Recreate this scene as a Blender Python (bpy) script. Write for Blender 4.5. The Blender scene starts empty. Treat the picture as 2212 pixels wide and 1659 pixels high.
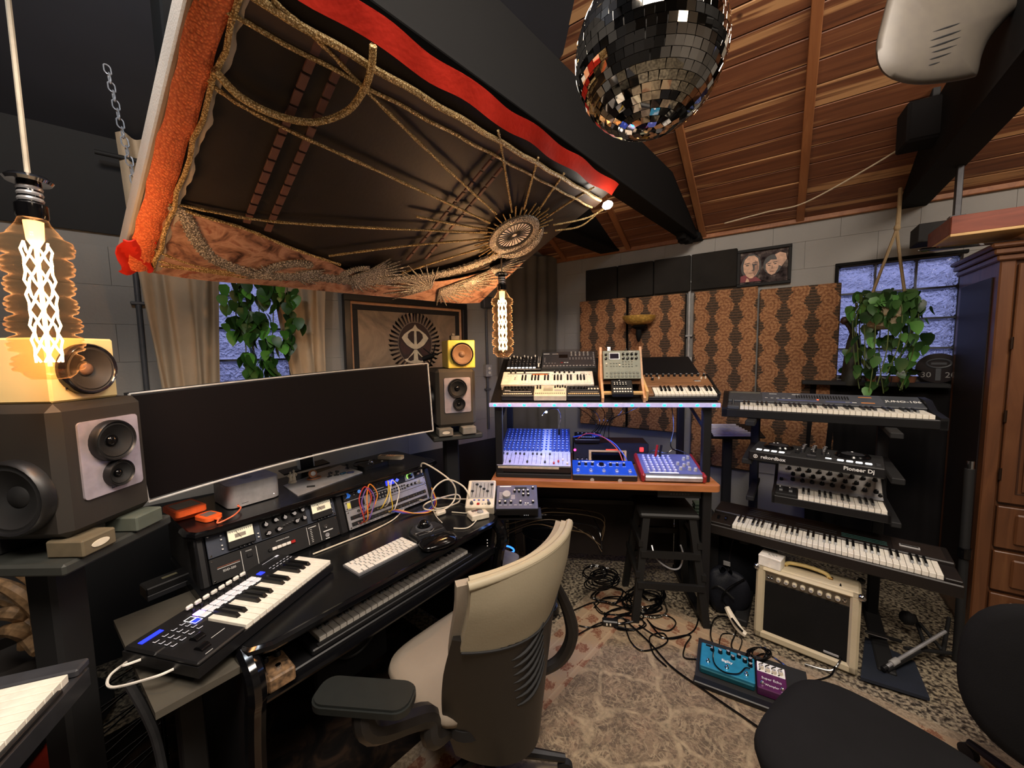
import bpy, math, random
from mathutils import Matrix, Vector
random.seed(7)
R = math.radians
scene = bpy.context.scene
COL = scene.collection
# ---------------------------------------------------------------- camera
FPX, CX, CY, CAMH = 831.0, 1106.0, 829.5, 1.62
PITCH, ROLL = R(4.8), R(1.0)
_f = Vector((0, math.cos(PITCH), -math.sin(PITCH)))
_r0 = Vector((1, 0, 0)); _u0 = _r0.cross(_f)
_r = _r0*math.cos(ROLL) - _u0*math.sin(ROLL)
_u = _u0*math.cos(ROLL) + _r0*math.sin(ROLL)
CAM = Vector((0, 0, CAMH))
cd = bpy.data.cameras.new('camera'); cam = bpy.data.objects.new('camera', cd); COL.objects.link(cam)
cd.sensor_width = 36.0; cd.lens = 36.0*FPX/2212.0; cd.clip_start = 0.02
cam.matrix_world = Matrix(((_r.x, _u.x, -_f.x, 0), (_r.y, _u.y, -_f.y, 0), (_r.z, _u.z, -_f.z, CAMH), (0, 0, 0, 1)))
scene.camera = cam
# ---------------------------------------------------------------- exposure, world, lamps
vs = scene.view_settings
vs.view_transform = 'Standard'; vs.look = 'None'; vs.exposure = 0.18; vs.gamma = 1.0; vs.use_curve_mapping = False
world = bpy.data.worlds.new('dusk'); scene.world = world; world.use_nodes = True
wn = world.node_tree; wn.nodes.clear()
_tc = wn.nodes.new('ShaderNodeTexCoord'); _sx = wn.nodes.new('ShaderNodeSeparateXYZ')
_cr = wn.nodes.new('ShaderNodeValToRGB'); _bg = wn.nodes.new('ShaderNodeBackground'); _wo = wn.nodes.new('ShaderNodeOutputWorld')
_mr = wn.nodes.new('ShaderNodeMapRange'); _mr.inputs[1].default_value = -0.5; _mr.inputs[2].default_value = 0.6
wn.links.new(_tc.outputs['Generated'], _sx.inputs[0]); wn.links.new(_sx.outputs[2], _mr.inputs[0])
wn.links.new(_mr.outputs[0], _cr.inputs[0]); wn.links.new(_cr.outputs[0], _bg.inputs[0]); wn.links.new(_bg.outputs[0], _wo.inputs[0])
_e = _cr.color_ramp.elements
_e[0].position = 0.0; _e[0].color = (0.03, 0.032, 0.065, 1); _e[1].position = 1.0; _e[1].color = (0.17, 0.18, 0.34, 1)
_x = _e.new(0.42); _x.color = (0.055, 0.06, 0.13, 1); _x = _e.new(0.52); _x.color = (0.25, 0.265, 0.50, 1)
_bg.inputs[1].default_value = 1.15

def lamp(name, kind, loc, energy, col, size=0.1, target=None, spot=None, size_y=None):
    l = bpy.data.lights.new(name, kind); o = bpy.data.objects.new(name, l); COL.objects.link(o)
    l.energy = energy; l.color = col; o.location = loc
    if kind == 'AREA':
        l.size = size
        if size_y: l.shape = 'RECTANGLE'; l.size_y = size_y
    else: l.shadow_soft_size = size
    if kind == 'SPOT': l.spot_size = spot; l.spot_blend = 0.7
    if target is not None:
        o.rotation_euler = (Vector(target)-Vector(loc)).to_track_quat('-Z', 'Y').to_euler()
    return o
WARM, NEUT = (1.0, 0.76, 0.54), (1.0, 0.87, 0.74)
# added fill lights above and beside the frame, with no fixture of their own
lamp('fill_light', 'AREA', (0.95, 0.50, 3.25), 54, NEUT, 0.8, (0.75, 1.25, 0.3))
lamp('fill_light', 'AREA', (-0.15, -0.25, 3.2), 66, NEUT, 0.7, (-0.5, 1.2, 0.6))
lamp('fill_light', 'AREA', (2.45, 0.95, 2.9), 14, NEUT, 0.4, (1.9, 2.2, 0.9))
# cool spot near the black ceiling, above and left of the frame
lamp('cool_ceiling_spot_light', 'POINT', (-1.05, 0.78, 2.72), 15.0, (0.86, 0.93, 1.0), 0.05)
# added warm fill light high behind the camera, no fixture
lamp('fill_light', 'POINT', (0.9, -0.4, 2.6), 11, WARM, 0.2)

# ---------------------------------------------------------------- rays through the lens, used to measure positions
def ray(px, py): return _f + _r*((px-CX)/FPX) - _u*((py-CY)/FPX)
def atz(px, py, z):
    d = ray(px, py); return CAM + d*((z-CAMH)/d.z)
def onp(px, py, p0, n):
    d = ray(px, py); n = Vector(n); return CAM + d*((Vector(p0)-CAM).dot(n)/d.dot(n))
def dep(px, py, t): return CAM + ray(px, py)*t
def F(o, h, pitch=0, roll=0):
    """frame: x runs along heading h (degrees right of +Y), y away to its left, z up; pitch lifts the far side"""
    return Matrix.Translation(Vector((o[0], o[1], o[2] if len(o) > 2 else 0))) @ Matrix.Rotation(R(90-h), 4, 'Z') @ Matrix.Rotation(R(pitch), 4, 'X') @ Matrix.Rotation(R(roll), 4, 'Y')
def TR(x, y, z): return Matrix.Translation(Vector((x, y, z)))
def RX(a): return Matrix.Rotation(R(a), 4, 'X')
def RY(a): return Matrix.Rotation(R(a), 4, 'Y')
def RZ(a): return Matrix.Rotation(R(a), 4, 'Z')
def SC(x, y, z): return Matrix.Diagonal((x, y, z, 1))

# ---------------------------------------------------------------- geometry builder
class MB:
    def __init__(s): s.v = []; s.f = []; s.mi = []; s.m = 0; s.uv = None
    def add(s, vs, fs, M=None):
        n = len(s.v)
        if M is not None: vs = [M @ Vector(p) for p in vs]
        s.v.extend([tuple(p) for p in vs]); s.f.extend([tuple(i+n for i in f) for f in fs]); s.mi.extend([s.m]*len(fs)); return s
    def convex(s, vs, fs, M=None):
        c = sum((Vector(p) for p in vs), Vector())/len(vs); out = []
        for f in fs:
            a, b, d = Vector(vs[f[0]]), Vector(vs[f[1]]), Vector(vs[f[2]])
            m = sum((Vector(vs[i]) for i in f), Vector())/len(f)
            out.append(f if (b-a).cross(d-a).dot(m-c) >= 0 else tuple(reversed(f)))
        return s.add(vs, out, M)
    def box(s, x0, x1, y0, y1, z0, z1, c=0.0, M=None):
        X, Y, Z = (x0, x1), (y0, y1), (z0, z1)
        c = min(c, .49*abs(x1-x0), .49*abs(y1-y0), .49*abs(z1-z0))
        if c <= 0:
            vs = [(X[i], Y[j], Z[k]) for i in (0, 1) for j in (0, 1) for k in (0, 1)]
            return s.convex(vs, [(0, 1, 3, 2), (4, 5, 7, 6), (0, 1, 5, 4), (2, 3, 7, 6), (0, 2, 6, 4), (1, 3, 7, 5)], M)
        vs = []; ix = {}
        for i in (0, 1):
            for j in (0, 1):
                for k in (0, 1):
                    sx, sy, sz = (1, -1)[i]*c, (1, -1)[j]*c, (1, -1)[k]*c
                    for a, p in enumerate(((X[i], Y[j]+sy, Z[k]+sz), (X[i]+sx, Y[j], Z[k]+sz), (X[i]+sx, Y[j]+sy, Z[k]))):
                        ix[i, j, k, a] = len(vs); vs.append(p)
        fs = []
        for t in (0, 1):
            fs.append((ix[t, 0, 0, 0], ix[t, 1, 0, 0], ix[t, 1, 1, 0], ix[t, 0, 1, 0]))
            fs.append((ix[0, t, 0, 1], ix[1, t, 0, 1], ix[1, t, 1, 1], ix[0, t, 1, 1]))
            fs.append((ix[0, 0, t, 2], ix[1, 0, t, 2], ix[1, 1, t, 2], ix[0, 1, t, 2]))
        for a in (0, 1):
            for b in (0, 1):
                fs.append((ix[0, a, b, 1], ix[1, a, b, 1], ix[1, a, b, 2], ix[0, a, b, 2]))
                fs.append((ix[a, 0, b, 0], ix[a, 1, b, 0], ix[a, 1, b, 2], ix[a, 0, b, 2]))
                fs.append((ix[a, b, 0, 0], ix[a, b, 1, 0], ix[a, b, 1, 1], ix[a, b, 0, 1]))
                for k in (0, 1): fs.append((ix[a, b, k, 0], ix[a, b, k, 1], ix[a, b, k, 2]))
        return s.convex(vs, fs, M)
    def lathe(s, prof, n=16, M=None, cap=True):
        vs = []; fs = []
        for r, z in prof:
            for k in range(n):
                a = 2*math.pi*k/n; vs.append((r*math.cos(a), r*math.sin(a), z))
        for i in range(len(prof)-1):
            for k in range(n):
                a, b = i*n+k, i*n+(k+1) % n; fs.append((a, b, b+n, a+n))
        if cap:
            if prof[0][0] > 1e-5: fs.append(tuple(reversed(range(n))))
            if prof[-1][0] > 1e-5: fs.append(tuple(range((len(prof)-1)*n, len(prof)*n)))
        return s.add(vs, fs, M)
    def cyl(s, p0, p1, r, r1=None, n=12):
        p0, p1 = Vector(p0), Vector(p1); d = p1-p0
        return s.lathe([(r, 0), (r if r1 is None else r1, d.length)], n, Matrix.Translation(p0) @ d.to_track_quat('Z', 'Y').to_matrix().to_4x4())
    def tube(s, pts, r, n=6, closed=False, M=None):
        pts = [Vector(p) for p in pts]; N = len(pts); vs = []; fs = []; up = None
        for i, p in enumerate(pts):
            a = pts[(i-1) % N] if (closed or i) else p; b = pts[(i+1) % N] if (closed or i < N-1) else p
            t = (b-a).normalized()
            if up is None: up = t.orthogonal().normalized()
            up = (up - t*up.dot(t)); up = up.normalized() if up.length > 1e-6 else t.orthogonal().normalized()
            w = t.cross(up); rr = r(i/(N-1)) if callable(r) else r
            for k in range(n):
                q = 2*math.pi*k/n; vs.append(p + up*(rr*math.cos(q)) + w*(rr*math.sin(q)))
        for i in range(N if closed else N-1):
            for k in range(n):
                a, b = i*n+k, i*n+(k+1) % n; c, d = ((i+1) % N)*n+k, ((i+1) % N)*n+(k+1) % n; fs.append((a, b, d, c))
        if not closed: fs += [tuple(reversed(range(n))), tuple(range((N-1)*n, N*n))]
        return s.add(vs, fs, M)
    def prism(s, poly, z0, z1, M=None):
        n = len(poly); ar = sum(poly[i][0]*poly[(i+1) % n][1]-poly[(i+1) % n][0]*poly[i][1] for i in range(n))
        if ar < 0: poly = list(reversed(poly))
        if z1 < z0: z0, z1 = z1, z0
        vs = [(x, y, z0) for x, y in poly]+[(x, y, z1) for x, y in poly]
        fs = [tuple(reversed(range(n))), tuple(range(n, 2*n))]+[(i, (i+1) % n, n+(i+1) % n, n+i) for i in range(n)]
        return s.add(vs, fs, M)
    def sph(s, c, r, nu=16, nv=10, M=None):
        if not isinstance(r, tuple): r = (r, r, r)
        return s.lathe([(max(1e-6, math.sin(math.pi*i/nv)), -math.cos(math.pi*i/nv)) for i in range(nv+1)], nu, (M or Matrix()) @ TR(*c) @ SC(*r), cap=False)
    def grid(s, fn, nu, nv, th=0, M=None):
        vs = [Vector(fn(i/nu, j/nv)) for j in range(nv+1) for i in range(nu+1)]; W = nu+1
        fs = [(j*W+i, j*W+i+1, (j+1)*W+i+1, (j+1)*W+i) for j in range(nv) for i in range(nu)]
        if th:
            nn = [Vector() for _ in vs]
            for f in fs:
                k = (vs[f[1]]-vs[f[0]]).cross(vs[f[3]]-vs[f[0]])
                for i in f: nn[i] += k
            n0 = len(vs); vs = vs+[p - n.normalized()*th for p, n in zip(vs, nn)]
            fs = fs+[tuple(reversed([i+n0 for i in f])) for f in fs]
            br = [i for i in range(W)]+[j*W+nu for j in range(1, nv+1)]+[nv*W+i for i in range(nu-1, -1, -1)]+[j*W for j in range(nv-1, 0, -1)]
            for a, b in zip(br, br[1:]+br[:1]): fs.append((b, a, a+n0, b+n0))
        return s.add(vs, fs, M)
    def mesh(s, name, mats, smooth=35):
        me = bpy.data.meshes.new(name); me.from_pydata(s.v, [], s.f)
        for m in (mats if isinstance(mats, (list, tuple)) else [mats]): me.materials.append(m)
        if any(s.mi): me.polygons.foreach_set('material_index', s.mi)
        if smooth:
            me.polygons.foreach_set('use_smooth', [True]*len(s.f)); me.update(); me.set_sharp_from_angle(angle=R(smooth))
        me.update(); return me

def rrect(x0, x1, y0, y1, r, n=5):
    out = []
    for cx, cy, a0 in ((x1-r, y0+r, -90), (x1-r, y1-r, 0), (x0+r, y1-r, 90), (x0+r, y0+r, 180)):
        for k in range(n+1):
            a = R(a0+90*k/n); out.append((cx+r*math.cos(a), cy+r*math.sin(a)))
    return out
def spline(pts, n=8, closed=False):
    pts = [Vector(p) for p in pts]; N = len(pts); out = []
    for i in range(N if closed else N-1):
        g = lambda k: pts[k % N] if closed else pts[max(0, min(N-1, k))]
        p0, p1, p2, p3 = g(i-1), g(i), g(i+1), g(i+2)
        for k in range(n):
            t = k/n; out.append(.5*((2*p1)+(p2-p0)*t+(2*p0-5*p1+4*p2-p3)*t*t+(3*p1-p0-3*p2+p3)*t**3))
    if not closed: out.append(pts[-1])
    return out

# ---------------------------------------------------------------- objects
def setp(o, label=None, cat=None, group=None, kind=None):
    if label: o['label'] = label
    if cat: o['category'] = cat
    if group: o['group'] = group
    if kind: o['kind'] = kind
    return o
def T(name, label, cat, M=None, group=None):
    o = bpy.data.objects.new(name, None); COL.objects.link(o); o.empty_display_size = .05
    if M is not None: o.matrix_world = M
    return setp(o, label, cat, group)
def P(name, g, mat, parent, M=None, label=None, kind=None, smooth=35):
    me = g.mesh(name, mat, smooth) if isinstance(g, MB) else g
    o = bpy.data.objects.new(name, me); COL.objects.link(o); o.parent = parent
    if M is not None: o.matrix_local = M if isinstance(M, Matrix) else TR(*M)
    return setp(o, label, None, None, kind)
def ONE(name, g, mat, label, cat, M=None, group=None, smooth=35):
    o = P(name, g, mat, None, None, None, None, smooth)
    if M is not None: o.matrix_world = M
    return setp(o, label, cat, group)
def S(name, g, mat, parent=None, M=None, smooth=35):
    o = P(name, g, mat, parent, M, smooth=smooth)
    if parent is None: o['kind'] = 'structure'
    return o
def kids(o): return [c for c in COL.objects if c.parent == o]
def TXT(body, size, mat, parent, M, name='lettering', align='CENTER', ext=.0004, sx=1.0, bold=0.0):
    c = bpy.data.curves.new(name, 'FONT'); c.body = body; c.size = size; c.align_x = align; c.align_y = 'CENTER'; c.extrude = ext; c.offset = bold
    c.resolution_u = 2; c.materials.append(mat); o = bpy.data.objects.new(name, c); COL.objects.link(o); o.parent = parent; o.matrix_local = M @ SC(sx, 1, 1); return o
def superel(u, n=3.0):
    a = 2*math.pi*u; c, s = math.cos(a), math.sin(a); return (abs(c)**(2/n)*(1 if c >= 0 else -1), abs(s)**(2/n)*(1 if s >= 0 else -1))
def cushion(hx, hy, th, n=3.0, dome=.02, M=None):
    g = MB(); vs = []; N = 40
    rings = [(0, -th), (.8, -th), (.97, -th*.8), (1, -th*.45), (.97, -th*.12), (.85, 0), (.6, dome*.6), (.3, dome*.9), (0, dome)]
    for k, z in rings:
        for i in range(N):
            x, y = superel(i/N, n); vs.append((max(k, 1e-4)*hx*x, max(k, 1e-4)*hy*y, z))
    fs = [(r*N+i, r*N+(i+1) % N, (r+1)*N+(i+1) % N, (r+1)*N+i) for r in range(len(rings)-1) for i in range(N)]
    return g.add(vs, fs, M)
# ---------------------------------------------------------------- materials (all node based)
MATS = {}
def lin(h):
    h = h.lstrip('#'); return tuple(((c/12.92) if c <= .04045 else ((c+.055)/1.055)**2.4) for c in (int(h[i:i+2], 16)/255 for i in (0, 2, 4)))+(1,)
class NT:
    """small helper for writing shader maths"""
    def __init__(s, name):
        s.mat = bpy.data.materials.new(name); s.mat.use_nodes = True; s.t = s.mat.node_tree; s.t.nodes.clear()
        s.out = s.n('ShaderNodeOutputMaterial'); s.b = s.n('ShaderNodeBsdfPrincipled'); s.l(s.b.outputs[0], s.out.inputs[0])
    def n(s, k): return s.t.nodes.new(k)
    def l(s, a, b): s.t.links.new(a, b)
    def put(s, sock, v):
        if hasattr(v, 'node'): s.l(v, sock)
        else: sock.default_value = v
    def m(s, op, *a):
        q = s.n('ShaderNodeMath'); q.operation = op
        for i, v in enumerate(a): s.put(q.inputs[i], v)
        return q.outputs[0]
    def obj(s, sc=(1, 1, 1), rot=(0, 0, 0)):
        tc = s.n('ShaderNodeTexCoord'); mp = s.n('ShaderNodeMapping'); s.l(tc.outputs['Object'], mp.inputs[0]); mp.inputs['Scale'].default_value = sc; mp.inputs['Rotation'].default_value = rot; return mp.outputs[0]
    def xyz(s, v):
        q = s.n('ShaderNodeSeparateXYZ'); s.l(v, q.inputs[0]); return q.outputs
    def noise(s, v, scale=5, det=3, rough=.5, dist=0):
        q = s.n('ShaderNodeTexNoise'); s.l(v, q.inputs['Vector']); q.inputs['Scale'].default_value = scale; q.inputs['Detail'].default_value = det; q.inputs['Roughness'].default_value = rough; q.inputs['Distortion'].default_value = dist; return q.outputs[0]
    def vor(s, v, scale, feature='F1'):
        q = s.n('ShaderNodeTexVoronoi'); q.feature = feature; s.l(v, q.inputs['Vector']); q.inputs['Scale'].default_value = scale; return q.outputs[0]
    def ramp(s, fac, *stops, const=False):
        q = s.n('ShaderNodeValToRGB'); s.put(q.inputs[0], fac); e = q.color_ramp.elements
        if const: q.color_ramp.interpolation = 'CONSTANT'
        e[0].position, e[0].color = stops[0][0], lin(stops[0][1]); e[1].position, e[1].color = stops[-1][0], lin(stops[-1][1])
        for p, c in stops[1:-1]: k = e.new(p); k.color = lin(c)
        return q.outputs[0]
    def mix(s, fac, a, b):
        q = s.n('ShaderNodeMix'); q.data_type = 'RGBA'; s.put(q.inputs[0], fac)
        for i, v in ((6, a), (7, b)): s.put(q.inputs[i], lin(v) if isinstance(v, str) else v)
        return q.outputs[2]
    def bump(s, h, st=.2, d=.01):
        q = s.n('ShaderNodeBump'); q.inputs['Strength'].default_value = st; q.inputs['Distance'].default_value = d; s.l(h, q.inputs['Height']); s.l(q.outputs[0], s.b.inputs['Normal']); return q
    def set(s, col=None, rough=None, metal=None, spec=None, **k):
        if col is not None: s.put(s.b.inputs['Base Color'], lin(col) if isinstance(col, str) else col)
        if rough is not None: s.put(s.b.inputs['Roughness'], rough)
        if metal is not None: s.put(s.b.inputs['Metallic'], metal)
        if spec is not None: s.put(s.b.inputs['Specular IOR Level'], spec)
        for a, v in k.items(): s.put(s.b.inputs[a.replace('_', ' ')], v)
        return s.mat
def shade(h, f):
    h = h.lstrip('#'); return '#'+''.join('%02x' % max(0, min(255, int(int(h[i:i+2], 16)*f))) for i in (0, 2, 4))
def MT(name, col, rough=.5, metal=0, var=.06, sc=30, bump=.0, emit=None, es=1, spec=.5, coat=0, alpha=None):
    """plain painted / moulded / metal surface with a faint procedural unevenness"""
    if name in MATS: return MATS[name]
    q = NT(name); v = q.obj(); nz = q.noise(v, sc, 3)
    c = q.ramp(nz, (.3, shade(col, 1-var)), (.7, shade(col, 1+var)))
    q.set(c, rough, metal, spec)
    if coat: q.b.inputs['Coat Weight'].default_value = coat; q.b.inputs['Coat Roughness'].default_value = .1
    if bump: q.bump(q.noise(v, sc*4, 2), bump, .004)
    if emit: q.b.inputs['Emission Color'].default_value = lin(emit); q.b.inputs['Emission Strength'].default_value = es
    MATS[name] = q.mat; return q.mat
BLK = MT('black plastic', '#131315', .42)
BLKM = MT('matt black', '#0b0b0d', .75)
BLKG = MT('gloss black', '#0a0a0c', .12)
DESK = MT('black desk lacquer', '#0e0f11', .26, sc=8)
DGRY = MT('dark grey plastic', '#26272b', .45)
GRY = MT('grey plastic', '#4b4d52', .5)
LGRY = MT('light grey plastic', '#9c9b9a', .5)
SILV = MT('silver metal', '#b9b9bd', .35, .6)
ALU = MT('bead blasted aluminium', '#a9a8aa', .4, .35)
CHR = MT('chrome', '#d8d8da', .08, 1)
WHT = MT('white plastic', '#e4e0d8', .4)
CREAM = MT('cream plastic', '#d9cfbb', .45)
IVORY = MT('ivory key plastic', '#e8e3d6', .28)
EBONY = MT('black key plastic', '#0d0d0e', .3)
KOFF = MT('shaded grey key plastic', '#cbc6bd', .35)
LEDW = MT('white lit button', '#f2f2f2', .4, emit='#ffffff', es=1.3)
LEDB = MT('blue screen', '#1420c0', .3, emit='#2230ff', es=2.2)
PRNT = MT('white print', '#d8d8d6', .6)
RED = MT('red plastic', '#a81f1c', .4)
ORG = MT('orange rubber', '#f0642a', .55)
STEEL = MT('steel bar', '#5c5c60', .35, .8)

def wood(name, a, b, c, sc=(1.2, 14, 14), rough=.4, coat=0, rnd=0.0):
    q = NT(name); v = q.obj(sc)
    if rnd:
        oi = q.n('ShaderNodeObjectInfo'); va = q.n('ShaderNodeVectorMath'); va.operation = 'ADD'
        cb = q.n('ShaderNodeCombineXYZ'); q.l(q.m('MULTIPLY', oi.outputs['Random'], 37.0), cb.inputs[0]); q.l(q.m('MULTIPLY', oi.outputs['Random'], 11.0), cb.inputs[1])
        q.l(v, va.inputs[0]); q.l(cb.outputs[0], va.inputs[1]); v = va.outputs[0]
    nz = q.noise(v, 1.6, 6, .6, 1.2); g = q.ramp(nz, (.25, a), (.5, b), (.75, c))
    if rnd:
        hs = q.n('ShaderNodeHueSaturation'); q.l(g, hs.inputs['Color']); q.l(q.m('ADD', q.m('MULTIPLY', oi.outputs['Random'], rnd), 1-rnd*.55), hs.inputs['Value']); g = hs.outputs[0]
    q.set(g, rough); q.bump(nz, .12, .003)
    if coat: q.b.inputs['Coat Weight'].default_value = coat; q.b.inputs['Coat Roughness'].default_value = .15
    return q.mat
WARD = wood('wardrobe cherry wood', '#4c2e1b', '#5f3a22', '#70492c', (9, 9, 1.0), .42, .15)
TABW = wood('table top oak', '#8a5230', '#a5663c', '#b87a4a', (1.5, 12, 12), .4)
PINEW = wood('pale synth side wood', '#b5835c', '#c9996f', '#d6ab82', (3, 14, 3), .5)
WALN = wood('brown synth panel wood', '#6b4a31', '#7d583b', '#8a6445', (3, 14, 14), .5)
BATT = wood('batten pine', '#7a4a2a', '#8f5a34', '#a06a40', (12, 1.2, 12), .55)
SHLF = wood('red cedar shelf', '#6d3324', '#82402d', '#955038', (1.5, 12, 12), .5)
PALEW = wood('pale pine box', '#c49a60', '#d4ad74', '#dfbd88', (2, 10, 10), .5)

def cedar():
    q = NT('cedar board'); v = q.obj((1, 1, 1)); oi = q.n('ShaderNodeObjectInfo'); rd = oi.outputs['Random']
    cb = q.n('ShaderNodeCombineXYZ'); q.l(q.m('MULTIPLY', rd, 41.0), cb.inputs[0]); q.l(q.m('MULTIPLY', rd, 17.0), cb.inputs[1])
    va = q.n('ShaderNodeVectorMath'); q.l(v, va.inputs[0]); q.l(cb.outputs[0], va.inputs[1])
    mp = q.n('ShaderNodeMapping'); q.l(va.outputs[0], mp.inputs[0]); mp.inputs['Scale'].default_value = (1.1, 22, 22)
    base = q.ramp(q.noise(mp.outputs[0], 1.3, 5, .6, .8), (.28, '#523020'), (.5, '#70442c'), (.75, '#875839'))
    mp2 = q.n('ShaderNodeMapping'); q.l(va.outputs[0], mp2.inputs[0]); mp2.inputs['Scale'].default_value = (.5, 19, 19)
    sap = q.ramp(q.noise(mp2.outputs[0], 1.0, 3, .5, .6), (.565, '#000000'), (.62, '#ffffff'))   # pale sapwood streaks
    c = q.mix(sap, base, '#b78a5e')
    kn = q.ramp(q.vor(va.outputs[0], 3.2), (.035, '#ffffff'), (.06, '#000000'))
    c = q.mix(q.m('MULTIPLY', kn, .85), c, '#3a180c')
    q.set(c, .5); q.bump(q.noise(mp.outputs[0], 3, 3), .1, .002); return q.mat
CEDAR = cedar()

def wallpaint():
    q = NT('grey painted concrete block'); v = q.obj(); a = q.noise(v, 1.3, 4); b = q.noise(v, 60, 4)
    q.set(q.ramp(a, (.3, '#878582'), (.7, '#989692')), .75); q.bump(b, .35, .004); return q.mat
WALLP = wallpaint()
WDARK = MT('charcoal wall paint', '#1d1d1f', .8, sc=4)
CEILB = MT('flat black ceiling paint', '#141417', .7, sc=3, bump=.1)
SLOPEB = MT('glow lightened slope fabric', '#2e2f35', .6, sc=3)  # lighter than the other blacks: cool glow on this slope put into the colour
UPWALL = MT('black upper wall paint', '#121214', .8, sc=4)
BEAM = MT('black beam paint', '#0a0a0b', .8, sc=6, bump=.1, spec=.2)

def floorm():
    q = NT('speckled terrazzo floor'); v = q.obj(); a = q.vor(v, 75); b = q.noise(v, 55, 3)
    q.set(q.ramp(b, (.38, '#2a2622'), (.5, '#6d6355'), (.6, '#a3977f'), (.72, '#3a342c')), .3); q.bump(a, .05, .001); return q.mat
FLOOR = floorm()

def rugm(L, W):
    """faded persian rug: cream tracery over taupe field, rust border bands (object space, metres)"""
    q = NT('faded persian rug'); v = q.obj(); x, y, z = q.xyz(v)
    ex = q.m('SUBTRACT', L/2, q.m('ABSOLUTE', x)); ey = q.m('SUBTRACT', W/2, q.m('ABSOLUTE', y)); e = q.m('MINIMUM', ex, ey)
    wn_ = q.noise(v, 3.2, 3)
    wv = q.n('ShaderNodeVectorMath'); wv.operation = 'ADD'; q.l(v, wv.inputs[0])
    nc = q.n('ShaderNodeTexNoise'); q.l(v, nc.inputs['Vector']); nc.inputs['Scale'].default_value = 5
    sc_ = q.n('ShaderNodeVectorMath'); sc_.operation = 'SCALE'; q.l(nc.outputs['Color'], sc_.inputs[0]); sc_.inputs['Scale'].default_value = .16; q.l(sc_.outputs[0], wv.inputs[1])
    vo = q.n('ShaderNodeTexVoronoi'); vo.feature = 'DISTANCE_TO_EDGE'; q.l(wv.outputs[0], vo.inputs['Vector']); vo.inputs['Scale'].default_value = 4.2
    vo2 = q.n('ShaderNodeTexVoronoi'); vo2.feature = 'F1'; q.l(wv.outputs[0], vo2.inputs['Vector']); vo2.inputs['Scale'].default_value = 4.2
    rings = q.m('SINE', q.m('MULTIPLY', vo2.outputs[0], 62.0))
    fine = q.noise(v, 26, 4, .65, 1.0); speck = q.noise(v, 70, 4, .7); blot = q.noise(v, 6, 4, .65)
    line = q.ramp(vo.outputs[0], (.025, '#ffffff'), (.06, '#000000'))
    rings = q.m('SINE', q.m('ADD', q.m('MULTIPLY', vo2.outputs[0], 58.0), q.m('MULTIPLY', fine, 7.0)))
    ringm = q.ramp(rings, (.80, '#000000'), (.93, '#ffffff'))
    curl = q.ramp(q.m('ABSOLUTE', q.m('SUBTRACT', q.noise(v, 11, 3, .5, 1.6), .5)), (.012, '#ffffff'), (.03, '#000000'))
    wear = q.ramp(q.noise(v, 15, 5, .7), (.38, '#000000'), (.6, '#ffffff'))
    field = q.ramp(q.noise(v, 11, 5, .7), (.3, '#584d41'), (.45, '#6f604e'), (.58, '#7e6c58'), (.72, '#7a5f4c'))
    field = q.mix(q.m('MULTIPLY', q.ramp(fine, (.44, '#ffffff'), (.54, '#000000')), .6), field, '#433b33')
    field = q.mix(q.m('MULTIPLY', q.ramp(speck, (.5, '#000000'), (.6, '#ffffff')), .45), field, '#8f7c64')
    pat = q.m('MULTIPLY', q.m('MAXIMUM', line, q.m('MAXIMUM', q.m('MULTIPLY', ringm, .55), q.m('MULTIPLY', curl, .75))), q.m('ADD', q.m('MULTIPLY', wear, .65), .15))
    field = q.mix(pat, field, '#a69578')
    fl = q.m('ADD', q.m('MULTIPLY', q.m('SINE', q.m('MULTIPLY', x, 40.0)), q.m('SINE', q.m('MULTIPLY', y, 40.0))), q.m('MULTIPLY', fine, 2.6))
    bord = q.ramp(fl, (.9, '#704a38'), (1.15, '#86604c'), (1.5, '#948068'), (1.75, '#714c3a'))
    bord = q.mix(q.m('MULTIPLY', q.ramp(speck, (.45, '#000000'), (.6, '#ffffff')), .5), bord, '#9c8267')
    band = q.ramp(q.m('FRACT', q.m('MULTIPLY', e, 11.0)), (.0, '#ffffff'), (.16, '#000000'))
    bord = q.mix(q.m('MULTIPLY', band, .55), bord, '#b09c7e')
    inb = q.m('LESS_THAN', e, .30)
    c = q.mix(inb, field, bord)
    c = q.mix(q.m('LESS_THAN', e, .05), c, q.ramp(speck, (.4, '#756655'), (.6, '#978872')))
    q.set(c, .95, spec=.15); q.bump(q.noise(v, 220, 2), .5, .003); return q.mat

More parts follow.
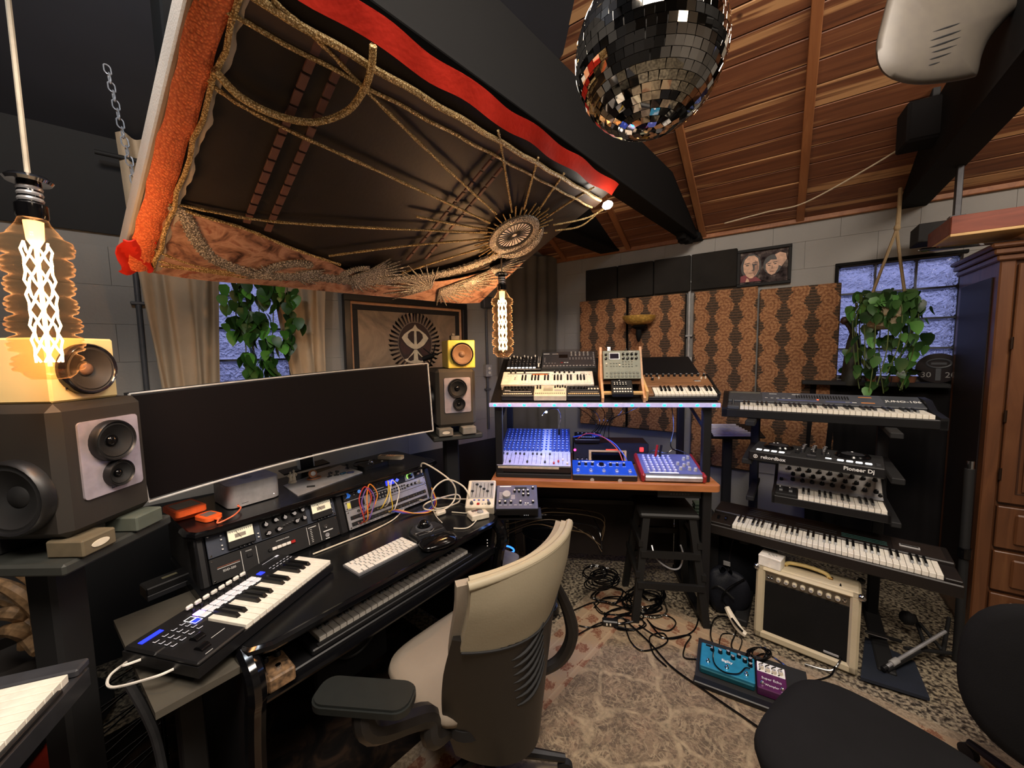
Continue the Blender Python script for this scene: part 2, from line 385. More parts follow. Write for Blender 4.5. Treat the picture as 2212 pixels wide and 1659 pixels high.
def panelm():
    """south-western weave: dark stepped hourglass columns between rust concentric brackets, in the panel's own x and z"""
    q = NT('patterned acoustic fabric'); v = q.obj(); x, y, z = q.xyz(v); PX, PZ = .172, .172
    u = q.m('DIVIDE', x, PX); ci = q.m('FLOOR', u); uu = q.m('SUBTRACT', q.m('FRACT', u), .5)
    par = q.m('FLOORED_MODULO', ci, 2.0)
    zz = q.m('FRACT', q.m('ADD', q.m('DIVIDE', z, PZ), q.m('MULTIPLY', par, .5)))
    tri = q.m('ABSOLUTE', q.m('SUBTRACT', q.m('MULTIPLY', zz, 2.0), 1.0))
    st = q.m('DIVIDE', q.m('FLOOR', q.m('MULTIPLY', tri, 5.0)), 5.0)
    wid = q.m('ADD', q.m('ADD', .05, q.m('MULTIPLY', st, .24)), q.m('MULTIPLY', q.m('FRACT', q.m('MULTIPLY', zz, 4.0)), .09))
    nz = q.noise(v, 110, 3); au = q.m('ADD', q.m('ABSOLUTE', uu), q.m('MULTIPLY', q.m('SUBTRACT', nz, .5), .10))
    dark = q.m('LESS_THAN', au, wid)
    bars = q.m('GREATER_THAN', q.m('FRACT', q.m('MULTIPLY', zz, 8.0)), .74)
    bi = q.m('FLOORED_MODULO', q.m('FLOOR', q.m('ADD', u, .5)), 2.0)                 # which column boundary is nearest
    zr = q.m('SUBTRACT', q.m('FRACT', q.m('ADD', q.m('DIVIDE', z, PZ), q.m('MULTIPLY', bi, .5))), .5)
    ax = q.m('SUBTRACT', .5, q.m('ABSOLUTE', uu))
    rr = q.m('MAXIMUM', q.m('MULTIPLY', q.m('ADD', ax, q.m('ABSOLUTE', zr)), .62), q.m('SQRT', q.m('ADD', q.m('POWER', ax, 2.0), q.m('POWER', q.m('MULTIPLY', zr, .75), 2.0))))
    ring = q.m('GREATER_THAN', q.m('ADD', q.m('SINE', q.m('MULTIPLY', rr, 48.0)), q.m('MULTIPLY', q.m('SUBTRACT', q.noise(v, 70, 2), .5), 9.0)), .1)
    hb = q.m('GREATER_THAN', q.m('FRACT', q.m('MULTIPLY', z, 46.0)), .78)
    lite = q.ramp(nz, (.3, '#93694a'), (.7, '#aa7f5b')); dk = q.ramp(nz, (.35, '#383029'), (.7, '#524439')); br = q.ramp(nz, (.35, '#5f3c29'), (.7, '#7a5038'))
    c = q.mix(q.m('MULTIPLY', ring, .62), lite, br); c = q.mix(q.m('MULTIPLY', hb, .45), c, br)
    c = q.mix(dark, c, dk); c = q.mix(q.m('MULTIPLY', q.m('MULTIPLY', dark, bars), .35), c, '#8d6648')
    q.set(c, .9, spec=.1); q.bump(q.noise(v, 400, 2), .3, .002); return q.mat
PANEL = panelm()

def cloth(name, a, b, sc=200, bump=.3, rough=.9, big=3, sheen=0):
    q = NT(name); v = q.obj(); c = q.ramp(q.noise(v, big, 5, .6), (.3, a), (.7, b)); q.set(c, rough, spec=.2); q.bump(q.noise(v, sc, 2), bump, .003)
    if sheen: q.b.inputs['Sheen Weight'].default_value = sheen
    return q.mat
LINEN = cloth('beige linen curtain', '#a4937d', '#b8a68e')
BCURT = cloth('charcoal curtain', '#58534b', '#6a645a')
FOAM = cloth('charcoal acoustic foam', '#1d1b19', '#282522', 120, .6)
LEATH = cloth('stone leather', '#938974', '#9f957f', 150, .12, .42)
SEATM = cloth('grey beige seat fabric', '#82776a', '#8e8374', 300, .15, .7)
BFAB = cloth('black chair fabric', '#0b0b0d', '#131316', 300, .2, .9)
CANOP = cloth('dark sheer canopy fabric', '#26221f', '#332d29', 90, .15, .5)
def canopb():
    q = NT('mottled copper fabric'); v = q.obj(); n1 = q.noise(v, 13, 4, .65, .8)
    q.set(q.ramp(n1, (.33, '#3a241c'), (.44, '#8d6654'), (.56, '#b38f7b'), (.66, '#8a5a48'), (.76, '#a04a36')), .5); q.bump(q.noise(v, 60, 3), .25, .004); return q.mat
COPPER = canopb()
def sequin(name, a, b, sc, me=.8):
    q = NT(name); v = q.obj(); w = q.vor(v, sc); q.set(q.ramp(w, (.1, a), (.6, b)), .25, me); q.bump(w, .9, .003); return q.mat
GOLDS = sequin('gold sequin braid', '#f0d9a4', '#8a7044', 260, .2)
SILVS = sequin('pewter sequin embroidery', '#dcd6cc', '#6a645e', 200, .15)
ORNG = sequin('orange woven ribbon', '#ea8450', '#c05a30', 180); ORNG.node_tree.nodes['Principled BSDF'].inputs['Metallic'].default_value = .05; ORNG.node_tree.nodes['Principled BSDF'].inputs['Roughness'].default_value = .7
REDF = cloth('red satin', '#a81f14', '#cc3322', 60, .3, .55)
GREYF = cloth('pale grey lining', '#8b857e', '#a39c94')
def leafm(name, a, b):
    q = NT(name); oi = q.n('ShaderNodeObjectInfo'); q.set(q.ramp(oi.outputs['Random'], (.0, a), (.8, b), (1, shade(b, 1.5))), .4); q.bump(q.noise(q.obj(), 60, 3), .2, .002)
    q.b.inputs['Subsurface Weight'].default_value = 0; return q.mat
LEAF = leafm('pothos leaf', '#1c3a16', '#3c6b2a')
LEAF2 = leafm('hanging vine leaf', '#1a3418', '#3f6530')

def bulbglass():
    q = NT('amber bulb glass'); q.t.nodes.remove(q.b); lw = q.n('ShaderNodeLayerWeight'); lw.inputs[0].default_value = .4
    tr = q.n('ShaderNodeBsdfTransparent'); tr.inputs[0].default_value = (1, .86, .68, 1); gl = q.n('ShaderNodeBsdfGlossy'); gl.inputs[0].default_value = (1, .8, .6, 1); gl.inputs[1].default_value = .08
    tl = q.n('ShaderNodeBsdfTranslucent'); tl.inputs[0].default_value = (1, .62, .34, 1)
    m1 = q.n('ShaderNodeMixShader'); m1.inputs[0].default_value = .16; q.l(gl.outputs[0], m1.inputs[1]); q.l(tl.outputs[0], m1.inputs[2])
    mx = q.n('ShaderNodeMixShader'); q.l(q.ramp(lw.outputs['Facing'], (.08, '#0c0c0c'), (.45, '#383838'), (.95, '#b4b4b4')), mx.inputs[0]); q.l(tr.outputs[0], mx.inputs[1]); q.l(m1.outputs[0], mx.inputs[2]); q.l(mx.outputs[0], q.out.inputs[0]); return q.mat
BULB = bulbglass()
FILA = MT('glowing filament', '#ffb060', .5, emit='#ffc48a', es=26)
def glassblock():
    q = NT('wavy glass block'); q.t.nodes.remove(q.b); v = q.obj(); n1 = q.noise(v, 16, 3, .55, 2.2)
    g = q.n('ShaderNodeBsdfGlass'); g.inputs['Roughness'].default_value = .02; g.inputs['IOR'].default_value = 1.35; g.inputs[0].default_value = (.93, .95, 1, 1)
    bp = q.n('ShaderNodeBump'); bp.inputs['Strength'].default_value = .9; bp.inputs['Distance'].default_value = .02; q.l(n1, bp.inputs['Height']); q.l(bp.outputs[0], g.inputs['Normal']); q.l(g.outputs[0], q.out.inputs[0]); return q.mat
GBLOCK = glassblock()
MORT = MT('window mortar', '#5d6068', .8)
CLEAR = NT('clear plastic cover'); CLEAR.t.nodes.remove(CLEAR.b)
_tr = CLEAR.n('ShaderNodeBsdfTransparent'); _gl = CLEAR.n('ShaderNodeBsdfGlossy'); _gl.inputs[1].default_value = .12; _mx = CLEAR.n('ShaderNodeMixShader'); _mx.inputs[0].default_value = .16
CLEAR.l(_tr.outputs[0], _mx.inputs[1]); CLEAR.l(_gl.outputs[0], _mx.inputs[2]); CLEAR.l(_mx.outputs[0], CLEAR.out.inputs[0]); CLEAR = CLEAR.mat
MIRR = MT('mirror tile', '#d9d6d0', .03, 1, var=.01)
MIRB = MT('mirror ball core', '#1c1a18', .6)
SCRN = MT('switched off screen', '#0b0506', .45, sc=3, spec=.25)
# ---------------------------------------------------------------- room shell
C0 = (0.451, 4.165)
FB = F(C0, 125); FA = F(C0, 50)          # back wall: x to the right of the corner; left wall: x negative to the left of it
FBi, FAi = FB.inverted(), FA.inverted()
def wb(px, py, off=0): p = FBi @ onp(px, py, FB @ Vector((0, -off, 0)), FB.col[1].to_3d()); return p.x, p.z
def wa(px, py, off=0): p = FAi @ onp(px, py, FA @ Vector((0, -off, 0)), FA.col[1].to_3d()); return p.x, p.z
W1 = (2.337, 2.940, 1.400, 2.188)        # glass block window of the back wall
W2 = (-2.90, -2.30, 1.400, 2.188)        # glass block window of the left wall
pA, pB = FA @ Vector((-5.6, 0, 0)), FB @ Vector((5.6, 0, 0)); pC = Vector(C0+(0,)); pD = pA+pB-pC
g = MB(); g.prism([(p.x, p.y) for p in (pC, pA, pD, pB)], -.12, 0); S('floor', g, FLOOR)
def wall(name, M, x0, x1, W, h, bx0, bx1, bz0, bz1, seed):
    g = MB()
    g.box(x0, W[0], .012, .2, 0, h); g.box(W[1], x1, .012, .2, 0, h); g.box(W[0], W[1], .012, .2, 0, W[2]); g.box(W[0], W[1], .012, .2, W[3], h)
    w = S(name, g, WALLP); w.matrix_world = M
    shared = {}
    z = bz0; r = 0
    while z < bz1-.01:
        x = bx0 - (.2 if r % 2 else 0)
        while x < bx1:
            a, b = max(x, bx0), min(x+.4, bx1)
            if W[2]-.01 < z+.1 < W[3]+.02:
                if a < W[1] and b > W[0]:
                    segs = [(a, W[0]), (W[1], b)]
                else: segs = [(a, b)]
            else: segs = [(a, b)]
            for a, b in segs:
                if b-a < .03: continue
                k = round(b-a, 3)
                if k not in shared: shared[k] = MB().box(.0005, k-.0005, 0, .02, .0005, .1995, .0008).mesh('concrete_block', WALLP)
                P('concrete_block', shared[k], None, w, (a, 0, z))
            x += .4
        z += .2; r += 1
    return w
wallB = wall('wall_back', FB, 0, 5.6, W1, 3.6, 0.137, 4.2, .6, 2.6, 1)
wallA = wall('wall_left', FA, -5.6, .2, W2, 3.6, -4.5, 0.0, .8, 2.2, 2)
g = MB(); d = (pD-pA); 
def slab(name, a, b, h, mat):
    u = Vector((b.x-a.x, b.y-a.y, 0)); L = u.length; hd = math.degrees(math.atan2(u.x, u.y))
    o = S(name, MB().box(0, L, 0, .15, 0, h), mat); o.matrix_world = F((a.x, a.y), hd); return o
slab('wall_front', pB, pD, 3.6, WALLP); slab('wall_right', pD, pA, 3.6, WDARK)
# lower black skirting zone of the left wall behind the desk
g = MB().box(-4.6, .0, -.012, .0, 0, .80); o = S('trim_1', g, WDARK); o.matrix_world = FA
g = MB().prism([(p.x, p.y) for p in (pC, pA, pD, pB)], 3.56, 3.7); ceil = S('ceiling', g, CEILB)
# sloping cedar boards, battens and the pine edge along the back wall
SL = .45
ang = math.degrees(math.atan(SL)); sec = 1/math.cos(R(ang))
CM = FB @ TR(0, 0, 2.555) @ RX(-ang)         # x along the wall, -y up the slope
bats = [.16, .82, 1.45, 2.10, 2.76, 3.42, 4.08, 4.74]
pm = {}; nrow = 15; bw = 1.82*sec/nrow
sl = T('ceiling_boards', None, None, CM); sl['kind'] = 'structure'
P('backing_panel', MB().box(-.4, 5.4, -1.82*sec, 0, .02, .04), CEILB, sl)
xs = [-.4]+bats+[5.4]
for i in range(nrow):
    for a, b in zip(xs, xs[1:]):
        k = round(b-a, 3)
        if k not in pm: pm[k] = MB().box(.002, k-.002, -bw+.0025, -.0025, 0, .019, .003).mesh('plank', CEDAR)
        P('plank', pm[k], None, sl, (a, -i*bw, random.uniform(-.002, .001)))
bm = MB().box(-.024, .024, -1.82*sec, 0, -.022, 0, .003).mesh('batten', BATT)
for x in bats: P('batten', bm, None, sl, (x, 0, 0))
o = S('trim_2', MB().box(-.1, 5.2, -.028, 0, 2.535, 2.585, .004), BATT); o.matrix_world = FB
# black attic above the boards and the black slope over the left wall
g = MB().box(-.6, 5.6, -1.9, -1.80, 3.36, 3.6); o = S('trim_3', g, CEILB); o.matrix_world = FB
g = MB(); vs = [(-5.6, 0, 2.74), (-1.3, 0, 2.74), (-1.3, -1.9, 3.5), (-5.6, -1.9, 3.45)]
g.convex(vs+[(x, y, z+.05) for x, y, z in vs], [(0, 1, 2, 3), (4, 5, 6, 7), (0, 1, 5, 4), (1, 2, 6, 5), (2, 3, 7, 6), (3, 0, 4, 7)])
o = S('ceiling_slope', g, SLOPEB); o.matrix_world = FA
o = S('trim_4', MB().box(-5.6, -.9, -.008, .0, 2.262, 2.76), UPWALL); o.matrix_world = FA
# ceiling beams with an end post
def beam(p, hd, L, w, z0, z1, post=False):
    M = F((p[0], p[1], 0), hd); b = S('ceiling_beam', MB().box(-L, .12, 0, w, z0, z1, .006), BEAM); b.matrix_world = M
    g = MB().box(-L, .12, -.012, w+.012, z0-.02, z0, .003); P('lower_flange', g, BEAM, b)
    if post: P('end_post', MB().box(-.10, .06, -.03, w+.05, z0-.03, z1+.12, .004), BEAM, b)
    return b
b1 = beam((1.615, 3.355), 41, 4.2, .10, 2.555, 2.87, True)
g = MB()
for k in range(3): g.prism([(-.36+k*.09, 2.53), (-.28+k*.09, 2.53), (-.30+k*.09, 2.49), (-.34+k*.09, 2.49)], .02, .08, RX(90))
P('toothed_bracket', g, BEAM, b1, SC(1, -1, 1))
beam((1.015, 3.72), 41, 3.2, .16, 2.57, 2.92)
beam((2.80, 2.72), 35.6, 3.0, .12, 2.54, 2.87)
# thin white cable stapled across the boards
pts = [(1.62, -.16, -.03), (1.9, -.20, -.03), (2.12, -.26, -.06), (2.45, -.45, -.03), (2.64, -.62, -.03)]
ONE('ceiling_cable', MB().tube(spline(pts, 8), .005), MT('off white cable', '#b5a58c', .6), 'thin pale cable strung across the cedar boards between two beams', 'cable', CM)

def glasswin(name, M, W, cols, rows):
    x0, x1, z0, z1 = W; cw = (x1-x0)/cols; rh = (z1-z0)/rows
    g = MB()
    for i in range(cols+1): g.box(x0+i*cw-.006, x0+i*cw+.006, .03, .11, z0, z1)
    for j in range(rows+1): g.box(x0, x1, .03, .11, z0+j*rh-.006, z0+j*rh+.006)
    w = S(name, g, MORT); w.matrix_world = M
    bl = MB().box(.006, cw-.006, .025, .115, .006, rh-.006, .012).mesh('glass_block', GBLOCK)
    for i in range(cols):
        for j in range(rows): P('glass_block', bl, None, w, (x0+i*cw, 0, z0+j*rh))
    P('window_frame', MB().box(x0-.02, x1+.02, -.012, .0, z1, z1+.022, .003).box(x0-.02, x0, -.012, 0, z0, z1, .003), BEAM, w)
    return w
glasswin('window_1', FB, W1, 3, 4); glasswin('window_2', FA, W2, 3, 4)

# ---------------------------------------------------------------- rug
RG = F((1.22, 2.03, 0), 133) @ TR(.24, -1.15, 0)      # far long edge runs along heading 133
RL, RW = 2.1, 2.3
g = MB().prism(rrect(-RL/2, RL/2, -RW/2, RW/2, .01, 2), .0, .012)
ONE('rug', g, rugm(RL, RW), 'faded persian rug with cream tracery and rust border under the chairs', 'rug', RG)

MATM = NT('dark patterned mat'); _v = MATM.obj(); MATM.set(MATM.ramp(MATM.noise(_v, 7, 3, .6, 1.0), (.4, '#0d0b0a'), (.52, '#17120f'), (.62, '#2a1f17')), .95, spec=.1); MATM = MATM.mat
DM0 = F((-.766, 1.018), 38)
ONE('floor_mat', MB().prism(rrect(-1.0, 1.0, -.62, 1.1, .02, 2), .001, .008), MATM, 'dark brown patterned mat added on the dim floor under the studio desk', 'mat', DM0)  # faintly patterned dark sheet, added to darken the floor under the desk
# ---------------------------------------------------------------- tilted canopy over the desk
cN, cB, cE, cC = [Vector(p) for p in ((-.474, .727, 2.334), (-1.157, 1.226, 1.904), (-.19, 2.395, 1.936), (.487, 1.89, 2.366))]
ex = (cE-cB); CL = ex.length; ex.normalize(); ey = cN-cB; SK = ey.dot(ex); ey = (ey-ex*SK); SK /= ey.length; CW = ey.length; ey.normalize(); ez = ex.cross(ey)
CLM = Matrix(((ex.x, ey.x, ez.x, cB.x), (ex.y, ey.y, ez.y, cB.y), (ex.z, ey.z, ez.z, cB.z), (0, 0, 0, 1))); CLi = CLM.inverted()
def cl(px, py, z=.004):
    p = CLi @ onp(px, py, CLM @ Vector((0, 0, z)), ez); return Vector((p.x, p.y, z))
def shx(g): g.v = [(x+SK*y, y, z) for x, y, z in g.v]; return g      # the frame is a slight parallelogram
can = T('ceiling_canopy', 'tilted fabric canopy with red and orange edges hung over the desk', 'canopy', CLM)
g = MB(); g.box(0, CL, 0, .05, -.07, -.012).box(0, CL, CW-.05, CW, -.07, -.012).box(0, .05, .05, CW-.05, -.07, -.012).box(CL-.05, CL, .05, CW-.05, -.07, -.012)
P('frame', shx(g), BATT, can)
def sag(u, v): return (u*CL, v*CW, -.010-.006*math.sin(v*math.pi)*math.sin(u*math.pi)+.0015*math.sin(u*14+v*5)*math.sin(v*math.pi))
P('canopy_fabric', shx(MB().grid(sag, 30, 20, .004)), CANOP, can, label='dark sheer fabric of the canopy')
P('lining', shx(MB().box(-.036, -.022, 0, CW+.25, -.075, -.01, .004).box(0, CL, -.004, CW, -.085, -.07)), GREYF, can)
def rib(u, v):
    w = .0015*math.sin(u*50)+.0015*math.sin(u*23+1); return (-.028+v*.052+w, u*(CW+.12), .004+.012*math.sin(v*math.pi)+.002*math.sin(u*90+v*5))
P('orange_ribbon', shx(MB().grid(rib, 60, 4, .003)), ORNG, can, label='orange woven ribbon edge')
P('orange_corner', MB().grid(lambda u, v: (-.045+u*.07+.006*math.sin(v*9), -.02+v*.16, .010+.012*math.sin(u*6+v*7)), 8, 8, .004), REDF, can, label='bunched red satin corner')
def redb(u, v): return (-.1+u*(CL+.1), CW-.012+v*.05+.005*math.sin(u*34), .0018*math.sin(u*60+v*2)-v*.02+.010)
P('red_band', shx(MB().grid(redb, 60, 4, .003)), REDF, can, label='red satin band along the high edge')
P('brown_strip', shx(MB().box(-.1, CL, CW-.105, CW-.062, -.008, .004, .002)), MT('dark brown trim', '#3a2a20', .6), can)
# crossbars seen through the sheer cloth, each with dark ties
for k, (a, b) in enumerate((((692, 80), (532, 482)), ((748, 108), (577, 500)), ((1084, 318), (878, 562)), ((1106, 336), (918, 560)))):
    A, B = cl(*a, .001), cl(*b, .001); d = (B-A); L = d.length; an = math.atan2(d.y, d.x); w = (.0095, .0095, .0065, .0065)[k]
    M = TR(*A) @ Matrix.Rotation(an, 4, 'Z'); n = (14, 15, 12, 12)[k]
    for i in range(n):
        P('crossbar_segment', MB().box(i*L/n+.003, (i+1)*L/n-.003, -w, w, -.003, .004, .001), MT('dusty pink lath', '#5a3a33', .7), can, M)
# mottled copper border along the low edge
up = [cl(*p, 0) for p in ((340, 435), (430, 462), (530, 492), (620, 528), (700, 560), (762, 588), (850, 606), (950, 606), (1040, 588), (1130, 566))]
lo = [cl(*p, 0) for p in ((303, 580), (390, 596), (480, 606), (560, 612), (660, 622), (760, 632), (850, 640), (930, 648), (990, 653), (1036, 652))]
us, ls = spline(up, 4), spline(lo, 4)
def cop(u, v):
    i = u*(len(us)-1); k = min(int(i), len(us)-2); t = i-k
    p = us[k].lerp(us[k+1], t).lerp(ls[k].lerp(ls[k+1], t), v); return (p.x, p.y, .002+.003*math.sin(u*26+v*6)*math.sin(v*3.1))
P('copper_border', MB().grid(cop, 36, 6, .003), COPPER, can, label='mottled copper cloth border')
P('hem_roll', MB().tube([p+Vector((0, 0, .0)) for p in ls], .006), COPPER, can)
# gold cords
cords = [([(445, 158), (475, 197), (600, 270), (850, 385), (1058, 481)], .0042), ([(588, 0), (700, 100), (810, 215), (950, 350), (1072, 462)], .0042),
 ([(375, 440), (560, 475), (760, 490), (1052, 503)], .004), ([(710, 553), (880, 531), (1058, 515)], .004), ([(868, 590), (960, 560), (1062, 530)], .004),
 ([(900, 468), (970, 482), (1052, 496)], .0045), ([(1076, 282), (1086, 335), (1106, 458)], .004), ([(1163, 340), (1150, 385), (1132, 452)], .004),
 ([(1219, 374), (1190, 415), (1160, 460)], .004), ([(1284, 404), (1240, 430), (1180, 470)], .004), ([(1322, 440), (1270, 470), (1196, 486)], .0035), ([(1300, 452), (1255, 488), (1200, 498)], .0035),
 ([(345, 432), (420, 462), (530, 495), (640, 540), (735, 572)], .0045), ([(318, 530), (380, 560), (470, 585), (560, 590)], .0035), ([(316, 556), (400, 578), (520, 592)], .0035), ([(308, 570), (420, 584), (540, 602)], .003)]
for pts, r in cords: P('gold_cord', MB().tube(spline([cl(*p, .006) for p in pts], 8), lambda t, r=r: r*(1.15+.25*math.sin(t*260))), GOLDS, can)
P('gold_garland', MB().tube(spline([cl(*p, .016) for p in ((462, 150), (520, 210), (600, 250), (680, 264), (750, 240), (788, 190), (803, 140), (806, 98))], 6), .0085), GOLDS, can)
for y, r in ((CW-.058, .0085), (CW-.108, .005)): P('gold_braid', shx(MB().tube([(u*CL/40-.1+.0, y+.002*math.sin(u*5), .007) for u in range(43)], r)), GOLDS, can)
P('gold_braid', shx(MB().tube([(.032+.004*math.sin(v*4), v*CW/16, .010) for v in range(17)], .006)), GOLDS, can)
P('white_fringe', shx(MB().grid(lambda u, v: (.034+.020*v*(.7+.14*math.sin(u*33)+.1*math.sin(u*71+1)+.08*math.sin(u*123)), u*CW, .005+.003*math.sin(v*3.1+u*40)), 90, 4, .002)), GREYF, can, label='frayed pale lining along the orange ribbon')
# pewter sequin scrolls, wings and the sun medallion
scr = [([(372, 452), (405, 480), (428, 528), (470, 570), (548, 598), (610, 604), (690, 604), (760, 612), (850, 610), (940, 600), (1010, 582), (1085, 552), (1160, 520)], lambda t: .013+.015*t),
 ([(560, 606), (580, 590), (620, 578), (660, 576), (672, 584)], lambda t: .010+.008*math.sin(t*3.1)), ([(800, 585), (770, 588), (745, 600), (760, 610), (820, 606)], lambda t: .012+.008*t)]
for pts, r in scr:
    M = SC(1, 1, .35); P('sequin_scroll', MB().tube(spline([cl(*p, .02) for p in pts], 14), lambda t, r=r, n=len(pts): r(t)*(1.25+.25*math.sin(t*n*34)), 8, M=M), SILVS, can)
for c, a0, L, n in (((760, 598), -4, .20, 13), ((790, 590), 14, .20, 13), ((930, 622), 170, .30, 13), ((950, 626), -2, .28, 13), ((1000, 610), 16, .26, 11), ((1060, 580), 20, .22, 9), ((640, 590), -8, .13, 9), ((600, 600), 170, .12, 7)):
    o = cl(*c, .010)
    for i in range(n):
        a = R(a0+(i-n/2)*9); l = L*(1.05-.07*abs(i-n/2)-.12*(i % 2))
        P('sequin_feather', MB().tube([o+Vector((math.cos(a)*l*t, math.sin(a)*l*t+.012*math.sin(t*3.14)*(i-n/2)/n, .003*math.sin(3*t))) for t in (0, .2, .4, .6, .8, 1)], lambda t: .0075-.0062*t**2, 5), SILVS, can)
mc = cl(1110, 506, .012); q1 = cl(1165, 480, .012)-mc; q2 = cl(1100, 468, .012)-mc
mr = .118
MED = TR(*mc)
P('medallion_ring', MB().lathe([(mr*.80, 0), (mr*.80, .012), (mr*.92, .016), (mr*1.08, .010), (mr*1.10, 0)], 36, MED), SILVS, can)
P('medallion_face', MB().lathe([(.0001, .006), (mr*.70, .006), (mr*.72, .002)], 36, MED), MT('pale pearl disc', '#e6e0e4', .4, sc=120, var=.15), can)
P('medallion_rim', MB().lathe([(mr*.70, 0), (mr*.70, .010), (mr*.80, .010), (mr*.80, 0)], 36, MED), BLKM, can)
g = MB()
for k in range(26):
    a = k*math.pi/13; g.box(.012, mr*.72, -.0016, .0016, .006, .0085, 0, MED @ Matrix.Rotation(a, 4, 'Z'))
P('medallion_spokes', g, BLKM, can, kind='stuff')
for k in range(38):
    a = 2*math.pi*k/38+.03; l = mr*(1.38+.30*((k*7) % 3)/2)
    P('sun_ray', MB().tube([mc+Vector((math.cos(a)*q, math.sin(a)*q, .002)) for q in (mr*1.08, l)], .0034, 4), GOLDS, can)
cres = [mc+Vector((math.cos(a)*mr*1.28, math.sin(a)*mr*1.28, 0)) for a in [R(x) for x in range(-75, 40, 10)]]
P('sequin_crescent', MB().tube(cres, lambda t: .008+.030*math.sin(t*math.pi), 8), SILVS, can)
# chain and hook that carry it
ch = T('hanging_chain', 'steel link chain dropping from the black ceiling to the canopy corner', 'chain', Matrix())
link = MB().tube([(.009*math.cos(a)+(0), 0, .013*math.sin(a)+(.008 if math.sin(a) > 0 else -.008)) for a in [k*math.pi/6 for k in range(12)]], .0022, 5, True).mesh('chain_link', SILV)
c0 = dep(300, 432, 1.22); c1 = dep(232, 150, 1.30)
n = int((c1-c0).length/.034); q = (c1-c0).to_track_quat('Z', 'Y').to_matrix().to_4x4()
for k in range(n): P('chain_link', link, None, ch, Matrix.Translation(c0.lerp(c1, k/(n-1))) @ q @ RZ(90*(k % 2)))
h0 = CLM @ Vector((CL-.04, CW+.02, -.02)); hk = dep(1293, 322, 1.85)
P('hook', MB().tube(spline([h0, h0.lerp(hk, .5), hk, hk+Vector((.03, 0, .02)), hk+Vector((.0, 0, .045)), hk+Vector((-.03, 0, .02))], 6), .004), CHR, can)
o = ONE('clip_lamp', MB().lathe([(.006, 0), (.017, .01), (.02, .03), (.012, .045), (.004, .05)], 12), MT('small lit lens', '#fff2dc', .3, emit='#fff0d8', es=14), 'small bright clip lamp at the right end of the canopy beam', 'lamp', Matrix.Translation(dep(1302, 447, 1.84)) @ RY(70))
lamp('clip_lamp_light', 'POINT', dep(1302, 447, 1.80), 1.1, (1, .9, .78), .02)

# ---------------------------------------------------------------- honeycomb bulbs
def bulb(p, L, label, e):
    M = TR(*p) @ SC(L/.36, L/.36, L/.36)              # p: bottom of the glass
    b = T('pendant_bulb', label, 'pendant lamp', Matrix.Translation(p)); s = L/.36; K = SC(s, s, s)
    pr = [(.001, 0), (.030, .002), (.040, .012)]
    for k in range(7):
        z = .018+k*.043; w = .056+.003*math.sin(k*1.2)
        pr += [(.043, z), (w-.003, z+.004), (w-.001, z+.009), (w-.006, z+.0125), (w, z+.016), (w+.001, z+.021), (w-.006, z+.0245), (w-.001, z+.028), (w-.003, z+.034), (.043, z+.040)]
    pr += [(.040, .322), (.034, .332), (.026, .345), (.021, .36)]
    P('glass', MB().lathe(pr, 28, K), BULB, b, smooth=180, label='amber glass with stacked ribs')
    g = MB()
    for k in range(6):
        a = k*math.pi/3
        g.tube([(.023*math.cos(a+i*.35)*(1 if i % 2 else .85), .023*math.sin(a+i*.35)*(1 if i % 2 else .85), .040+i*.0165) for i in range(17)], .0023, 5, M=K)
    P('filament', g, FILA, b)
    P('filament_stem', MB().lathe([(.004, .03), (.004, .29), (.014, .31), (.016, .35)], 10, K), MT('pale glass stem', '#f0c890', .3, emit='#ffb878', es=3), b)
    P('socket', MB().lathe([(.023, .355), (.025, .36), (.025, .385), (.019, .39), (.019, .43), (.012, .445)], 14, K), BLKG, b)
    P('collar', MB().lathe([(.012, .43), (.034, .432), (.038, .438), (.03, .446), (.010, .452)], 18, K), CHR, b)
    for i in range(3): P('thread_ring', MB().lathe([(.019, .392+i*.012), (.0205, .396+i*.012), (.019, .400+i*.012)], 14, K), SILV, b)
    P('cord', MB().tube([(0, 0, .44*s), (.002, 0, .8*s), (-.002, .002, 1.15), (0, 0, 2.0)], .0045), MT('pale braided cord', '#b9ac98', .7), b)
    for z in (.08, .19, .29):
        lamp('pendant_bulb_light', 'POINT', Vector(p)+Vector((0, 0, z*s)), e, (1.0, .68, .40), .02)
    return b
bl = dep(112, 820, .86); bt = dep(66, 500, .86)
bulb(bl, .352, 'large amber ribbed bulb hanging in front of the left cream speaker', 2.0)
bulb(dep(1087, 772, 2.05), .356, 'large amber ribbed bulb hanging in front of the charcoal corner curtain', 5.5)

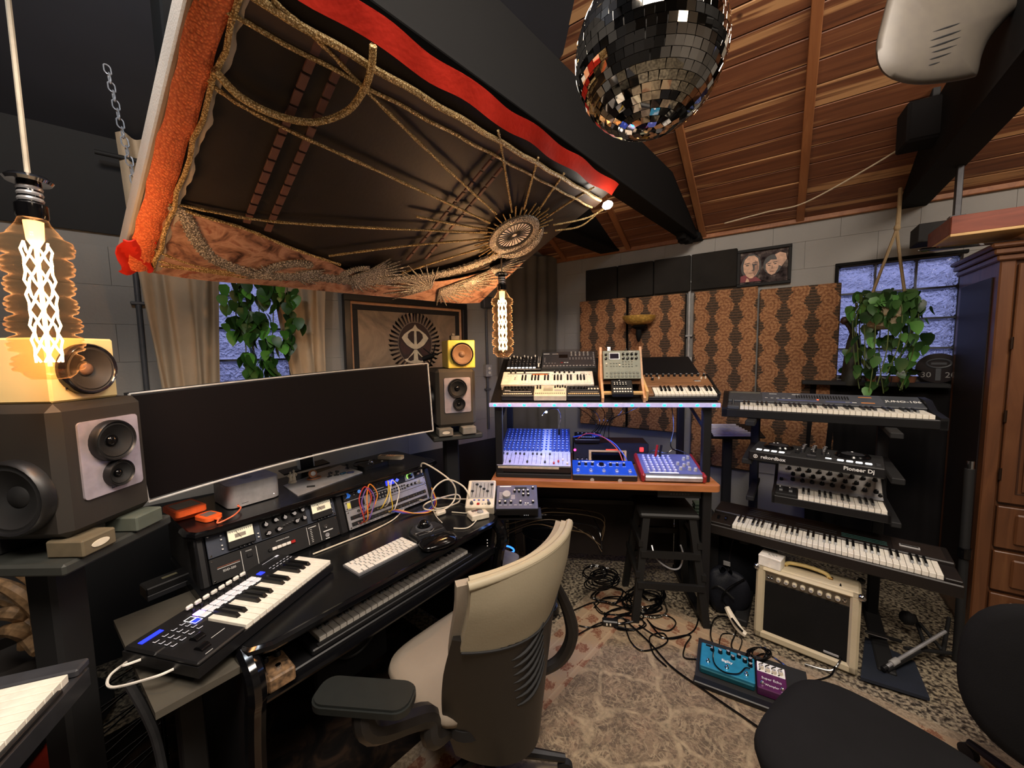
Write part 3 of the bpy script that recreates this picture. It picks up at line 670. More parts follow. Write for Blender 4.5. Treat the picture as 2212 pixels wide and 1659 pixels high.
# ---------------------------------------------------------------- mirror ball
mbc = dep(1401, 122, 1.04); RB = .195
ball = T('mirror_ball', 'big mirrored disco ball hanging under the cedar ceiling', 'disco ball', Matrix.Translation(mbc))
P('core', MB().sph((0, 0, 0), RB-.004, 40, 24), MIRB, ball)
tiles = []; nr = 30
for i in range(nr):
    th = math.pi*(i+.5)/nr; n = max(6, int(2*math.pi*math.sin(th)*RB/(math.pi*RB/nr)/1.1))
    for k in range(n):
        a = 2*math.pi*(k+.5*(i % 2)+random.uniform(-.06, .06))/n; d = Vector((math.sin(th)*math.cos(a), math.sin(th)*math.sin(a), math.cos(th)))
        vis = d.dot((CAM-mbc).normalized()); tiles.append((vis, d, math.pi*RB/nr*.47, math.pi*RB*math.sin(th)/n*.95))
tiles.sort(key=lambda t: -t[0]); rest = MB(); tm = {}
for idx, (vis, d, hh, hw) in enumerate(tiles):
    zx = d; t1 = Vector((0, 0, 1)).cross(zx); t1 = t1.normalized() if t1.length > .01 else Vector((1, 0, 0)); t2 = zx.cross(t1)
    j1, j2 = random.gauss(0, .025), random.gauss(0, .025); zx = (zx+t1*j1+t2*j2).normalized(); t1 = (t1-zx*t1.dot(zx)).normalized(); t2 = zx.cross(t1); c = d*RB
    M = Matrix(((t1.x, t2.x, zx.x, c.x), (t1.y, t2.y, zx.y, c.y), (t1.z, t2.z, zx.z, c.z), (0, 0, 0, 1)))
    if idx < 300:
        k = round(hw, 4)
        if k not in tm: tm[k] = MB().box(-hw, hw, -hh, hh, -.004, 0).mesh('mirror_tile', MIRR, 0)
        P('mirror_tile', tm[k], None, ball, M)
    else: rest.box(-hw, hw, -hh, hh, -.004, 0, 0, M)
P('mirror_tiles', rest, MIRR, ball, kind='stuff', smooth=0)
P('hanger', MB().lathe([(.03, RB-.006), (.03, RB+.02), (.008, RB+.03), (.008, RB+1.0)], 14), SILV, ball)

# ---------------------------------------------------------------- left wall: curtains, plant, picture
def curtain(name, label, M, tl, tr, bl_, br, nf, amp, mat, off=.06, nv=14, ph=0, pinch=None):
    def fn(u, v):
        w = 1-v; a = (tl[0]+(tr[0]-tl[0])*u, tl[1]+(tr[1]-tl[1])*u); b = (bl_[0]+(br[0]-bl_[0])*u, bl_[1]+(br[1]-bl_[1])*u)
        k = amp*(.6+.4*math.sin(u*9+ph))*(.7+.3*v)
        return (a[0]*v+b[0]*w+.006*math.sin(v*7+u*20), -off-k*math.sin(u*nf*2*math.pi+ph+.5*math.sin(v*4)), a[1]*v+b[1]*w)
    return ONE(name, MB().grid(fn, nf*10, nv, .004), mat, label, 'curtain', M, smooth=80)
q = lambda px, py, off=.1: wa(px, py, off)
curtain('linen_curtain', 'beige linen curtain gathered at the left of the plant window', FA, q(246, 285), (-2.80, q(246, 285)[1]), (q(358, 845)[0], 1.15), (q(462, 845)[0], 1.15), 4, .035, LINEN, .10, 14, .4)
curtain('linen_curtain', 'beige linen curtain hanging at the right of the plant window', FA, (-2.62, 2.32), (q(706, 630)[0], 2.32), (q(640, 800)[0], 1.15), (q(698, 800)[0], 1.15), 3, .03, LINEN, .10, 14, 1.2)
ONE('curtain_rod', MB().cyl((-3.3, -.12, 2.62), (-2.1, -.12, 2.62), .011), BLKM, 'black rod above the curtains of the left window, mostly behind the canopy', 'curtain rod', FA)
curtain('corner_curtain', 'charcoal curtain covering the room corner behind the hanging bulb', FA, (-.80, 2.50), (-.02, 2.60), (-.80, .75), (-.02, .75), 5, .02, BCURT, .07, 14, 2)

def leafmesh(w, l):
    pts = [(0, 0), (.30, -.10), (.50, .12), (.46, .40), (.28, .72), (0, 1.0)]
    vs = []; fs = []
    for i, (x, y) in enumerate(pts):
        b = -.22*(y-.3)**2
        if x == 0: vs.append((0, y*l, b*l))
        else: vs += [(-x*w, y*l, b*l+.10*x*l), (0, y*l, b*l), (x*w, y*l, b*l+.10*x*l)]
    fs = [(0, 2, 1), (0, 3, 2)]
    k = 1
    for _ in range(3): fs += [(k, k+1, k+4, k+3), (k+1, k+2, k+5, k+4)]; k += 3
    e = len(vs)-1; fs += [(k, k+1, e), (k+1, k+2, e)]
    return MB().add(vs, fs)
LM = [leafmesh(.055, .062).mesh('leaf', LEAF, 80), leafmesh(.062, .075).mesh('leaf', LEAF, 80)]
LM2 = [leafmesh(.046, .058).mesh('leaf', LEAF2, 80), leafmesh(.055, .066).mesh('leaf', LEAF2, 80)]
def leaves(parent, strands, lm, per, spread, M, mat):
    for st in strands:
        pts = spline(st, 6); P('vine', MB().tube(pts, .003, 5), mat, parent)
        for i in range(per):
            p = pts[int(random.random()*(len(pts)-1))]; d = Vector((random.gauss(0, spread), random.gauss(-.02, spread*.7), random.gauss(0, spread*.6)))
            P('leaf', random.choice(lm), None, parent, TR(*(p+d)) @ RZ(random.uniform(-70, 70)) @ RX(random.uniform(-125, -50)) @ RY(random.uniform(-50, 50)) @ SC(*(3*[random.uniform(.8, 1.25)])))
STEM = MT('vine stem', '#4c5a2a', .6)
pl = T('trailing_plant', 'leafy green pothos trailing down in front of the left glass block window', 'plant', FA)
qa = lambda px, py: Vector((wa(px, py, .20)[0], -.20, wa(px, py, .20)[1]))
leaves(pl, [[qa(505, 600), qa(510, 680), qa(530, 740), qa(530, 800)], [qa(530, 600), qa(540, 690), qa(545, 760), qa(540, 815)], [qa(560, 600), qa(560, 680), qa(570, 740), qa(575, 790)], [qa(590, 600), qa(590, 700), qa(585, 780), qa(590, 812)], [qa(620, 620), qa(626, 690), qa(610, 750)]], LM, 34, .026, None, STEM)
P('pot', MB().lathe([(.07, 0), (.10, .14), (.105, .15), (.09, .15), (.085, .12), (.0001, .12)], 18, TR(qa(555, 600).x, -.16, 2.18)), MT('terracotta pot', '#8a5a40', .8), pl)
P('hanger', MB().tube([(qa(555, 600).x, -.12, 2.31), (qa(555, 600).x, -.12, 2.40)], .004), BLKM, pl)

# framed emblem print
px0, px1, pz0, pz1 = -2.165, -1.136, 1.33, 2.042
fr = T('framed_print', 'wide black framed print of a feathered oval emblem on the left wall', 'picture', FA @ TR((px0+px1)/2, -.012, (pz0+pz1)/2) @ RY(.6))
hw, hh = (px1-px0)/2, (pz1-pz0)/2
def frame4(w, h, b, y0, y1): return MB().box(-w, w, y0, y1, h-b, h, .003).box(-w, w, y0, y1, -h, -h+b, .003).box(-w, -w+b, y0, y1, -h+b, h-b, .003).box(w-b, w, y0, y1, -h+b, h-b, .003)
P('frame', frame4(hw, hh, .045, -.05, 0), BLK, fr)
P('tan_mat', frame4(hw-.045, hh-.045, .020, -.022, -.004), MT('tan mount', '#b98e6d', .7), fr)
P('dark_mat', frame4(hw-.065, hh-.065, .038, -.018, -.004), MT('near black mount', '#1b1817', .8), fr)
def sepia():
    q = NT('sepia print paper'); v = q.obj(); x, y, z = q.xyz(v); n1 = q.noise(v, 3.2, 5, .6, 1.5)
    q.set(q.ramp(n1, (.32, '#5a4c3f'), (.5, '#84705b'), (.64, '#9c846a'), (.78, '#6a5a4a')), .5); return q.mat
P('print_sheet', MB().box(-hw+.08, hw-.08, -.012, -.006, -hh+.08, hh-.08), sepia(), fr)
ec = wa(898, 742, .03); ecx, ecz = ec[0]-(px0+px1)/2, ec[1]-(pz0+pz1)/2; orx, orz = .142, .168
PB = MT('emblem bone print', '#c8bda4', .6); PD = MT('emblem dark brown print', '#2c1b18', .6); PM = MT('emblem maroon print', '#3d2320', .6)
em = TR(ecx, -.0125, ecz) @ RX(90)
def ell(rx, rz, n=32, cx=0, cz=0): return [(cx+rx*math.cos(2*math.pi*k/n), cz+rz*math.sin(2*math.pi*k/n)) for k in range(n)]
ringg = MB().prism(ell(orx*1.08, orz*1.08), 0, .001, em); P('emblem_ring', ringg, MT('emblem ring print', '#6f6255', .5), fr)
P('emblem_oval', MB().prism(ell(orx, orz), .001, .0018, em), PD, fr)
fe = MB().prism([(-.04*0+0, 0), (.02, .028), (.065, .035), (.118, .012), (.05, .0), (.02, -.022)], 0, .0008)
fm = MB().prism([(0, -.013), (.05, -.012), (.085, .004), (.112, .030), (.094, -.006), (.05, .006), (0, .010)], 0, .0012).mesh('emblem_feather', PD)
for k in range(34):
    a = R(-65+ (310)*k/33)   # open at the bottom
    a = math.pi/2 + (k-16.5)/16.5*R(150)
    sgn = 1 if k >= 17 else -1
    P('emblem_feather', fm, None, fr, em @ TR(orx*1.03*math.cos(a), orz*1.03*math.sin(a), 0) @ Matrix.Rotation(a, 4, 'Z') @ SC(.70, (-.55 if sgn > 0 else .55), 1))
z1 = .0018; z2 = .0026
head = [(0, .155), (.02, .125), (.06, .10), (.095, .075), (.118, .045), (.10, .018), (.075, -.012), (.04, -.035), (.012, -.045)]
body = [(.012, -.05), (.03, -.075), (.07, -.12), (.10, -.128), (.085, -.145), (.05, -.158), (0, -.166)]
for nm, half, mt, za, zb in (('emblem_head', head, PB, z1, z2), ('emblem_tail', body, PB, z1, z2)):
    poly = half+[(-x, z) for x, z in reversed(half)]; P(nm, MB().prism(poly, za, zb, em @ SC(.98, .98, 1)), mt, fr)
for sx in (-1, 1):
    P('emblem_eye', MB().prism([(sx*x, z) for x, z in ((.010, .10), (.035, .098), (.062, .075), (.066, .045), (.04, .015), (.012, -.008))], z2, z2+.0008, em), PD, fr)
    P('emblem_drop', MB().prism([(sx*x, z) for x, z in ((.016, -.075), (.03, -.09), (.062, -.115), (.07, -.132), (.045, -.140), (.02, -.132))], z2, z2+.0008, em), PD, fr)
    P('emblem_cheek', MB().prism([(sx*x, z) for x, z in ((.03, -.045), (.08, -.02), (.122, .02), (.13, -.03), (.10, -.09), (.06, -.085))], z1, z1+.0006, em), PM, fr)
# sepia figures either side of the emblem
FIG = MT('pale sepia figure print', '#a58d74', .6)
for pts in (((-.40, -.30), (-.40, -.10), (-.36, .06), (-.33, .11), (-.29, .08), (-.29, -.02), (-.22, -.10), (-.15, -.16), (-.16, -.30)), ((.33, -.28), (.33, .02), (.36, .10), (.39, .06), (.40, -.10), (.40, -.28))):
    P('print_figure', MB().prism(pts, -.0124, -.0118, RX(90)), FIG, fr)
# conduit pipes and outlets
def conduit(M, x, z0, z1, label, boxz=None, mat=GRY):
    t = T('conduit', label, 'conduit', M); P('pipe', MB().cyl((x, -.02, z0), (x, -.02, z1), .012), mat, t)
    for z in (z0+.25*(z1-z0), z0+.75*(z1-z0)): P('strap', MB().box(x-.03, x+.03, -.034, 0, z-.008, z+.008, .003), mat, t)
    if boxz is not None:
        P('outlet_box', MB().box(x-.035, x+.035, -.05, 0, boxz-.055, boxz+.055, .004), LGRY, t)
        for dz in (-.02, .02): P('socket_face', MB().lathe([(.014, 0), (.014, .004), (.012, .006)], 12, TR(x, -.05, boxz+dz) @ RX(90)), WHT, t)
    return t
conduit(FA, -3.205, .9, 2.25, 'grey steel conduit on the wall between left speaker and curtain')
conduit(FA, -.90, .9, 2.4, 'grey steel conduit and junction box beside the right cream speaker', 1.45)
P('junction_box', MB().box(-.95, -.85, -.06, 0, 2.02, 2.12, .006), GRY, [o for o in COL.objects if o.name.startswith('conduit')][-1] if False else bpy.data.objects['conduit.001'])
conduit(FB, 1.352, 1.50, 2.42, 'pale conduit with a white outlet between the patterned panels', 1.49, LGRY)
# left spare cube shadow box behind the speaker: small black clip lamp clamped to the picture
cm = T('clip_camera', 'small black camera on a spiky clamp beside the right cream speaker', 'camera', Matrix.Translation(dep(930, 772, 2.45)))
P('camera_body', MB().cyl((-.05, 0, -.012), (.02, 0, .012), .016), BLKM, cm)
for a in (20, 75, 140, 250): P('clamp_arm', MB().cyl((.015, 0, .01), (.015+.075*math.cos(R(a)), 0, .01+.075*math.sin(R(a))), .004), BLKM, cm)

# ---------------------------------------------------------------- back wall: panels, foam, portrait, sconce
def pan(x0, x1, z0, z1, th, label):
    t = T('acoustic_panel', label, 'acoustic panel', FB @ TR((x0+x1)/2, 0, (z0+z1)/2), 'patterned acoustic panels on the back wall'); w, h = (x1-x0)/2, (z1-z0)/2
    P('fabric_face', MB().box(-w, w, -th, -th+.02, -h, h, .006), PANEL, t); P('side_wrap', MB().box(-w+.002, w-.002, -th+.018, -.001, -h+.002, h-.002), FOAM, t)
xs_ = [wb(px, 640, .09)[0] for px in (1252, 1352, 1357, 1480)]; 
pan(xs_[0], xs_[1], .88, wb(1252, 652, .09)[1], .09, 'leftmost patterned rust acoustic panel, behind the sconce bowl edge')
pan(xs_[2], xs_[3], .88, wb(1480, 633, .09)[1], .09, 'patterned rust acoustic panel directly behind the gold sconce')
xs_ = [wb(px, 640, .06)[0] for px in (1499, 1637, 1641, 1817)]
pan(xs_[0], xs_[1], .62, wb(1499, 631, .06)[1], .06, 'tall patterned rust acoustic panel just right of the pale conduit')
pan(xs_[2], xs_[3], .80, wb(1815, 610, .06)[1], .06, 'rightmost patterned rust acoustic panel beside the glass block window')
fx = [wb(px, 610, .05)[0] for px in (1264, 1333, 1411, 1492, 1592)]
for k, wh in enumerate(('leftmost', 'second from the left', 'third from the left', 'rightmost, touching the portrait')):
    ONE('foam_tile', MB().box(fx[k]+.004, fx[k+1]-.004, -.05, -.001, 2.105+.003*k, 2.408+.002*k, .006), FOAM, 'charcoal square foam tile above the patterned panels, '+wh, 'foam tile', FB, 'charcoal foam tiles in a row')
a0, a1 = wb(1592, 580, .03)[0], wb(1710, 570, .03)[0]; zt, zb = wb(1650, 534, .03)[1], wb(1650, 616, .03)[1]
po = T('framed_portrait', 'black framed photo of two pale faces above the patterned panels', 'picture', FB @ TR((a0+a1)/2, -.004, (zt+zb)/2)); w, h = (a1-a0)/2, (zt-zb)/2
P('frame', frame4(w, h, .022, -.03, 0), BLKM, po)
def photobg():
    q = NT('dark photo print'); v = q.obj(); q.set(q.ramp(q.noise(v, 22, 4, .6), (.35, '#1d1719'), (.55, '#4b4242'), (.72, '#8c8178')), .8, spec=.1); return q.mat
P('photo_sheet', MB().box(-w+.02, w-.02, -.012, -.006, -h+.02, h-.02), photobg(), po)
SK = MT('photo skin tone', '#c79c80', .5, sc=40, var=.12); SK2 = MT('photo shaded skin', '#8d6650', .5, sc=40, var=.15); HR = MT('photo dark hair', '#17100f', .5); MR = MT('photo maroon shirt', '#7a2a33', .6)
em = TR(0, -.0122, 0) @ RX(90); k = w/.18
def flat(nm, pts, m, z): P(nm, MB().prism([(x*k, y*k) for x, y in pts], z, z+.0005, em), m, po)
def flat2(nm, pts, m, z, c, q): flat(nm, [(c[0]+(x-c[0])*q, c[1]+(y-c[1])*q) for x, y in pts], m, z)
A_, B_ = ((-.085, .0), 1.16), ((.062, -.01), 1.22)
def fa(nm, pts, m, z): flat2(nm, pts, m, z, *A_)
def fb_(nm, pts, m, z): flat2(nm, pts, m, z, *B_)
fa('photo_hair', ell(.060, .084, 24, -.084, .010), HR, -.0001)
fa('photo_face', [(-.130, .02), (-.126, -.02), (-.110, -.052), (-.090, -.070), (-.074, -.070), (-.052, -.048), (-.038, -.015), (-.036, .02), (-.044, .06), (-.066, .082), (-.100, .082), (-.122, .058)], SK, .0002)
fa('photo_cheek', [(-.072, .0), (-.060, .05), (-.042, .03), (-.040, -.02), (-.062, -.055), (-.074, -.03)], SK2, .0006)
for a_, b_ in ((-.106, .022), (-.058, .024)): fa('photo_brow', [(a_-.017, b_+.006), (a_+.014, b_+.010), (a_+.014, b_+.014), (a_-.017, b_+.011)], HR, .0012); fa('photo_eye', ell(.010, .004, 10, a_, b_-.003), HR, .0012)
fa('photo_nose', [(-.078, .03), (-.070, -.012), (-.082, -.018), (-.064, -.022), (-.062, .02)], HR, .0012); fa('photo_mouth', ell(.016, .004, 10, -.084, -.036), SK2, .0012)
flat('photo_shirt', [(-.155, -.108), (-.155, -.06), (-.12, -.05), (-.09, -.085), (-.05, -.07), (-.01, -.108)], MR, .0001); flat('photo_collar', [(-.12, -.108), (-.11, -.075), (-.098, -.088), (-.092, -.108)], SK, .0004)
fb_('photo_hair', ell(.050, .062, 20, .060, .006), HR, -.0001)
fb_('photo_face', [(.024, .012), (.024, -.02), (.036, -.045), (.056, -.060), (.074, -.052), (.090, -.022), (.094, .012), (.080, .034), (.050, .036)], SK, .0002); fb_('photo_hand', [(.088, .0), (.080, .045), (.070, .066), (.098, .078), (.128, .066), (.134, .03), (.108, -.012)], SK, .0007)
for a_, b_ in ((.042, .006), (.074, .012)): fb_('photo_brow', [(a_-.012, b_+.003), (a_+.011, b_+.007), (a_+.011, b_+.011), (a_-.012, b_+.008)], HR, .0012); fb_('photo_eye', ell(.008, .0035, 10, a_, b_-.004), HR, .0012)
fb_('photo_nose', [(.058, .0), (.052, -.022), (.066, -.022)], SK2, .0012); fb_('photo_mouth', ell(.012, .004, 10, .057, -.038), SK2, .0012)
sx_, sz_ = wb(1380, 690, .2); sc_ = T('wall_sconce', 'gold half bowl sconce on a dark bracket over the patterned panels', 'wall lamp', FB @ TR(sx_, -.20, sz_))
GB = NT('hammered gold bowl'); _v = GB.obj(); GB.set(GB.ramp(GB.vor(_v, 40), (.1, '#dcb05a'), (.6, '#b08a42')), .35, .25); GB.bump(GB.vor(_v, 40), .4, .004); GB = GB.mat
P('bowl', MB().lathe([(.140, .030), (.143, .026), (.132, -.004), (.098, -.036), (.03, -.052), (.0001, -.054), (.0001, -.046), (.09, -.028), (.122, .0), (.134, .030)], 32, cap=False), GB, sc_)
P('bracket', MB().lathe([(.04, -.05), (.07, -.062), (.05, -.075), (.022, -.09), (.028, -.13), (.02, -.16), (.012, -.19), (.001, -.20)], 16), BEAM, sc_)
P('arm', MB().box(-.015, .015, 0, .108, -.10, -.07, .004), BEAM, sc_)
# ---------------------------------------------------------------- shared builders for keys, knobs, buttons
BLACKS = {0, 1, 3, 4, 5}
def piano(par, x0, y0, z, n, ww, dw, db, start=0, thick=.016, mw=None, mb=None, M=Matrix(), bh=.011):
    mw = mw or IVORY; mb = mb or EBONY
    wm = MB().box(.0009, ww-.0009, 0, dw, -thick, 0, .0012).mesh('white_key', mw)
    bw = ww*.56; g = MB(); vs = [(0, 0, 0), (bw, 0, 0), (bw, db, 0), (0, db, 0), (bw*.12, db*.10, bh), (bw*.88, db*.10, bh), (bw*.88, db, bh), (bw*.12, db, bh)]
    g.convex(vs, [(0, 1, 2, 3), (4, 5, 6, 7), (0, 1, 5, 4), (1, 2, 6, 5), (2, 3, 7, 6), (3, 0, 4, 7)]); bm_ = g.mesh('black_key', mb)
    for i in range(n):
        P('white_key', wm, None, par, M @ TR(x0+i*ww, y0, z))
        if (start+i) % 7 in BLACKS and i < n-1: P('black_key', bm_, None, par, M @ TR(x0+(i+1)*ww-bw/2, y0+dw-db, z))
KM = {}
def knob_mesh(r, h, mat, cap=None, n=14):
    k = (r, h, mat.name, cap.name if cap else '')
    if k not in KM:
        g = MB(); g.lathe([(r*1.08, 0), (r, h*.18), (r*.86, h*.92), (r*.78, h), (.0001, h)], n)
        g.m = 1; g.box(-r*.10, r*.10, r*.15, r*.95, h*.96, h*1.03)
        if cap: g.m = 2; g.lathe([(r*.62, h), (r*.60, h*1.04), (.0001, h*1.04)], n)
        KM[k] = g.mesh('knob', [mat, PRNT]+([cap] if cap else []))
    return KM[k]
def knobs(par, pts, r, h, mat=None, cap=None, M=Matrix(), name='knob'):
    me = knob_mesh(r, h, mat or BLK, cap)
    for p in pts: P(name, me, None, par, M @ TR(p[0], p[1], p[2] if len(p) > 2 else 0) @ RZ(random.uniform(-120, 120)))
def buttons(par, pts, w, d, h, mat, M=Matrix(), name='button'):
    me = MB().box(-w/2, w/2, -d/2, d/2, 0, h, min(w, d)*.15).mesh(name, mat)
    for p in pts: P(name, me, None, par, M @ TR(p[0], p[1], p[2] if len(p) > 2 else 0))
def grid2(x0, x1, nx, y0, y1, ny, z=0):
    return [(x0+(x1-x0)*i/max(1, nx-1), y0+(y1-y0)*j/max(1, ny-1), z) for j in range(ny) for i in range(nx)]
def stuffbox(par, name, boxes, mat, M=Matrix(), c=0):
    g = MB()
    for b in boxes: g.box(*b, c, M)
    return P(name, g, mat, par, kind='stuff')
def dashes(par, segs, M, mat=None, w=.0008, name='print_marks'):
    g = MB()
    for a, b, c, d in segs: g.box(a, b, c, d, 0, .0005, 0, M)
    return P(name, g, mat or PRNT, par, kind='stuff')

# ---------------------------------------------------------------- studio desk
DM = F((-.766, 1.018), 38); DMi = DM.inverted()
def dk(px, py, z): return DMi @ atz(px, py, z)
desk = T('studio_desk', 'black studio desk with rack bridge, keyboard tray and curved tube ends', 'desk', DM)
P('desktop', MB().prism(rrect(0, 1.13, 0, .92, .07, 6), .752, .78), DESK, desk)
P('front_edge', MB().tube([(x, y, .766) for x, y in [(.0, .3), (.0, .07), (.02, .02), (.07, .0), (.3, 0), (.6, 0), (.9, 0), (1.06, 0), (1.11, .02), (1.13, .07), (1.13, .3)]], .0155, 8), BLKG, desk)
P('bridge_top', MB().prism(rrect(.0, 1.15, .50, .93, .05, 5), .962, .985), DESK, desk)
P('bridge_edge', MB().tube([(0.0, .6, .974), (.0, .54, .974), (.02, .505, .974), (.06, .498, .974), (.6, .498, .974), (1.1, .498, .974), (1.14, .51, .974), (1.15, .55, .974), (1.15, .6, .974)], .0135, 8), BLKG, desk)
RK = TR(0, .47, .785) @ RX(71.4)          # rack face: x along, y up the face, z out of it
for x0, x1 in ((.012, .043), (.532, .572), (1.062, 1.10)): P('rack_upright', MB().box(x0, x1, -.005, .185, -.10, .006, .008, RK), BLK, desk)
P('rack_back', MB().box(.02, 1.09, .0, .185, -.34, -.10, 0, RK), BLKM, desk)
P('bridge_side', MB().box(.012, .04, .52, .92, .78, .962), BLKM, desk); P('bridge_side', MB().box(1.08, 1.10, .52, .92, .78, .962), BLKM, desk)
for sx in (.0, 1.10):
    P('end_tube', MB().tube(spline([(sx+.015, .05, .755), (sx+.015, -.01, .72), (sx+.015, -.02, .66), (sx+.015, .0, .60), (sx+.015, .03, .40), (sx+.015, .04, .04)], 6), .028, 10), BLKG, desk)
    P('side_panel', MB().prism([(.05, .03), (.05, .60), (.03, .72), (.08, .752), (.80, .752), (.80, .03)], sx, sx+.03, Matrix(((0, 0, 1, 0), (1, 0, 0, 0), (0, 1, 0, 0), (0, 0, 0, 1)))), BLK, desk)
    P('chrome_bolt', MB().sph((sx+.015, -.022, .715), .012, 10, 8), CHR, desk)
P('lower_rail', MB().tube([(.0, .02, .603), (.3, .015, .600), (.8, .015, .600), (1.14, .02, .603)], .015, 8), BLKG, desk)
P('keyboard_tray', MB().box(.04, 1.09, .035, .45, .60, .62, .004), BLK, desk)
P('tray_back', MB().box(.03, 1.10, .45, .47, .30, .752), BLKM, desk)
P('back_panel', MB().box(.03, 1.10, .86, .88, .05, .75), BLKM, desk)
for x in (1.02,):
    for k in range(3): P('indicator_light', MB().sph((x, -.004+.0, .70-.015*k), .003, 8, 6), PRNT, desk)
# grey wing board on the left end
A, B, C_ = [DMi @ atz(px, py, .748) for px, py in ((245, 1340), (335, 1540), (545, 1425))]
Dd = A+(C_-B)
P('side_wing', MB().prism([(p.x, p.y) for p in (A, B, C_, Dd)], .728, .748), MT('grey wing laminate', '#4a463e', .55, sc=12, bump=.1), desk, label='grey laminate wing board on the left end')
c = (A+B+C_+Dd)/4
P('wing_leg', MB().box(c.x-.03, c.x+.03, c.y-.10, c.y-.04, 0, .728, .004), BLKM, desk)
P('wing_bracket', MB().cyl((B.x+.12, B.y+.08, .70), (B.x+.2, B.y+.12, .70), .008), CHR, desk)

# keyboard controller on the tray
kb = T('tray_keyboard', 'white keyed controller slid into the tray under the desktop', 'keyboard', DM @ TR(.225, .05, .622))
P('body', MB().box(-.03, .735, -.012, .24, 0, .022, .004), BLK, kb)
P('key_bed', MB().box(-.01, .72, -.010, .0, .022, .03), BLKM, kb)
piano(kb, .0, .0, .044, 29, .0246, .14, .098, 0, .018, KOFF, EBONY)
P('rear_panel', MB().box(-.03, .735, .142, .24, .022, .06, .004), BLK, kb)

# rack units
GUN = MT('blue grey rack panel', '#3a3f4b', .45, .2)
def rack(x0, y0, u, mat, name, label, th=.004):
    t = T(name, label, 'rack unit', DM @ RK @ TR(x0, y0, 0)); h = .0445*u-.001
    P('front_panel', MB().box(0, .483, 0, h, -.003, th, .001), mat, t); P('chassis', MB().box(.02, .463, .002, h-.002, -.095, -.003), BLKM, t)
    for x in (.008, .475):
        for y in (.008, h-.008): P('rack_screw', MB().lathe([(.004, th), (.0035, th+.002), (.0001, th+.0025)], 8, TR(x, y, 0)), CHR, t)
    return t
u1 = rack(.046, .0945, 2, GUN, 'compressor_unit', 'blue grey rack compressor with two cream meters and black knob panel')
P('knob_panel', MB().box(.175, .355, .004, .084, .004, .006, .001), BLK, u1)
VUF = MT('cream meter face', '#e6dcc0', .5, emit='#e6dcc0', es=.25)
for x in (.06, .372):
    v = P('vu_meter', MB().box(x, x+.092, .010, .082, .004, .020, .003), BLK, u1)
    P('meter_face', MB().box(x+.004, x+.088, .038, .078, .020, .0206), VUF, v)
    P('meter_badge', MB().box(x+.026, x+.062, .046, .060, .0206, .0212), MT('grey badge', '#8e877a', .5), v)
    P('needle', MB().box(-.0006, .0006, 0, .034, .0212, .0218, 0, TR(x+.046, .042, 0) @ RZ(28)), BLKM, v)
    dashes(v, [(x+.012+i*.0068, x+.0135+i*.0068, .068, .073) for i in range(11)], TR(0, 0, .0206), BLKM)
knobs(u1, [(.195, .058, .006), (.232, .064, .006), (.268, .062, .006), (.306, .066, .006), (.340, .070, .006), (.200, .022, .006), (.238, .024, .006), (.310, .032, .006), (.342, .034, .006)], .0115, .016, BLKG, SILV)
for i in range(4): P('toggle', MB().lathe([(.004, .006), (.003, .010), (.002, .020)], 8, TR(.262+i*.012, .030+.002*i, 0)), CHR, u1)
buttons(u1, [(.045, .02), (.045, .034), (.045, .056), (.045, .07), (.165, .02), (.165, .034), (.47-.004, .02), (.47-.004, .034), (.47-.004, .056)], .005, .005, .008, PRNT, TR(0, 0, .004))
knobs(u1, [(.10+i*.014, .012-.006, .004) for i in range(4)]+[(.40+i*.014, .006, .004) for i in range(4)], .004, .007, BLK)
u2 = rack(.046, .003, 2, BLKM, 'delay_unit', 'black rack chorus unit with white lines and a red ended button row')
dashes(u2, [(.098, .0995, .006, .082), (.150, .1515, .006, .082), (.345, .3465, .006, .082), (.398, .3995, .006, .082), (.02, .092, .046, .0475)], TR(0, 0, .004))
dashes(u2, [(.02, .092, .051, .0522)], TR(0, 0, .004), MT('rust print', '#a0583a', .6))
TXT('SDD-320', .011, PRNT, u2, TR(.056, .034, .0045)); TXT('POWER', .006, PRNT, u2, TR(.125, .074, .0045)); TXT('DIMENSION MODE', .006, PRNT, u2, TR(.248, .070, .0045))
P('power_switch', MB().box(.116, .134, .05, .064, .004, .009, .001), BLK, u2)
buttons(u2, [(.212+i*.018, .046) for i in range(4)], .0165, .012, .008, WHT, TR(0, 0, .004), 'mode_button'); buttons(u2, [(.284, .046)], .0165, .012, .008, RED, TR(0, 0, .004), 'mode_button')
P('round_knob', MB().lathe([(.006, .004), (.005, .012), (.0001, .012)], 12, TR(.194, .046, 0)), BLK, u2)
dashes(u2, [(.358, .366-.001*(i % 2), .066-i*.0075, .068-i*.0075) for i in range(8)]+[(.352, .386, .074, .077)], TR(0, 0, .004))
for y, m in ((.058, CHR), (.020, SILV)):
    P('jack_socket', MB().lathe([(.009, .004), (.009, .009), (.005, .009), (.005, .006), (.0001, .006)], 14, TR(.425, y, 0)), m, u2)
dashes(u2, [(.412, .455, .036, .0405), (.416, .434, .004, .007)], TR(0, 0, .004))
u3 = rack(.576, .139, 1, BLK, 'audio_interface', 'black rack interface with blue badge and green ringed knob, topmost in the right bay')
P('blue_swoosh', MB().prism([(.012, .012), (.03, .010), (.04, .02), (.028, .034), (.016, .038), (.022, .028), (.02, .018)], .004, .005), MT('blue print', '#2f6fd0', .4, emit='#2f6fd0', es=.4), u3)
P('round_badge', MB().lathe([(.0085, .004), (.0085, .006), (.0001, .006)], 16, TR(.085, .026, 0)), MT('blue badge', '#5c93e0', .3, emit='#5c93e0', es=.6), u3)
P('display', MB().box(.235, .285, .010, .036, .004, .005), LEDB, u3); TXT('24', .018, MT('blue digits', '#8090ff', .4, emit='#7080ff', es=2), u3, TR(.255, .024, .0055))
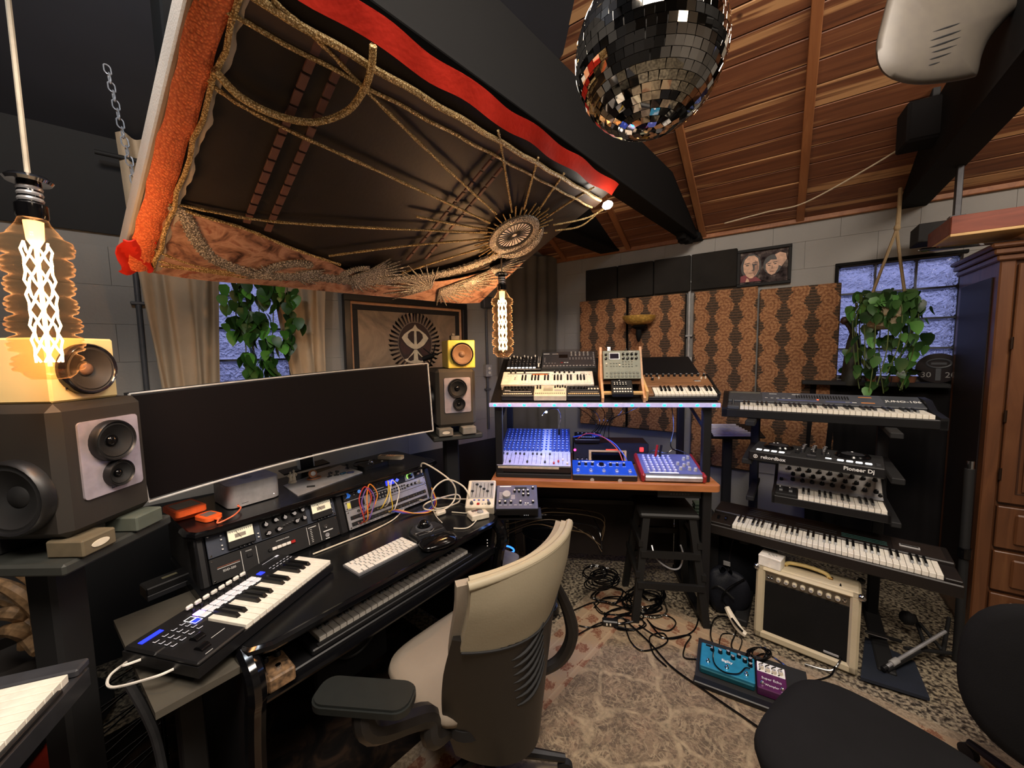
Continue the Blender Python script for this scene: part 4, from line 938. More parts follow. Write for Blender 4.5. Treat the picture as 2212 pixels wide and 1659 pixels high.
P('diamond_badge', MB().prism([(.305, .012), (.318, .022), (.305, .032), (.292, .022)], .004, .006), MT('violet badge', '#5566e0', .4, emit='#5566e0', es=1.2), u3)
P('ring_light', MB().tube([(.385+.016*math.cos(a), .022+.016*math.sin(a), .006) for a in [R(x) for x in range(-40, 221, 20)]], .0022, 6), MT('green ring', '#a0e86a', .4, emit='#a0e86a', es=1.5), u3)
P('level_knob', MB().lathe([(.013, .004), (.012, .02), (.0001, .021)], 18, TR(.385, .022, 0)), BLKG, u3)
P('silver_plate', MB().box(.355, .415, .002, .041, .004, .0048), SILV, u3)
knobs(u3, [(.44, .022, .004), (.46, .03, .004)], .008, .014, MT('mauve cap', '#6d5a60', .5))
dashes(u3, [(.12+i*.02, .134+i*.02, .030, .0315) for i in range(5)]+[(.16, .22, .008, .0095), (.33, .352, .034, .036)], TR(0, 0, .004))
buttons(u3, [(.055, .03), (.055, .018), (.07, .026)], .004, .003, .006, PRNT, TR(0, 0, .004))
u4 = rack(.576, .093, 1, SILV, 'preamp_unit', 'silver faced rack unit with rows of tiny knobs under the interface')
P('black_section', MB().box(.03, .10, .003, .040, .004, .005), BLK, u4); P('yellow_label', MB().box(.012, .028, .008, .034, .004, .0055), MT('yellow label', '#d8d05a', .6), u4)
P('black_section', MB().box(.135, .235, .003, .040, .004, .005), BLK, u4)
knobs(u4, grid2(.26, .34, 6, .015, .030, 2, .004), .0042, .009, BLK); knobs(u4, [(.362, .022, .004), (.388, .022, .004), (.412, .022, .004)], .0075, .014, BLKG, SILV); knobs(u4, [(.445, .022, .004)], .012, .016, SILV)
buttons(u4, grid2(.15, .22, 5, .012, .030, 2, .005), .006, .007, .005, LGRY)
u5 = rack(.576, .003, 2, SILV, 'patch_bay', 'silver patch bay rows with black jacks and coloured cables plugged in')
for y in (.012, .042): P('jack_strip', MB().box(.015, .468, y, y+.018, .004, .007, .001), BLKM, u5)
g = MB()
for y in (.017, .047):
    for i in range(24): g.lathe([(.0048, .007), (.0048, .010), (.0026, .010), (.0026, .007)], 8, TR(.028+i*.0186, y+.004, 0), cap=False)
P('jack_sockets', g, CHR, u5, kind='stuff')
knobs(u5, [(.06, .074, .004), (.085, .074, .004), (.115, .074, .004)], .006, .01, BLK); dashes(u5, [(.02+i*.024, .036+i*.024, .004, .009) for i in range(18)], TR(0, 0, .004), MT('grey legend', '#77777a', .6))
# coloured patch leads
cols = (('red', '#b5332a'), ('orange', '#d9822c'), ('violet', '#6a4a9a'), ('white', '#d8d2c8'), ('yellow', '#d8b52e'), ('blue', '#3450b0'), ('purple', '#8a3a8a'), ('amber', '#e0962e'))
def rkp(x, y, z): return DM @ RK @ Vector((.576+x, y, z))
leads = [((.055, .015), (.075, .05), .09, .16), ((.075, .015), (.11, .05), .10, .165), ((.062, .05), (.09, .02), .085, .15), ((.20, .05), (.235, .02), .09, .15), ((.215, .018), (.17, .05), .1, .155)]
for k, (a, b, o, hgt) in enumerate(leads):
    pts = [rkp(a[0], a[1], .01), rkp(a[0], a[1]+.02, .05), rkp(a[0]+.02*(k % 2), hgt-.03, .045+.004*k), rkp((a[0]+b[0])/2+.03, hgt+.02, .05), rkp(b[0]+.04, hgt-.04, .05), rkp(b[0], b[1]+.01, .04), rkp(b[0], b[1], .01)]
    ONE('patch_cable', MB().tube(spline(pts, 6), .003, 6), MT(cols[k][0]+' cable', cols[k][1], .45), cols[k][0]+' patch cable looped on the front of the silver patch bay', 'cable', None, 'coloured patch cables')
for k in range(3):
    n_, c_ = cols[5+k]
    pts = [rkp(.22+.012*k, .02, .01), rkp(.23+.012*k, .01, .05), DM @ Vector((.86+.01*k, .40-.012*k, .79)), DM @ Vector((.95, .36-.014*k, .786)), DM @ Vector((1.03, .40-.012*k, .80)), DM @ Vector((1.07, .46, .83+.01*k)), DM @ Vector((1.12, .50, .80))]
    ONE('patch_cable', MB().tube(spline(pts, 6), .003, 6), MT(n_+' cable', c_, .45), n_+' patch cable running from the patch bay across the desktop to the right', 'cable', None, 'coloured patch cables')

# ---------------------------------------------------------------- things on the bridge
BZ = .9855
def at_(px, py, z, h=38): p = atz(px, py, z); return F((p.x, p.y, z), h)
mac = T('desktop_computer', 'silver rounded square desktop computer on the bridge below the screen', 'computer', at_(496, 1104, BZ, 36))
P('case', MB().prism(rrect(0, .20, 0, .20, .034, 7), .004, .096), ALU, mac)
P('top_cap', MB().prism(rrect(.002, .198, .002, .198, .032, 7), .096, .0985), ALU, mac)
P('foot_ring', MB().prism(rrect(.012, .188, .012, .188, .03, 5), 0, .004), BLKM, mac)
LG = MT('dark logo inlay', '#15151a', .3)
apl = [(.0, -.021), (.006, -.023), (.012, -.020), (.019, -.008), (.0195, -.004), (.014, .002), (.013, .008), (.018, .014), (.012, .0175), (.005, .0165), (0, .0145), (-.006, .0168), (-.013, .0165), (-.019, .010), (-.020, .001), (-.017, -.010), (-.012, -.018), (-.006, -.0225)]
P('top_mark', MB().prism([(x*1.15, y*1.15) for x, y in apl], .0985, .0989, TR(.10, .10, 0)), LG, mac); P('top_mark_leaf', MB().prism([(0, .020), (.001, .027), (.008, .031), (.007, .024)], .0985, .0989, TR(.101, .10, 0)), LG, mac)
P('card_slot', MB().box(.045, .07, -.0006, .001, .016, .0175), BLKM, mac); P('port', MB().box(.030, .033, -.0006, .001, .011, .019, .001), BLKM, mac); P('status_light', MB().box(.168, .171, -.0008, .001, .02, .023), LEDW, mac)
GP = MT('grey drive plate', '#7d7a78', .4, .4)
def drive(M, w, d, h, label, plate):
    t = T('rugged_drive', label, 'hard drive', M); P('bumper', MB().prism(rrect(0, w, 0, d, .016, 5), .002, h-.002).prism(rrect(.003, w-.003, .003, d-.003, .014, 5), 0, h), ORG, t)
    P('plate', MB().box(*plate, h, h+.002, .001), GP, t); return t
drive(at_(378, 1128, BZ, 40), .088, .135, .025, 'lower orange rugged drive with grey plate at the bridge left end', (.012, .076, .02, .12))
drive(at_(382, 1122, BZ+.026, 30), .10, .14, .024, 'orange rugged drive lying on another orange drive, with grey strip on top', (.012, .088, .03, .11))
sd = drive(at_(447, 1131, BZ, 22), .062, .085, .018, 'small orange solid state drive with a square grey plate and its cable plugged in', (.012, .05, .022, .066))
P('cable_plug', MB().box(.024, .038, -.022, 0, .005, .012, .002), ORG, sd)
a = sd.matrix_world @ Vector((.031, -.02, .009)); b = mac.matrix_world @ Vector((.0315, -.004, .015))
ONE('drive_cable', MB().tube(spline([a, a+Vector((.02, -.03, -.004)), a.lerp(b, .5)+Vector((.045, -.035, .0)), b+Vector((.03, -.03, .0)), b+Vector((.004, -.01, 0)), b], 8), .003), MT('coral cable', '#e8724a', .5), 'short coral cable from the small orange drive to the silver computer', 'cable')
# metal tray plate with small things
TZ = BZ+.004
pts = [atz(px, py, BZ) for px, py in ((643, 1072), (612, 1050), (735, 1006), (783, 1021))]
ONE('metal_plate', MB().prism([(p.x, p.y) for p in pts], BZ, TZ), ALU, 'sharp cornered aluminium plate lying on the bridge right of the computer', 'plate')
fg = T('figurine', 'small ivory figurine of two standing robed people', 'figurine', at_(632, 1042, TZ, 38)); IV = MT('ivory resin', '#e6dcc4', .5, bump=.3)
P('figure_base', MB().lathe([(.019, 0), (.018, .006), (.012, .010), (.0001, .011)], 14), IV, fg)
for sx, hh_ in ((-.008, .058), (.008, .064)):
    P('figure', MB().lathe([(.009, .008), (.0085, .02), (.0065, .032), (.009, .040), (.0085, .048), (.003, .052), (.005, .056), (.0055, .060), (.003, .064), (.0005, .067)], 12, TR(sx, 0, 0) @ SC(1, .8, hh_/.067)), IV, fg, smooth=70)
    P('figure_arm', MB().tube([(sx+.007*(1 if sx > 0 else -1), 0, .045), (sx+.013*(1 if sx > 0 else -1), -.003, .036), (sx+.006*(1 if sx > 0 else -1), -.007, .030)], .0025, 6), IV, fg)
wc = T('charging_puck', 'small copper toned watch stand with a ring of cable on the metal plate', 'charger', at_(676, 1034, TZ, 38)); CP = MT('copper tone plastic', '#b5764c', .35, .3)
P('ring_cable', MB().tube([(.033*math.cos(a)+.006, .024*math.sin(a), .003) for a in [k*math.pi/12 for k in range(24)]], .0028, 6, True), CP, wc)
P('puck', MB().lathe([(.017, 0), (.021, .004), (.021, .012), (.016, .015), (.0001, .015)], 20, TR(0, .008, .022) @ RX(68)), CP, wc); P('puck_face', MB().lathe([(.013, .0151), (.012, .0165), (.0001, .0165)], 18, TR(0, .008, .022) @ RX(68)), MT('brown glass', '#5a4038', .15), wc)
for k, (px, py, m, lab) in enumerate(((712, 1030, BLK, 'black'), (727, 1027, BLKM, 'matt black'), (750, 1012, MT('ink plastic', '#1d1d2c', .4), 'ink dark'))):
    t = T('cable_clip', lab+(' winged clip lying flat on the plate', ' standing clip on the plate', ' clip at the far edge of the plate')[k], 'clip', at_(px, py, TZ, 20+50*k)); P('clip_base', MB().box(-.013, .013, -.006, .006, 0, .005, .002), m, t); P('clip_post', MB().cyl((0, 0, .004), (.003*k, .002, .024), .004), m, t); P('clip_wing', MB().box(-.010, .010, -.002, .002, .016, .026, .001, RY(30-20*k)), m, t)
for k, (px, py, h) in enumerate(((741, 1024, 20), (757, 1022, 70))):
    ONE('plectrum_box', MB().box(-.018, .018, -.010, .010, 0, .009, .004), MT('teal plastic', '#1f3f55', .35) if k == 0 else MT('navy plastic', '#252b4a', .35), ('teal', 'navy blue')[k]+' small rounded box on the metal plate', 'box', at_(px, py, TZ, h))
ONE('pen_cap', MB().cyl((0, 0, .004), (.035, .0, .004), .004), BLKM, 'short dark pen lying on the metal plate near the figurine', 'pen', at_(663, 1053, TZ, 75))
hd = T('hub_box', 'black gadget with chrome stud and coiled cord near the remote', 'gadget', at_(805, 1008, BZ, 38))
P('body', MB().prism(rrect(-.07, .09, -.035, .05, .015, 4), 0, .02), BLK, hd); P('chrome_stud', MB().sph((-.01, 0, .03), .013, 12, 8), CHR, hd); P('chrome_base', MB().lathe([(.017, .02), (.012, .026), (.0001, .027)], 14, TR(-.01, 0, 0)), CHR, hd); P('white_button', MB().lathe([(.006, .02), (.005, .023), (.0001, .023)], 10, TR(.055, -.01, 0)), WHT, hd)
P('cord', MB().tube(spline([(.09, .02, .012), (.05, .08, .014), (-.05, .09, .02), (-.09, .04, .02), (-.06, .01, .012)], 6), .003), BLKG, hd)
rm = T('remote_control', 'cream remote control with a dark screen at the right of the bridge', 'remote control', at_(822, 988, BZ+.021, 98))
P('body', MB().prism(rrect(0, .15, -.04, .0, .008, 4), 0, .018), CREAM, rm); P('screen', MB().box(.012, .045, -.034, -.006, .018, .0186), GRY, rm); buttons(rm, grid2(.06, .09, 3, -.03, -.01, 2, .018), .006, .005, .002, ORG); P('label', MB().box(.105, .14, -.026, -.014, .018, .0184), LGRY, rm)

# ---------------------------------------------------------------- things on the desktop
lk = T('pad_keyboard', 'black 25 key controller with lit white pads overhanging the desk left end', 'keyboard', F((-.828, .935, .785), 13.5))
P('body', MB().prism([(0, 0), (.512, 0), (.512, .268), (0, .268)], 0, .030), BLK, lk); P('top_shell', MB().box(.001, .511, .148, .267, .030, .042, .006), BLK, lk); P('left_shell', MB().box(.001, .140, .001, .150, .030, .042, .004), BLK, lk)
P('foot_strip', MB().box(.02, .49, .02, .25, -.004, 0), BLKM, lk)
piano(lk, .143, .004, .044, 15, .0242, .145, .092, 0, .016)
pads = grid2(.155, .155+7*.0262, 8, .172, .198, 2, .042)
PADW = MT('silicone pad', '#cfcfd2', .45, emit='#d8d8e0', es=.25); PADV = MT('violet lit pad', '#c9a8ff', .4, emit='#b080ff', es=5)
buttons(lk, pads[:8]+pads[9:], .024, .0235, .004, PADW, name='drum_pad'); buttons(lk, [pads[8]], .024, .0235, .004, PADV, name='drum_pad')
P('lit_arrow_button', MB().box(.116, .138, .161, .182, .042, .044, .002), LEDB, lk); P('arrow_frame', frame4(.011, .011, .0015, 0, .0006), LEDW, lk, TR(.127, .196, .044) @ RX(-90)); P('arrow_frame', frame4(.0115, .0115, .0015, 0, .0006), LEDW, lk, TR(.127, .1715, .0443) @ RX(-90))
P('lit_play_button', MB().box(.366, .386, .186, .208, .042, .044, .002), LEDB, lk)
for i in range(8): P('fader_cap', MB().box(.150+i*.0262, .170+i*.0262, .236, .246, .047, .060, .003), WHT, lk)
for i in range(8): P('encoder', MB().lathe([(.006, .042), (.005, .052), (.0001, .053)], 10, TR(.160+i*.0262, .226, 0)), BLK, lk)
P('display', MB().box(.020, .075, .224, .240, .042, .043), LEDB, lk, label='blue lit display')
BTN = MT('lit button legend', '#b8b8c0', .5, emit='#c8c8d0', es=.5)
buttons(lk, grid2(.035, .105, 4, .13, .195, 4, .042), .012, .010, .003, DGRY); dashes(lk, [(x-.006, x+.006, y-.0055, y-.0035) for x, y, z in grid2(.035, .105, 4, .13, .195, 4)]+[(x-.006, x-.0045, y-.004, y+.004) for x, y, z in grid2(.035, .105, 4, .13, .195, 4)], TR(0, 0, .0452), BTN)
buttons(lk, grid2(.41, .49, 6, .176, .192, 2, .042), .009, .008, .003, DGRY); dashes(lk, [(x-.0045, x+.0045, y-.004, y-.002) for x, y, z in grid2(.41, .49, 6, .176, .192, 2)]+[(.42, .475, .236, .2372), (.478, .492, .230, .240)], TR(0, 0, .0452), BTN)
for y in (.045, .095): P('wheel', MB().cyl((.035 if y < .06 else .06, y, .034), (.060 if y < .06 else .085, y, .034), .018, None, 18), BLKG, lk)
dashes(lk, [(.03, .05, .012, .0135), (.08, .12, .055, .0565)], TR(0, 0, .0425))
a = lk.matrix_world @ Vector((.0, .20, .018)); b = lk.matrix_world @ Vector((.0, .085, .012))
w0 = atz(247, 1448, .76)
ONE('usb_cable', MB().tube(spline([a, a+Vector((-.03, -.02, 0)), w0+Vector((.01, .04, 0)), w0+Vector((.005, -.015, 0)), w0+Vector((.05, -.055, 0)), b+Vector((-.03, -.025, 0)), b], 8), .0035), WHT, 'white cable looping out of the left end of the pad keyboard', 'cable')
ap = T('computer_keyboard', 'slim white and silver computer keyboard on the desktop', 'keyboard', F(tuple(atz(775, 1246, .781)), 37.5))
P('base', MB().prism(rrect(0, .285, 0, .118, .006, 3), 0, .007), MT('shadow grey aluminium', '#77777a', .45, .3), ap)
kc = {}
rows = [(13, .0175), (13, .0175), (12, .0175), (11, .0175), (10, .0175)]
for r, (n, d) in enumerate([(14, 0), (13, .004), (12, .008), (11, .012), (8, 0)]):
    y = .094-r*.0215; wds = [1.0]*n
    if r == 4: wds = [1, 1, 1.2, 5.2, 1.2, 1, 1, 1]
    elif r == 1: wds[0] = 1.5
    elif r == 2: wds[0] = 1.8; wds[-1] = 1.4
    elif r == 3: wds[0] = 2.2; wds[-1] = 2.0
    tot = sum(wds); x = .004
    for w in wds:
        kw = round(w*.277/tot, 4)
        if kw not in kc: kc[kw] = MB().box(.0017, kw-.0017, 0, .0182, 0, .0035, .001).mesh('key_cap', WHT)
        P('key_cap', kc[kw], None, ap, (x, y, .007)); x += kw
tb = T('trackball', 'black trackball with grey ring and padded palm rest', 'trackball', F(tuple(atz(935, 1168, .781)), 52))
P('base', MB().prism([(-.075, .0), (.07, -.01), (.085, .05), (.075, .115), (.02, .145), (-.04, .14), (-.085, .08)], 0, .022), BLK, tb); P('upper_shell', MB().prism([(-.066, .01), (.06, .0), (.074, .05), (.064, .105), (.015, .133), (-.035, .128), (-.074, .075)], .022, .034), DGRY, tb)
P('ball', MB().sph((-.005, .078, .046), .0275, 20, 14), BLKG, tb); P('ring', MB().lathe([(.040, .034), (.038, .041), (.031, .042), (.030, .034)], 24, TR(-.005, .078, 0)), GRY, tb)
for k in (-1, 1): P('click_button', MB().box(k*.034-.028, k*.034+.028, .008, .036, .034, .040, .004), BLK, tb)
P('button_trim', MB().tube([(-.064, .04, .036), (-.03, .034, .038), (0, .010, .040), (.03, .034, .038), (.062, .03, .036)], .0018, 5), LGRY, tb)
P('palm_rest', cushion(.085, .048, .026, 3.0, .012, TR(0, -.055, .030) @ RX(8)), BLKG, tb, smooth=70)
me = T('tuner_meter', 'white tuner box with needle window and knob on the desk corner', 'tuner', at_(1020, 1128, .781, 62))
P('body', MB().box(0, .095, 0, .075, 0, .03, .004), CREAM, me); P('meter_window', MB().box(.02, .075, .045, .066, .03, .0308), MT('dark meter window', '#4a4040', .2), me); P('needle', MB().box(.045, .0465, .046, .064, .0308, .0314, 0), RED, me); P('dial', MB().lathe([(.016, .03), (.015, .036), (.0001, .037)], 18, TR(.055, .024, 0)), LGRY, me); dashes(me, [(.02+i*.012, .027+i*.012, .04, .0415) for i in range(5)], TR(0, 0, .03), BLKM)
ONE('power_brick', MB().box(0, .055, 0, .028, 0, .022, .006), CREAM, 'small cream in-line adaptor box on a white cable', 'adaptor', at_(945, 1117, .781, 48))
def wl(px, py, z=.785): return atz(px, py, z)
def wcab(label, pts, r=.0032, mat=CREAM, name='cable'): return ONE(name, MB().tube(spline(pts, 8), r), mat, label, 'cable')
wcab('long white cable lying along the desktop below the rack face', [wl(676, 1197), wl(740, 1172), wl(800, 1148), wl(850, 1122), wl(875, 1098), wl(900, 1082, .80), wl(915, 1080, .81)])
c1_ = rkp(.452, .16, .03)
wcab('thick white cable arching in big loops beside the rack right end', [c1_, c1_+Vector((.02, -.02, .06)), wl(975, 1040, .93), wl(983, 1075, .84), wl(960, 1100, .80), wl(918, 1100, .79), wl(925, 1085, .83), wl(985, 1068, .81), wl(990, 1085, .79), wl(940, 1098, .79), wl(935, 1060, .92), wl(965, 1036, .95), wl(1000, 1050, .92), wl(1013, 1075, .86), wl(995, 1078, .80), wl(930, 1075, .80)], .0042)
wcab('thin white cord from the adaptor box curling to the tuner', [wl(976, 1106), wl(1000, 1108), wl(1025, 1110, .79), wl(1030, 1122), wl(1010, 1140), wl(980, 1141)], .0028)
wcab('short white cord from the cable loop to the trackball', [wl(935, 1100), wl(942, 1115), wl(955, 1129, .80)], .0022)
# two small mixers on the desk's right arm
fb = T('fader_box', 'small cream mixer with five faders at the right end of the desk', 'mixer', at_(1003, 1101, .80, 84))
fb.matrix_world = F(tuple(atz(1004, 1096, .825)), 92, 28) @ SC(1.5, 1.3, 1.3)
P('body', MB().box(0, .10, 0, .145, -.045, 0, .004), CREAM, fb); P('panel', MB().box(.012, .095, .045, .135, 0, .0015), LGRY, fb)
for i in range(6): P('fader_slot', MB().box(.019+i*.0135, .0205+i*.0135, .05, .125, .0015, .0022), BLKM, fb); P('fader_cap', MB().box(.0148+i*.0135, .0248+i*.0135, .075+.012*((i*3) % 4), .082+.012*((i*3) % 4), .002, .010, .002), DGRY, fb)
buttons(fb, [(.03+i*.016, .035, 0) for i in range(4)], .007, .005, .004, MT('blue button', '#4a58b0', .5)); buttons(fb, [(.045, .016, 0)], .010, .010, .004, RED); knobs(fb, [(.022, .018, 0), (.082, .018, 0)], .006, .012, GRY); buttons(fb, [(.06, .016, 0), (.07, .016, 0)], .005, .005, .003, LGRY)
mb_ = T('monitor_controller', 'blue grey desktop synth box with white capped knobs beside the cream mixer', 'synthesizer'); mb_.matrix_world = F(tuple(atz(1071, 1100, .815)), 91, 30) @ SC(1.3, 1.3, 1.2)
BLUG = MT('blue grey panel', '#474c66', .5)
P('body', MB().box(0, .168, 0, .120, -.045, -.002, .003), BLKM, mb_); P('panel', MB().box(.001, .167, .001, .119, -.002, .001, .001), BLUG, mb_)
P('display', MB().box(.075, .125, .097, .108, .001, .0018), BLKM, mb_); dashes(mb_, [(.012, .06, .110, .1145)], TR(0, 0, .001))
P('big_knob', MB().lathe([(.017, .001), (.016, .014), (.0001, .015)], 22, TR(.042, .066, 0)), LGRY, mb_)
knobs(mb_, [(.075+i*.018, .085, .001) for i in range(4)]+[(.11, .066, .001), (.13, .066, .001), (.015, .03, .001), (.037, .03, .001), (.06, .03, .001), (.098, .03, .001), (.148, .03, .001), (.15, .10, .001)], .0055, .012, BLK, WHT)
buttons(mb_, [(.118, .026, .001), (.128, .026, .001)], .006, .005, .003, PRNT); dashes(mb_, [(.012, .026, .05+i*.007, .0515+i*.007) for i in range(5)]+[(.06, .076, .048+i*.006, .0495+i*.006) for i in range(4)]+[(.012+i*.02, .024+i*.02, .018, .0195) for i in range(7)], TR(0, 0, .0012))
ar = T('side_arm_shelf', 'thin black side shelf carrying the two small mixers', 'shelf', F(tuple(atz(1000, 1120, .742)), 91))
P('shelf_plate', MB().box(-.01, .42, .0, .14, -.012, 0, .003), BLKM, ar); P('shelf_riser', MB().box(.03, .36, .03, .13, 0, .022, .003), BLKM, ar); P('arm_post', MB().box(.1, .15, .08, .12, -.742, -.012), BLKM, ar)
P('usb_hub', MB().box(.30, .40, .01, .07, 0, .025, .003), BLK, ar); P('hub_lights', MB().box(.325, .328, .008, .0101, .010, .013).box(.335, .338, .008, .0101, .010, .013).box(.345, .348, .008, .0101, .010, .013), LEDW, ar)
# ---------------------------------------------------------------- ultrawide monitor
mnl = Vector((-1.246, 1.274, 1.132)); mnr = Vector((-.440, 2.092, 1.194)); dm = mnr-mnl; mw_ = dm.length; mh = .372
MN = F(tuple(mnl), math.degrees(math.atan2(dm.x, dm.y)), 0, -math.degrees(math.asin(dm.z/mw_))); SG = .085
def my(x): return SG*(1-((x-mw_/2)/(mw_/2))**2)
mon = T('ultrawide_monitor', 'long curved ultrawide monitor, switched off, with a thin silver rim', 'monitor', MN)
P('screen', MB().grid(lambda u, v: (.006+u*(mw_-.012), my(u*mw_), .008+v*(mh-.016)), 40, 2), SCRN, mon, smooth=60, label='dark switched off screen')
P('back_shell', MB().grid(lambda u, v: (u*mw_, my(u*mw_)+.045+.0*v, v*mh), 40, 6, .044), DGRY, mon, smooth=60)
rim = [(x, my(x)-.002, 0) for x in [k*mw_/30 for k in range(31)]]
P('silver_rim', MB().tube(rim, .004, 6).tube([(x, y, mh) for x, y, z in rim], .003, 6).tube([rim[0], (0, my(0)-.002, mh)], .004, 6).tube([rim[-1], (mw_, my(mw_)-.002, mh)], .004, 6), MT('pale silver rim', '#d6d4d0', .35, .15), mon)
nl = MN.inverted() @ atz(664, 1012, .99); nx, ny = nl.x, nl.y
P('stand_neck', MB().box(nx-.034, nx+.034, ny, ny+.04, nl.z+.004, .22, .004), BLK, mon)
P('stand_link', MB().box(nx-.05, nx+.05, SG+.06, ny, .14, .22, .006), BLK, mon)
for s_ in (-.036, .036): P('neck_strip', MB().box(nx+s_-.0025, nx+s_+.0025, ny-.004, ny+.04, nl.z+.004, .14), PRNT, mon)
P('stand_foot', MB().box(nx-.12, nx+.12, ny-.01, ny+.10, nl.z-.004, nl.z+.004, .003), BLK, mon)

# ---------------------------------------------------------------- speakers
SPK = MT('charcoal speaker paint', '#26221e', .6, sc=8); SPK2 = MT('charcoal speaker paint lighter copy', '#3b362f', .55, sc=8)  # matching pair in one finish; left tone darkened against the bulb's light
PLATE = MT('brushed speaker plate', '#a9a2ab', .4, .35)
YEL = MT('butter yellow cabinet', '#d6c48e', .35, sc=6, var=.03); YEL2 = MT('butter yellow cabinet bright', '#d9c75a', .35, sc=6, var=.03)  # one finish twice: near cube's tone paled to offset the bulb's warm light
def cone(par, x, z, r, ymat, M=Matrix(), surround=None, y=0):
    d = P('driver', MB().lathe([(r, .0), (r, .006+r*.17), (r*.93, .009+r*.17), (r*.86, .006+r*.17), (r*.80, .008+r*.17), (r*.72, .003+r*.17), (r*.30, .001), (r*.28, .004), (.0001, .008)], 28, M @ TR(x, y, z) @ RX(90)), ymat, par, smooth=50)
    P('surround', MB().lathe([(r*1.03, 0), (r*1.03, .006+r*.17), (r*.97, .012+r*.17), (r*.90, .008+r*.17), (r*.88, .004+r*.17)], 28, M @ TR(x, y, z) @ RX(90), cap=False), surround or BLK, d, smooth=60)
    return d
def monitor_spk(M, label, sm, side):
    t = T('studio_monitor', label, 'speaker', M); w, h, d = .238, .345, .32
    P('cabinet', MB().box(0, w, 0, d, 0, h, .020), sm, t)
    P('driver_plate', MB().prism(rrect(.046, .204, .086, .292, .010, 4), 0, .005, RX(90)), PLATE, t)
    cone(t, .122, .230, .055, BLKM, TR(0, -.005, 0)); cone(t, .130, .136, .036, BLKM, TR(0, -.005, 0))
    P('dome', MB().sph((0, 0, 0), (.016, .016, .010), 14, 8, TR(.122, -.009, .230) @ RX(90)), BLKG, t); P('dome', MB().sph((0, 0, 0), (.011, .011, .008), 14, 8, TR(.130, -.009, .136) @ RX(90)), BLKG, t)
    TXT('Barefoot', .007, GRY, t, TR(.125, -.0055, .098) @ RX(90))
    if side < 0: cone(t, 0, 0, .092, BLKM, TR(-.0005, .105, .118) @ RZ(-90), BLK)
    else: cone(t, 0, 0, .092, BLKM, TR(-.0005, .16, .15) @ RZ(-90), BLK)
    return t
def cube_spk(M, label, ym):
    t = T('cube_speaker', label, 'speaker', M); s = .165
    P('cabinet', MB().box(0, s, 0, s, 0, s, .005), ym, t)
    cone(t, s/2, s/2, .066, MT('tan paper cone', '#7d6048', .6) if ym is YEL2 else MT('dark cone', '#2e2a27', .6), Matrix(), MT('navy gloss surround', '#15141c', .15))
    P('dust_cap', MB().sph((0, 0, 0), (.017, .017, .010), 14, 8, TR(s/2, -.004, s/2) @ RX(90)), MT('dust cap', '#6a5142', .5), t)
    for k in range(4): a = R(45+90*k); P('screw', MB().lathe([(.003, 0), (.002, .0025), (.0001, .003)], 8, TR(s/2+.070*math.cos(a), 0, s/2+.070*math.sin(a)) @ RX(90)), CHR, t)
    return t
def spk_stand(M, label, h, c1, c2, off=0):
    t = T('speaker_stand', label, 'stand', M)
    P('platform', MB().box(-.03, .27, -.02, .33, h-.075, h-.045, .006), MT('stand plate', '#2b2d2a', .6), t)
    P('isolation_pad', MB().box(.002, .085, -.035, .06, h-.044, h, .004), c1, t); P('isolation_pad', MB().box(.142, .225, -.035, .06, h-.044, h, .004), c2, t); P('rear_pad', MB().box(.02, .22, .20, .29, h-.044, h, .004), BLKM, t)
    P('pad_badge', MB().prism(ell(.022, .009, 16, .043, h-.022), .0355, .037, RX(90)), CREAM, t)
    P('pole', MB().box(.07, .16, .14, .22, .025, h-.075, .01), BLKM, t); P('foot', MB().box(-.02, .25, .03, .32, 0, .025, .006), BLKM, t); return t
LS = F((-1.12, .928, 0), 0)
spk_stand(LS, 'black pole stand with foam pads under the near left speaker', 1.165, MT('tan foam pad', '#5d5340', .8), MT('green grey foam pad', '#4b5148', .8))
monitor_spk(LS @ TR(0, 0, 1.165), 'big charcoal studio monitor at the left edge of the desk', SPK, -1)
cube_spk(F((-1.15, .955, 1.511), 0), 'butter yellow cube speaker on the near left studio monitor', YEL)
o_ = dep(945, 926, 2.235); RSF = F((o_.x, o_.y, 0), 68); rz = o_.z
spk_stand(RSF, 'black pole stand with foam pads under the far right speaker', rz, MT('grey foam pad', '#6b675e', .8), MT('pale grey foam pad', '#77736a', .8))
monitor_spk(RSF @ TR(0, 0, rz), 'charcoal studio monitor at the far right end of the screen', SPK2, 1)
o_ = dep(968, 786, 2.24); cube_spk(F((o_.x, o_.y, rz+.346), 68), 'butter yellow cube speaker on the far right studio monitor', YEL2)
P_ = ONE('small_box', MB().box(0, .055, 0, .04, 0, .03, .003).box(.01, .025, .01, .025, .03, .042), DGRY, 'tiny dark box sitting on top of the far right cube speaker', 'box', F((o_.x, o_.y, rz+.5115), 68) @ TR(.035, .06, 0))

# ---------------------------------------------------------------- office chair
CHM = F((-.135, 1.345, 0), 41)
ch_ = T('office_chair', 'stone coloured office chair with black shell back facing the desk', 'office chair', CHM)
BX, BY = .02, -.235
def bk(u, z, w):     # point of the back surface (rear side), u -1..1
    lean = -.13*(z-.55)-.05*max(0, z-.75); return (BX+u*w/2, BY+lean+(.075+.16*max(0, min(.42, .88-z)))*u*u-.02*max(0, .62-z)*4, z)
def head(u, v):
    z = .705+v*.280; U = 2*u-1; w = .505+.015*v; z += -.035*(U*U)*(1-v)*(-1) - .012*U*U*v
    p = bk(U, z, w); return (p[0], p[1]-.012*math.sin(math.pi*v)*(1-U**4), z)
P('head_cushion', MB().grid(head, 20, 10, .042), LEATH, ch_, smooth=70, label='stone leather upper back cover')
P('cushion_seam', MB().tube([Vector(head(u/20, 0))+Vector((0, -.002, -.002)) for u in range(21)], .004, 6), BLKM, ch_)
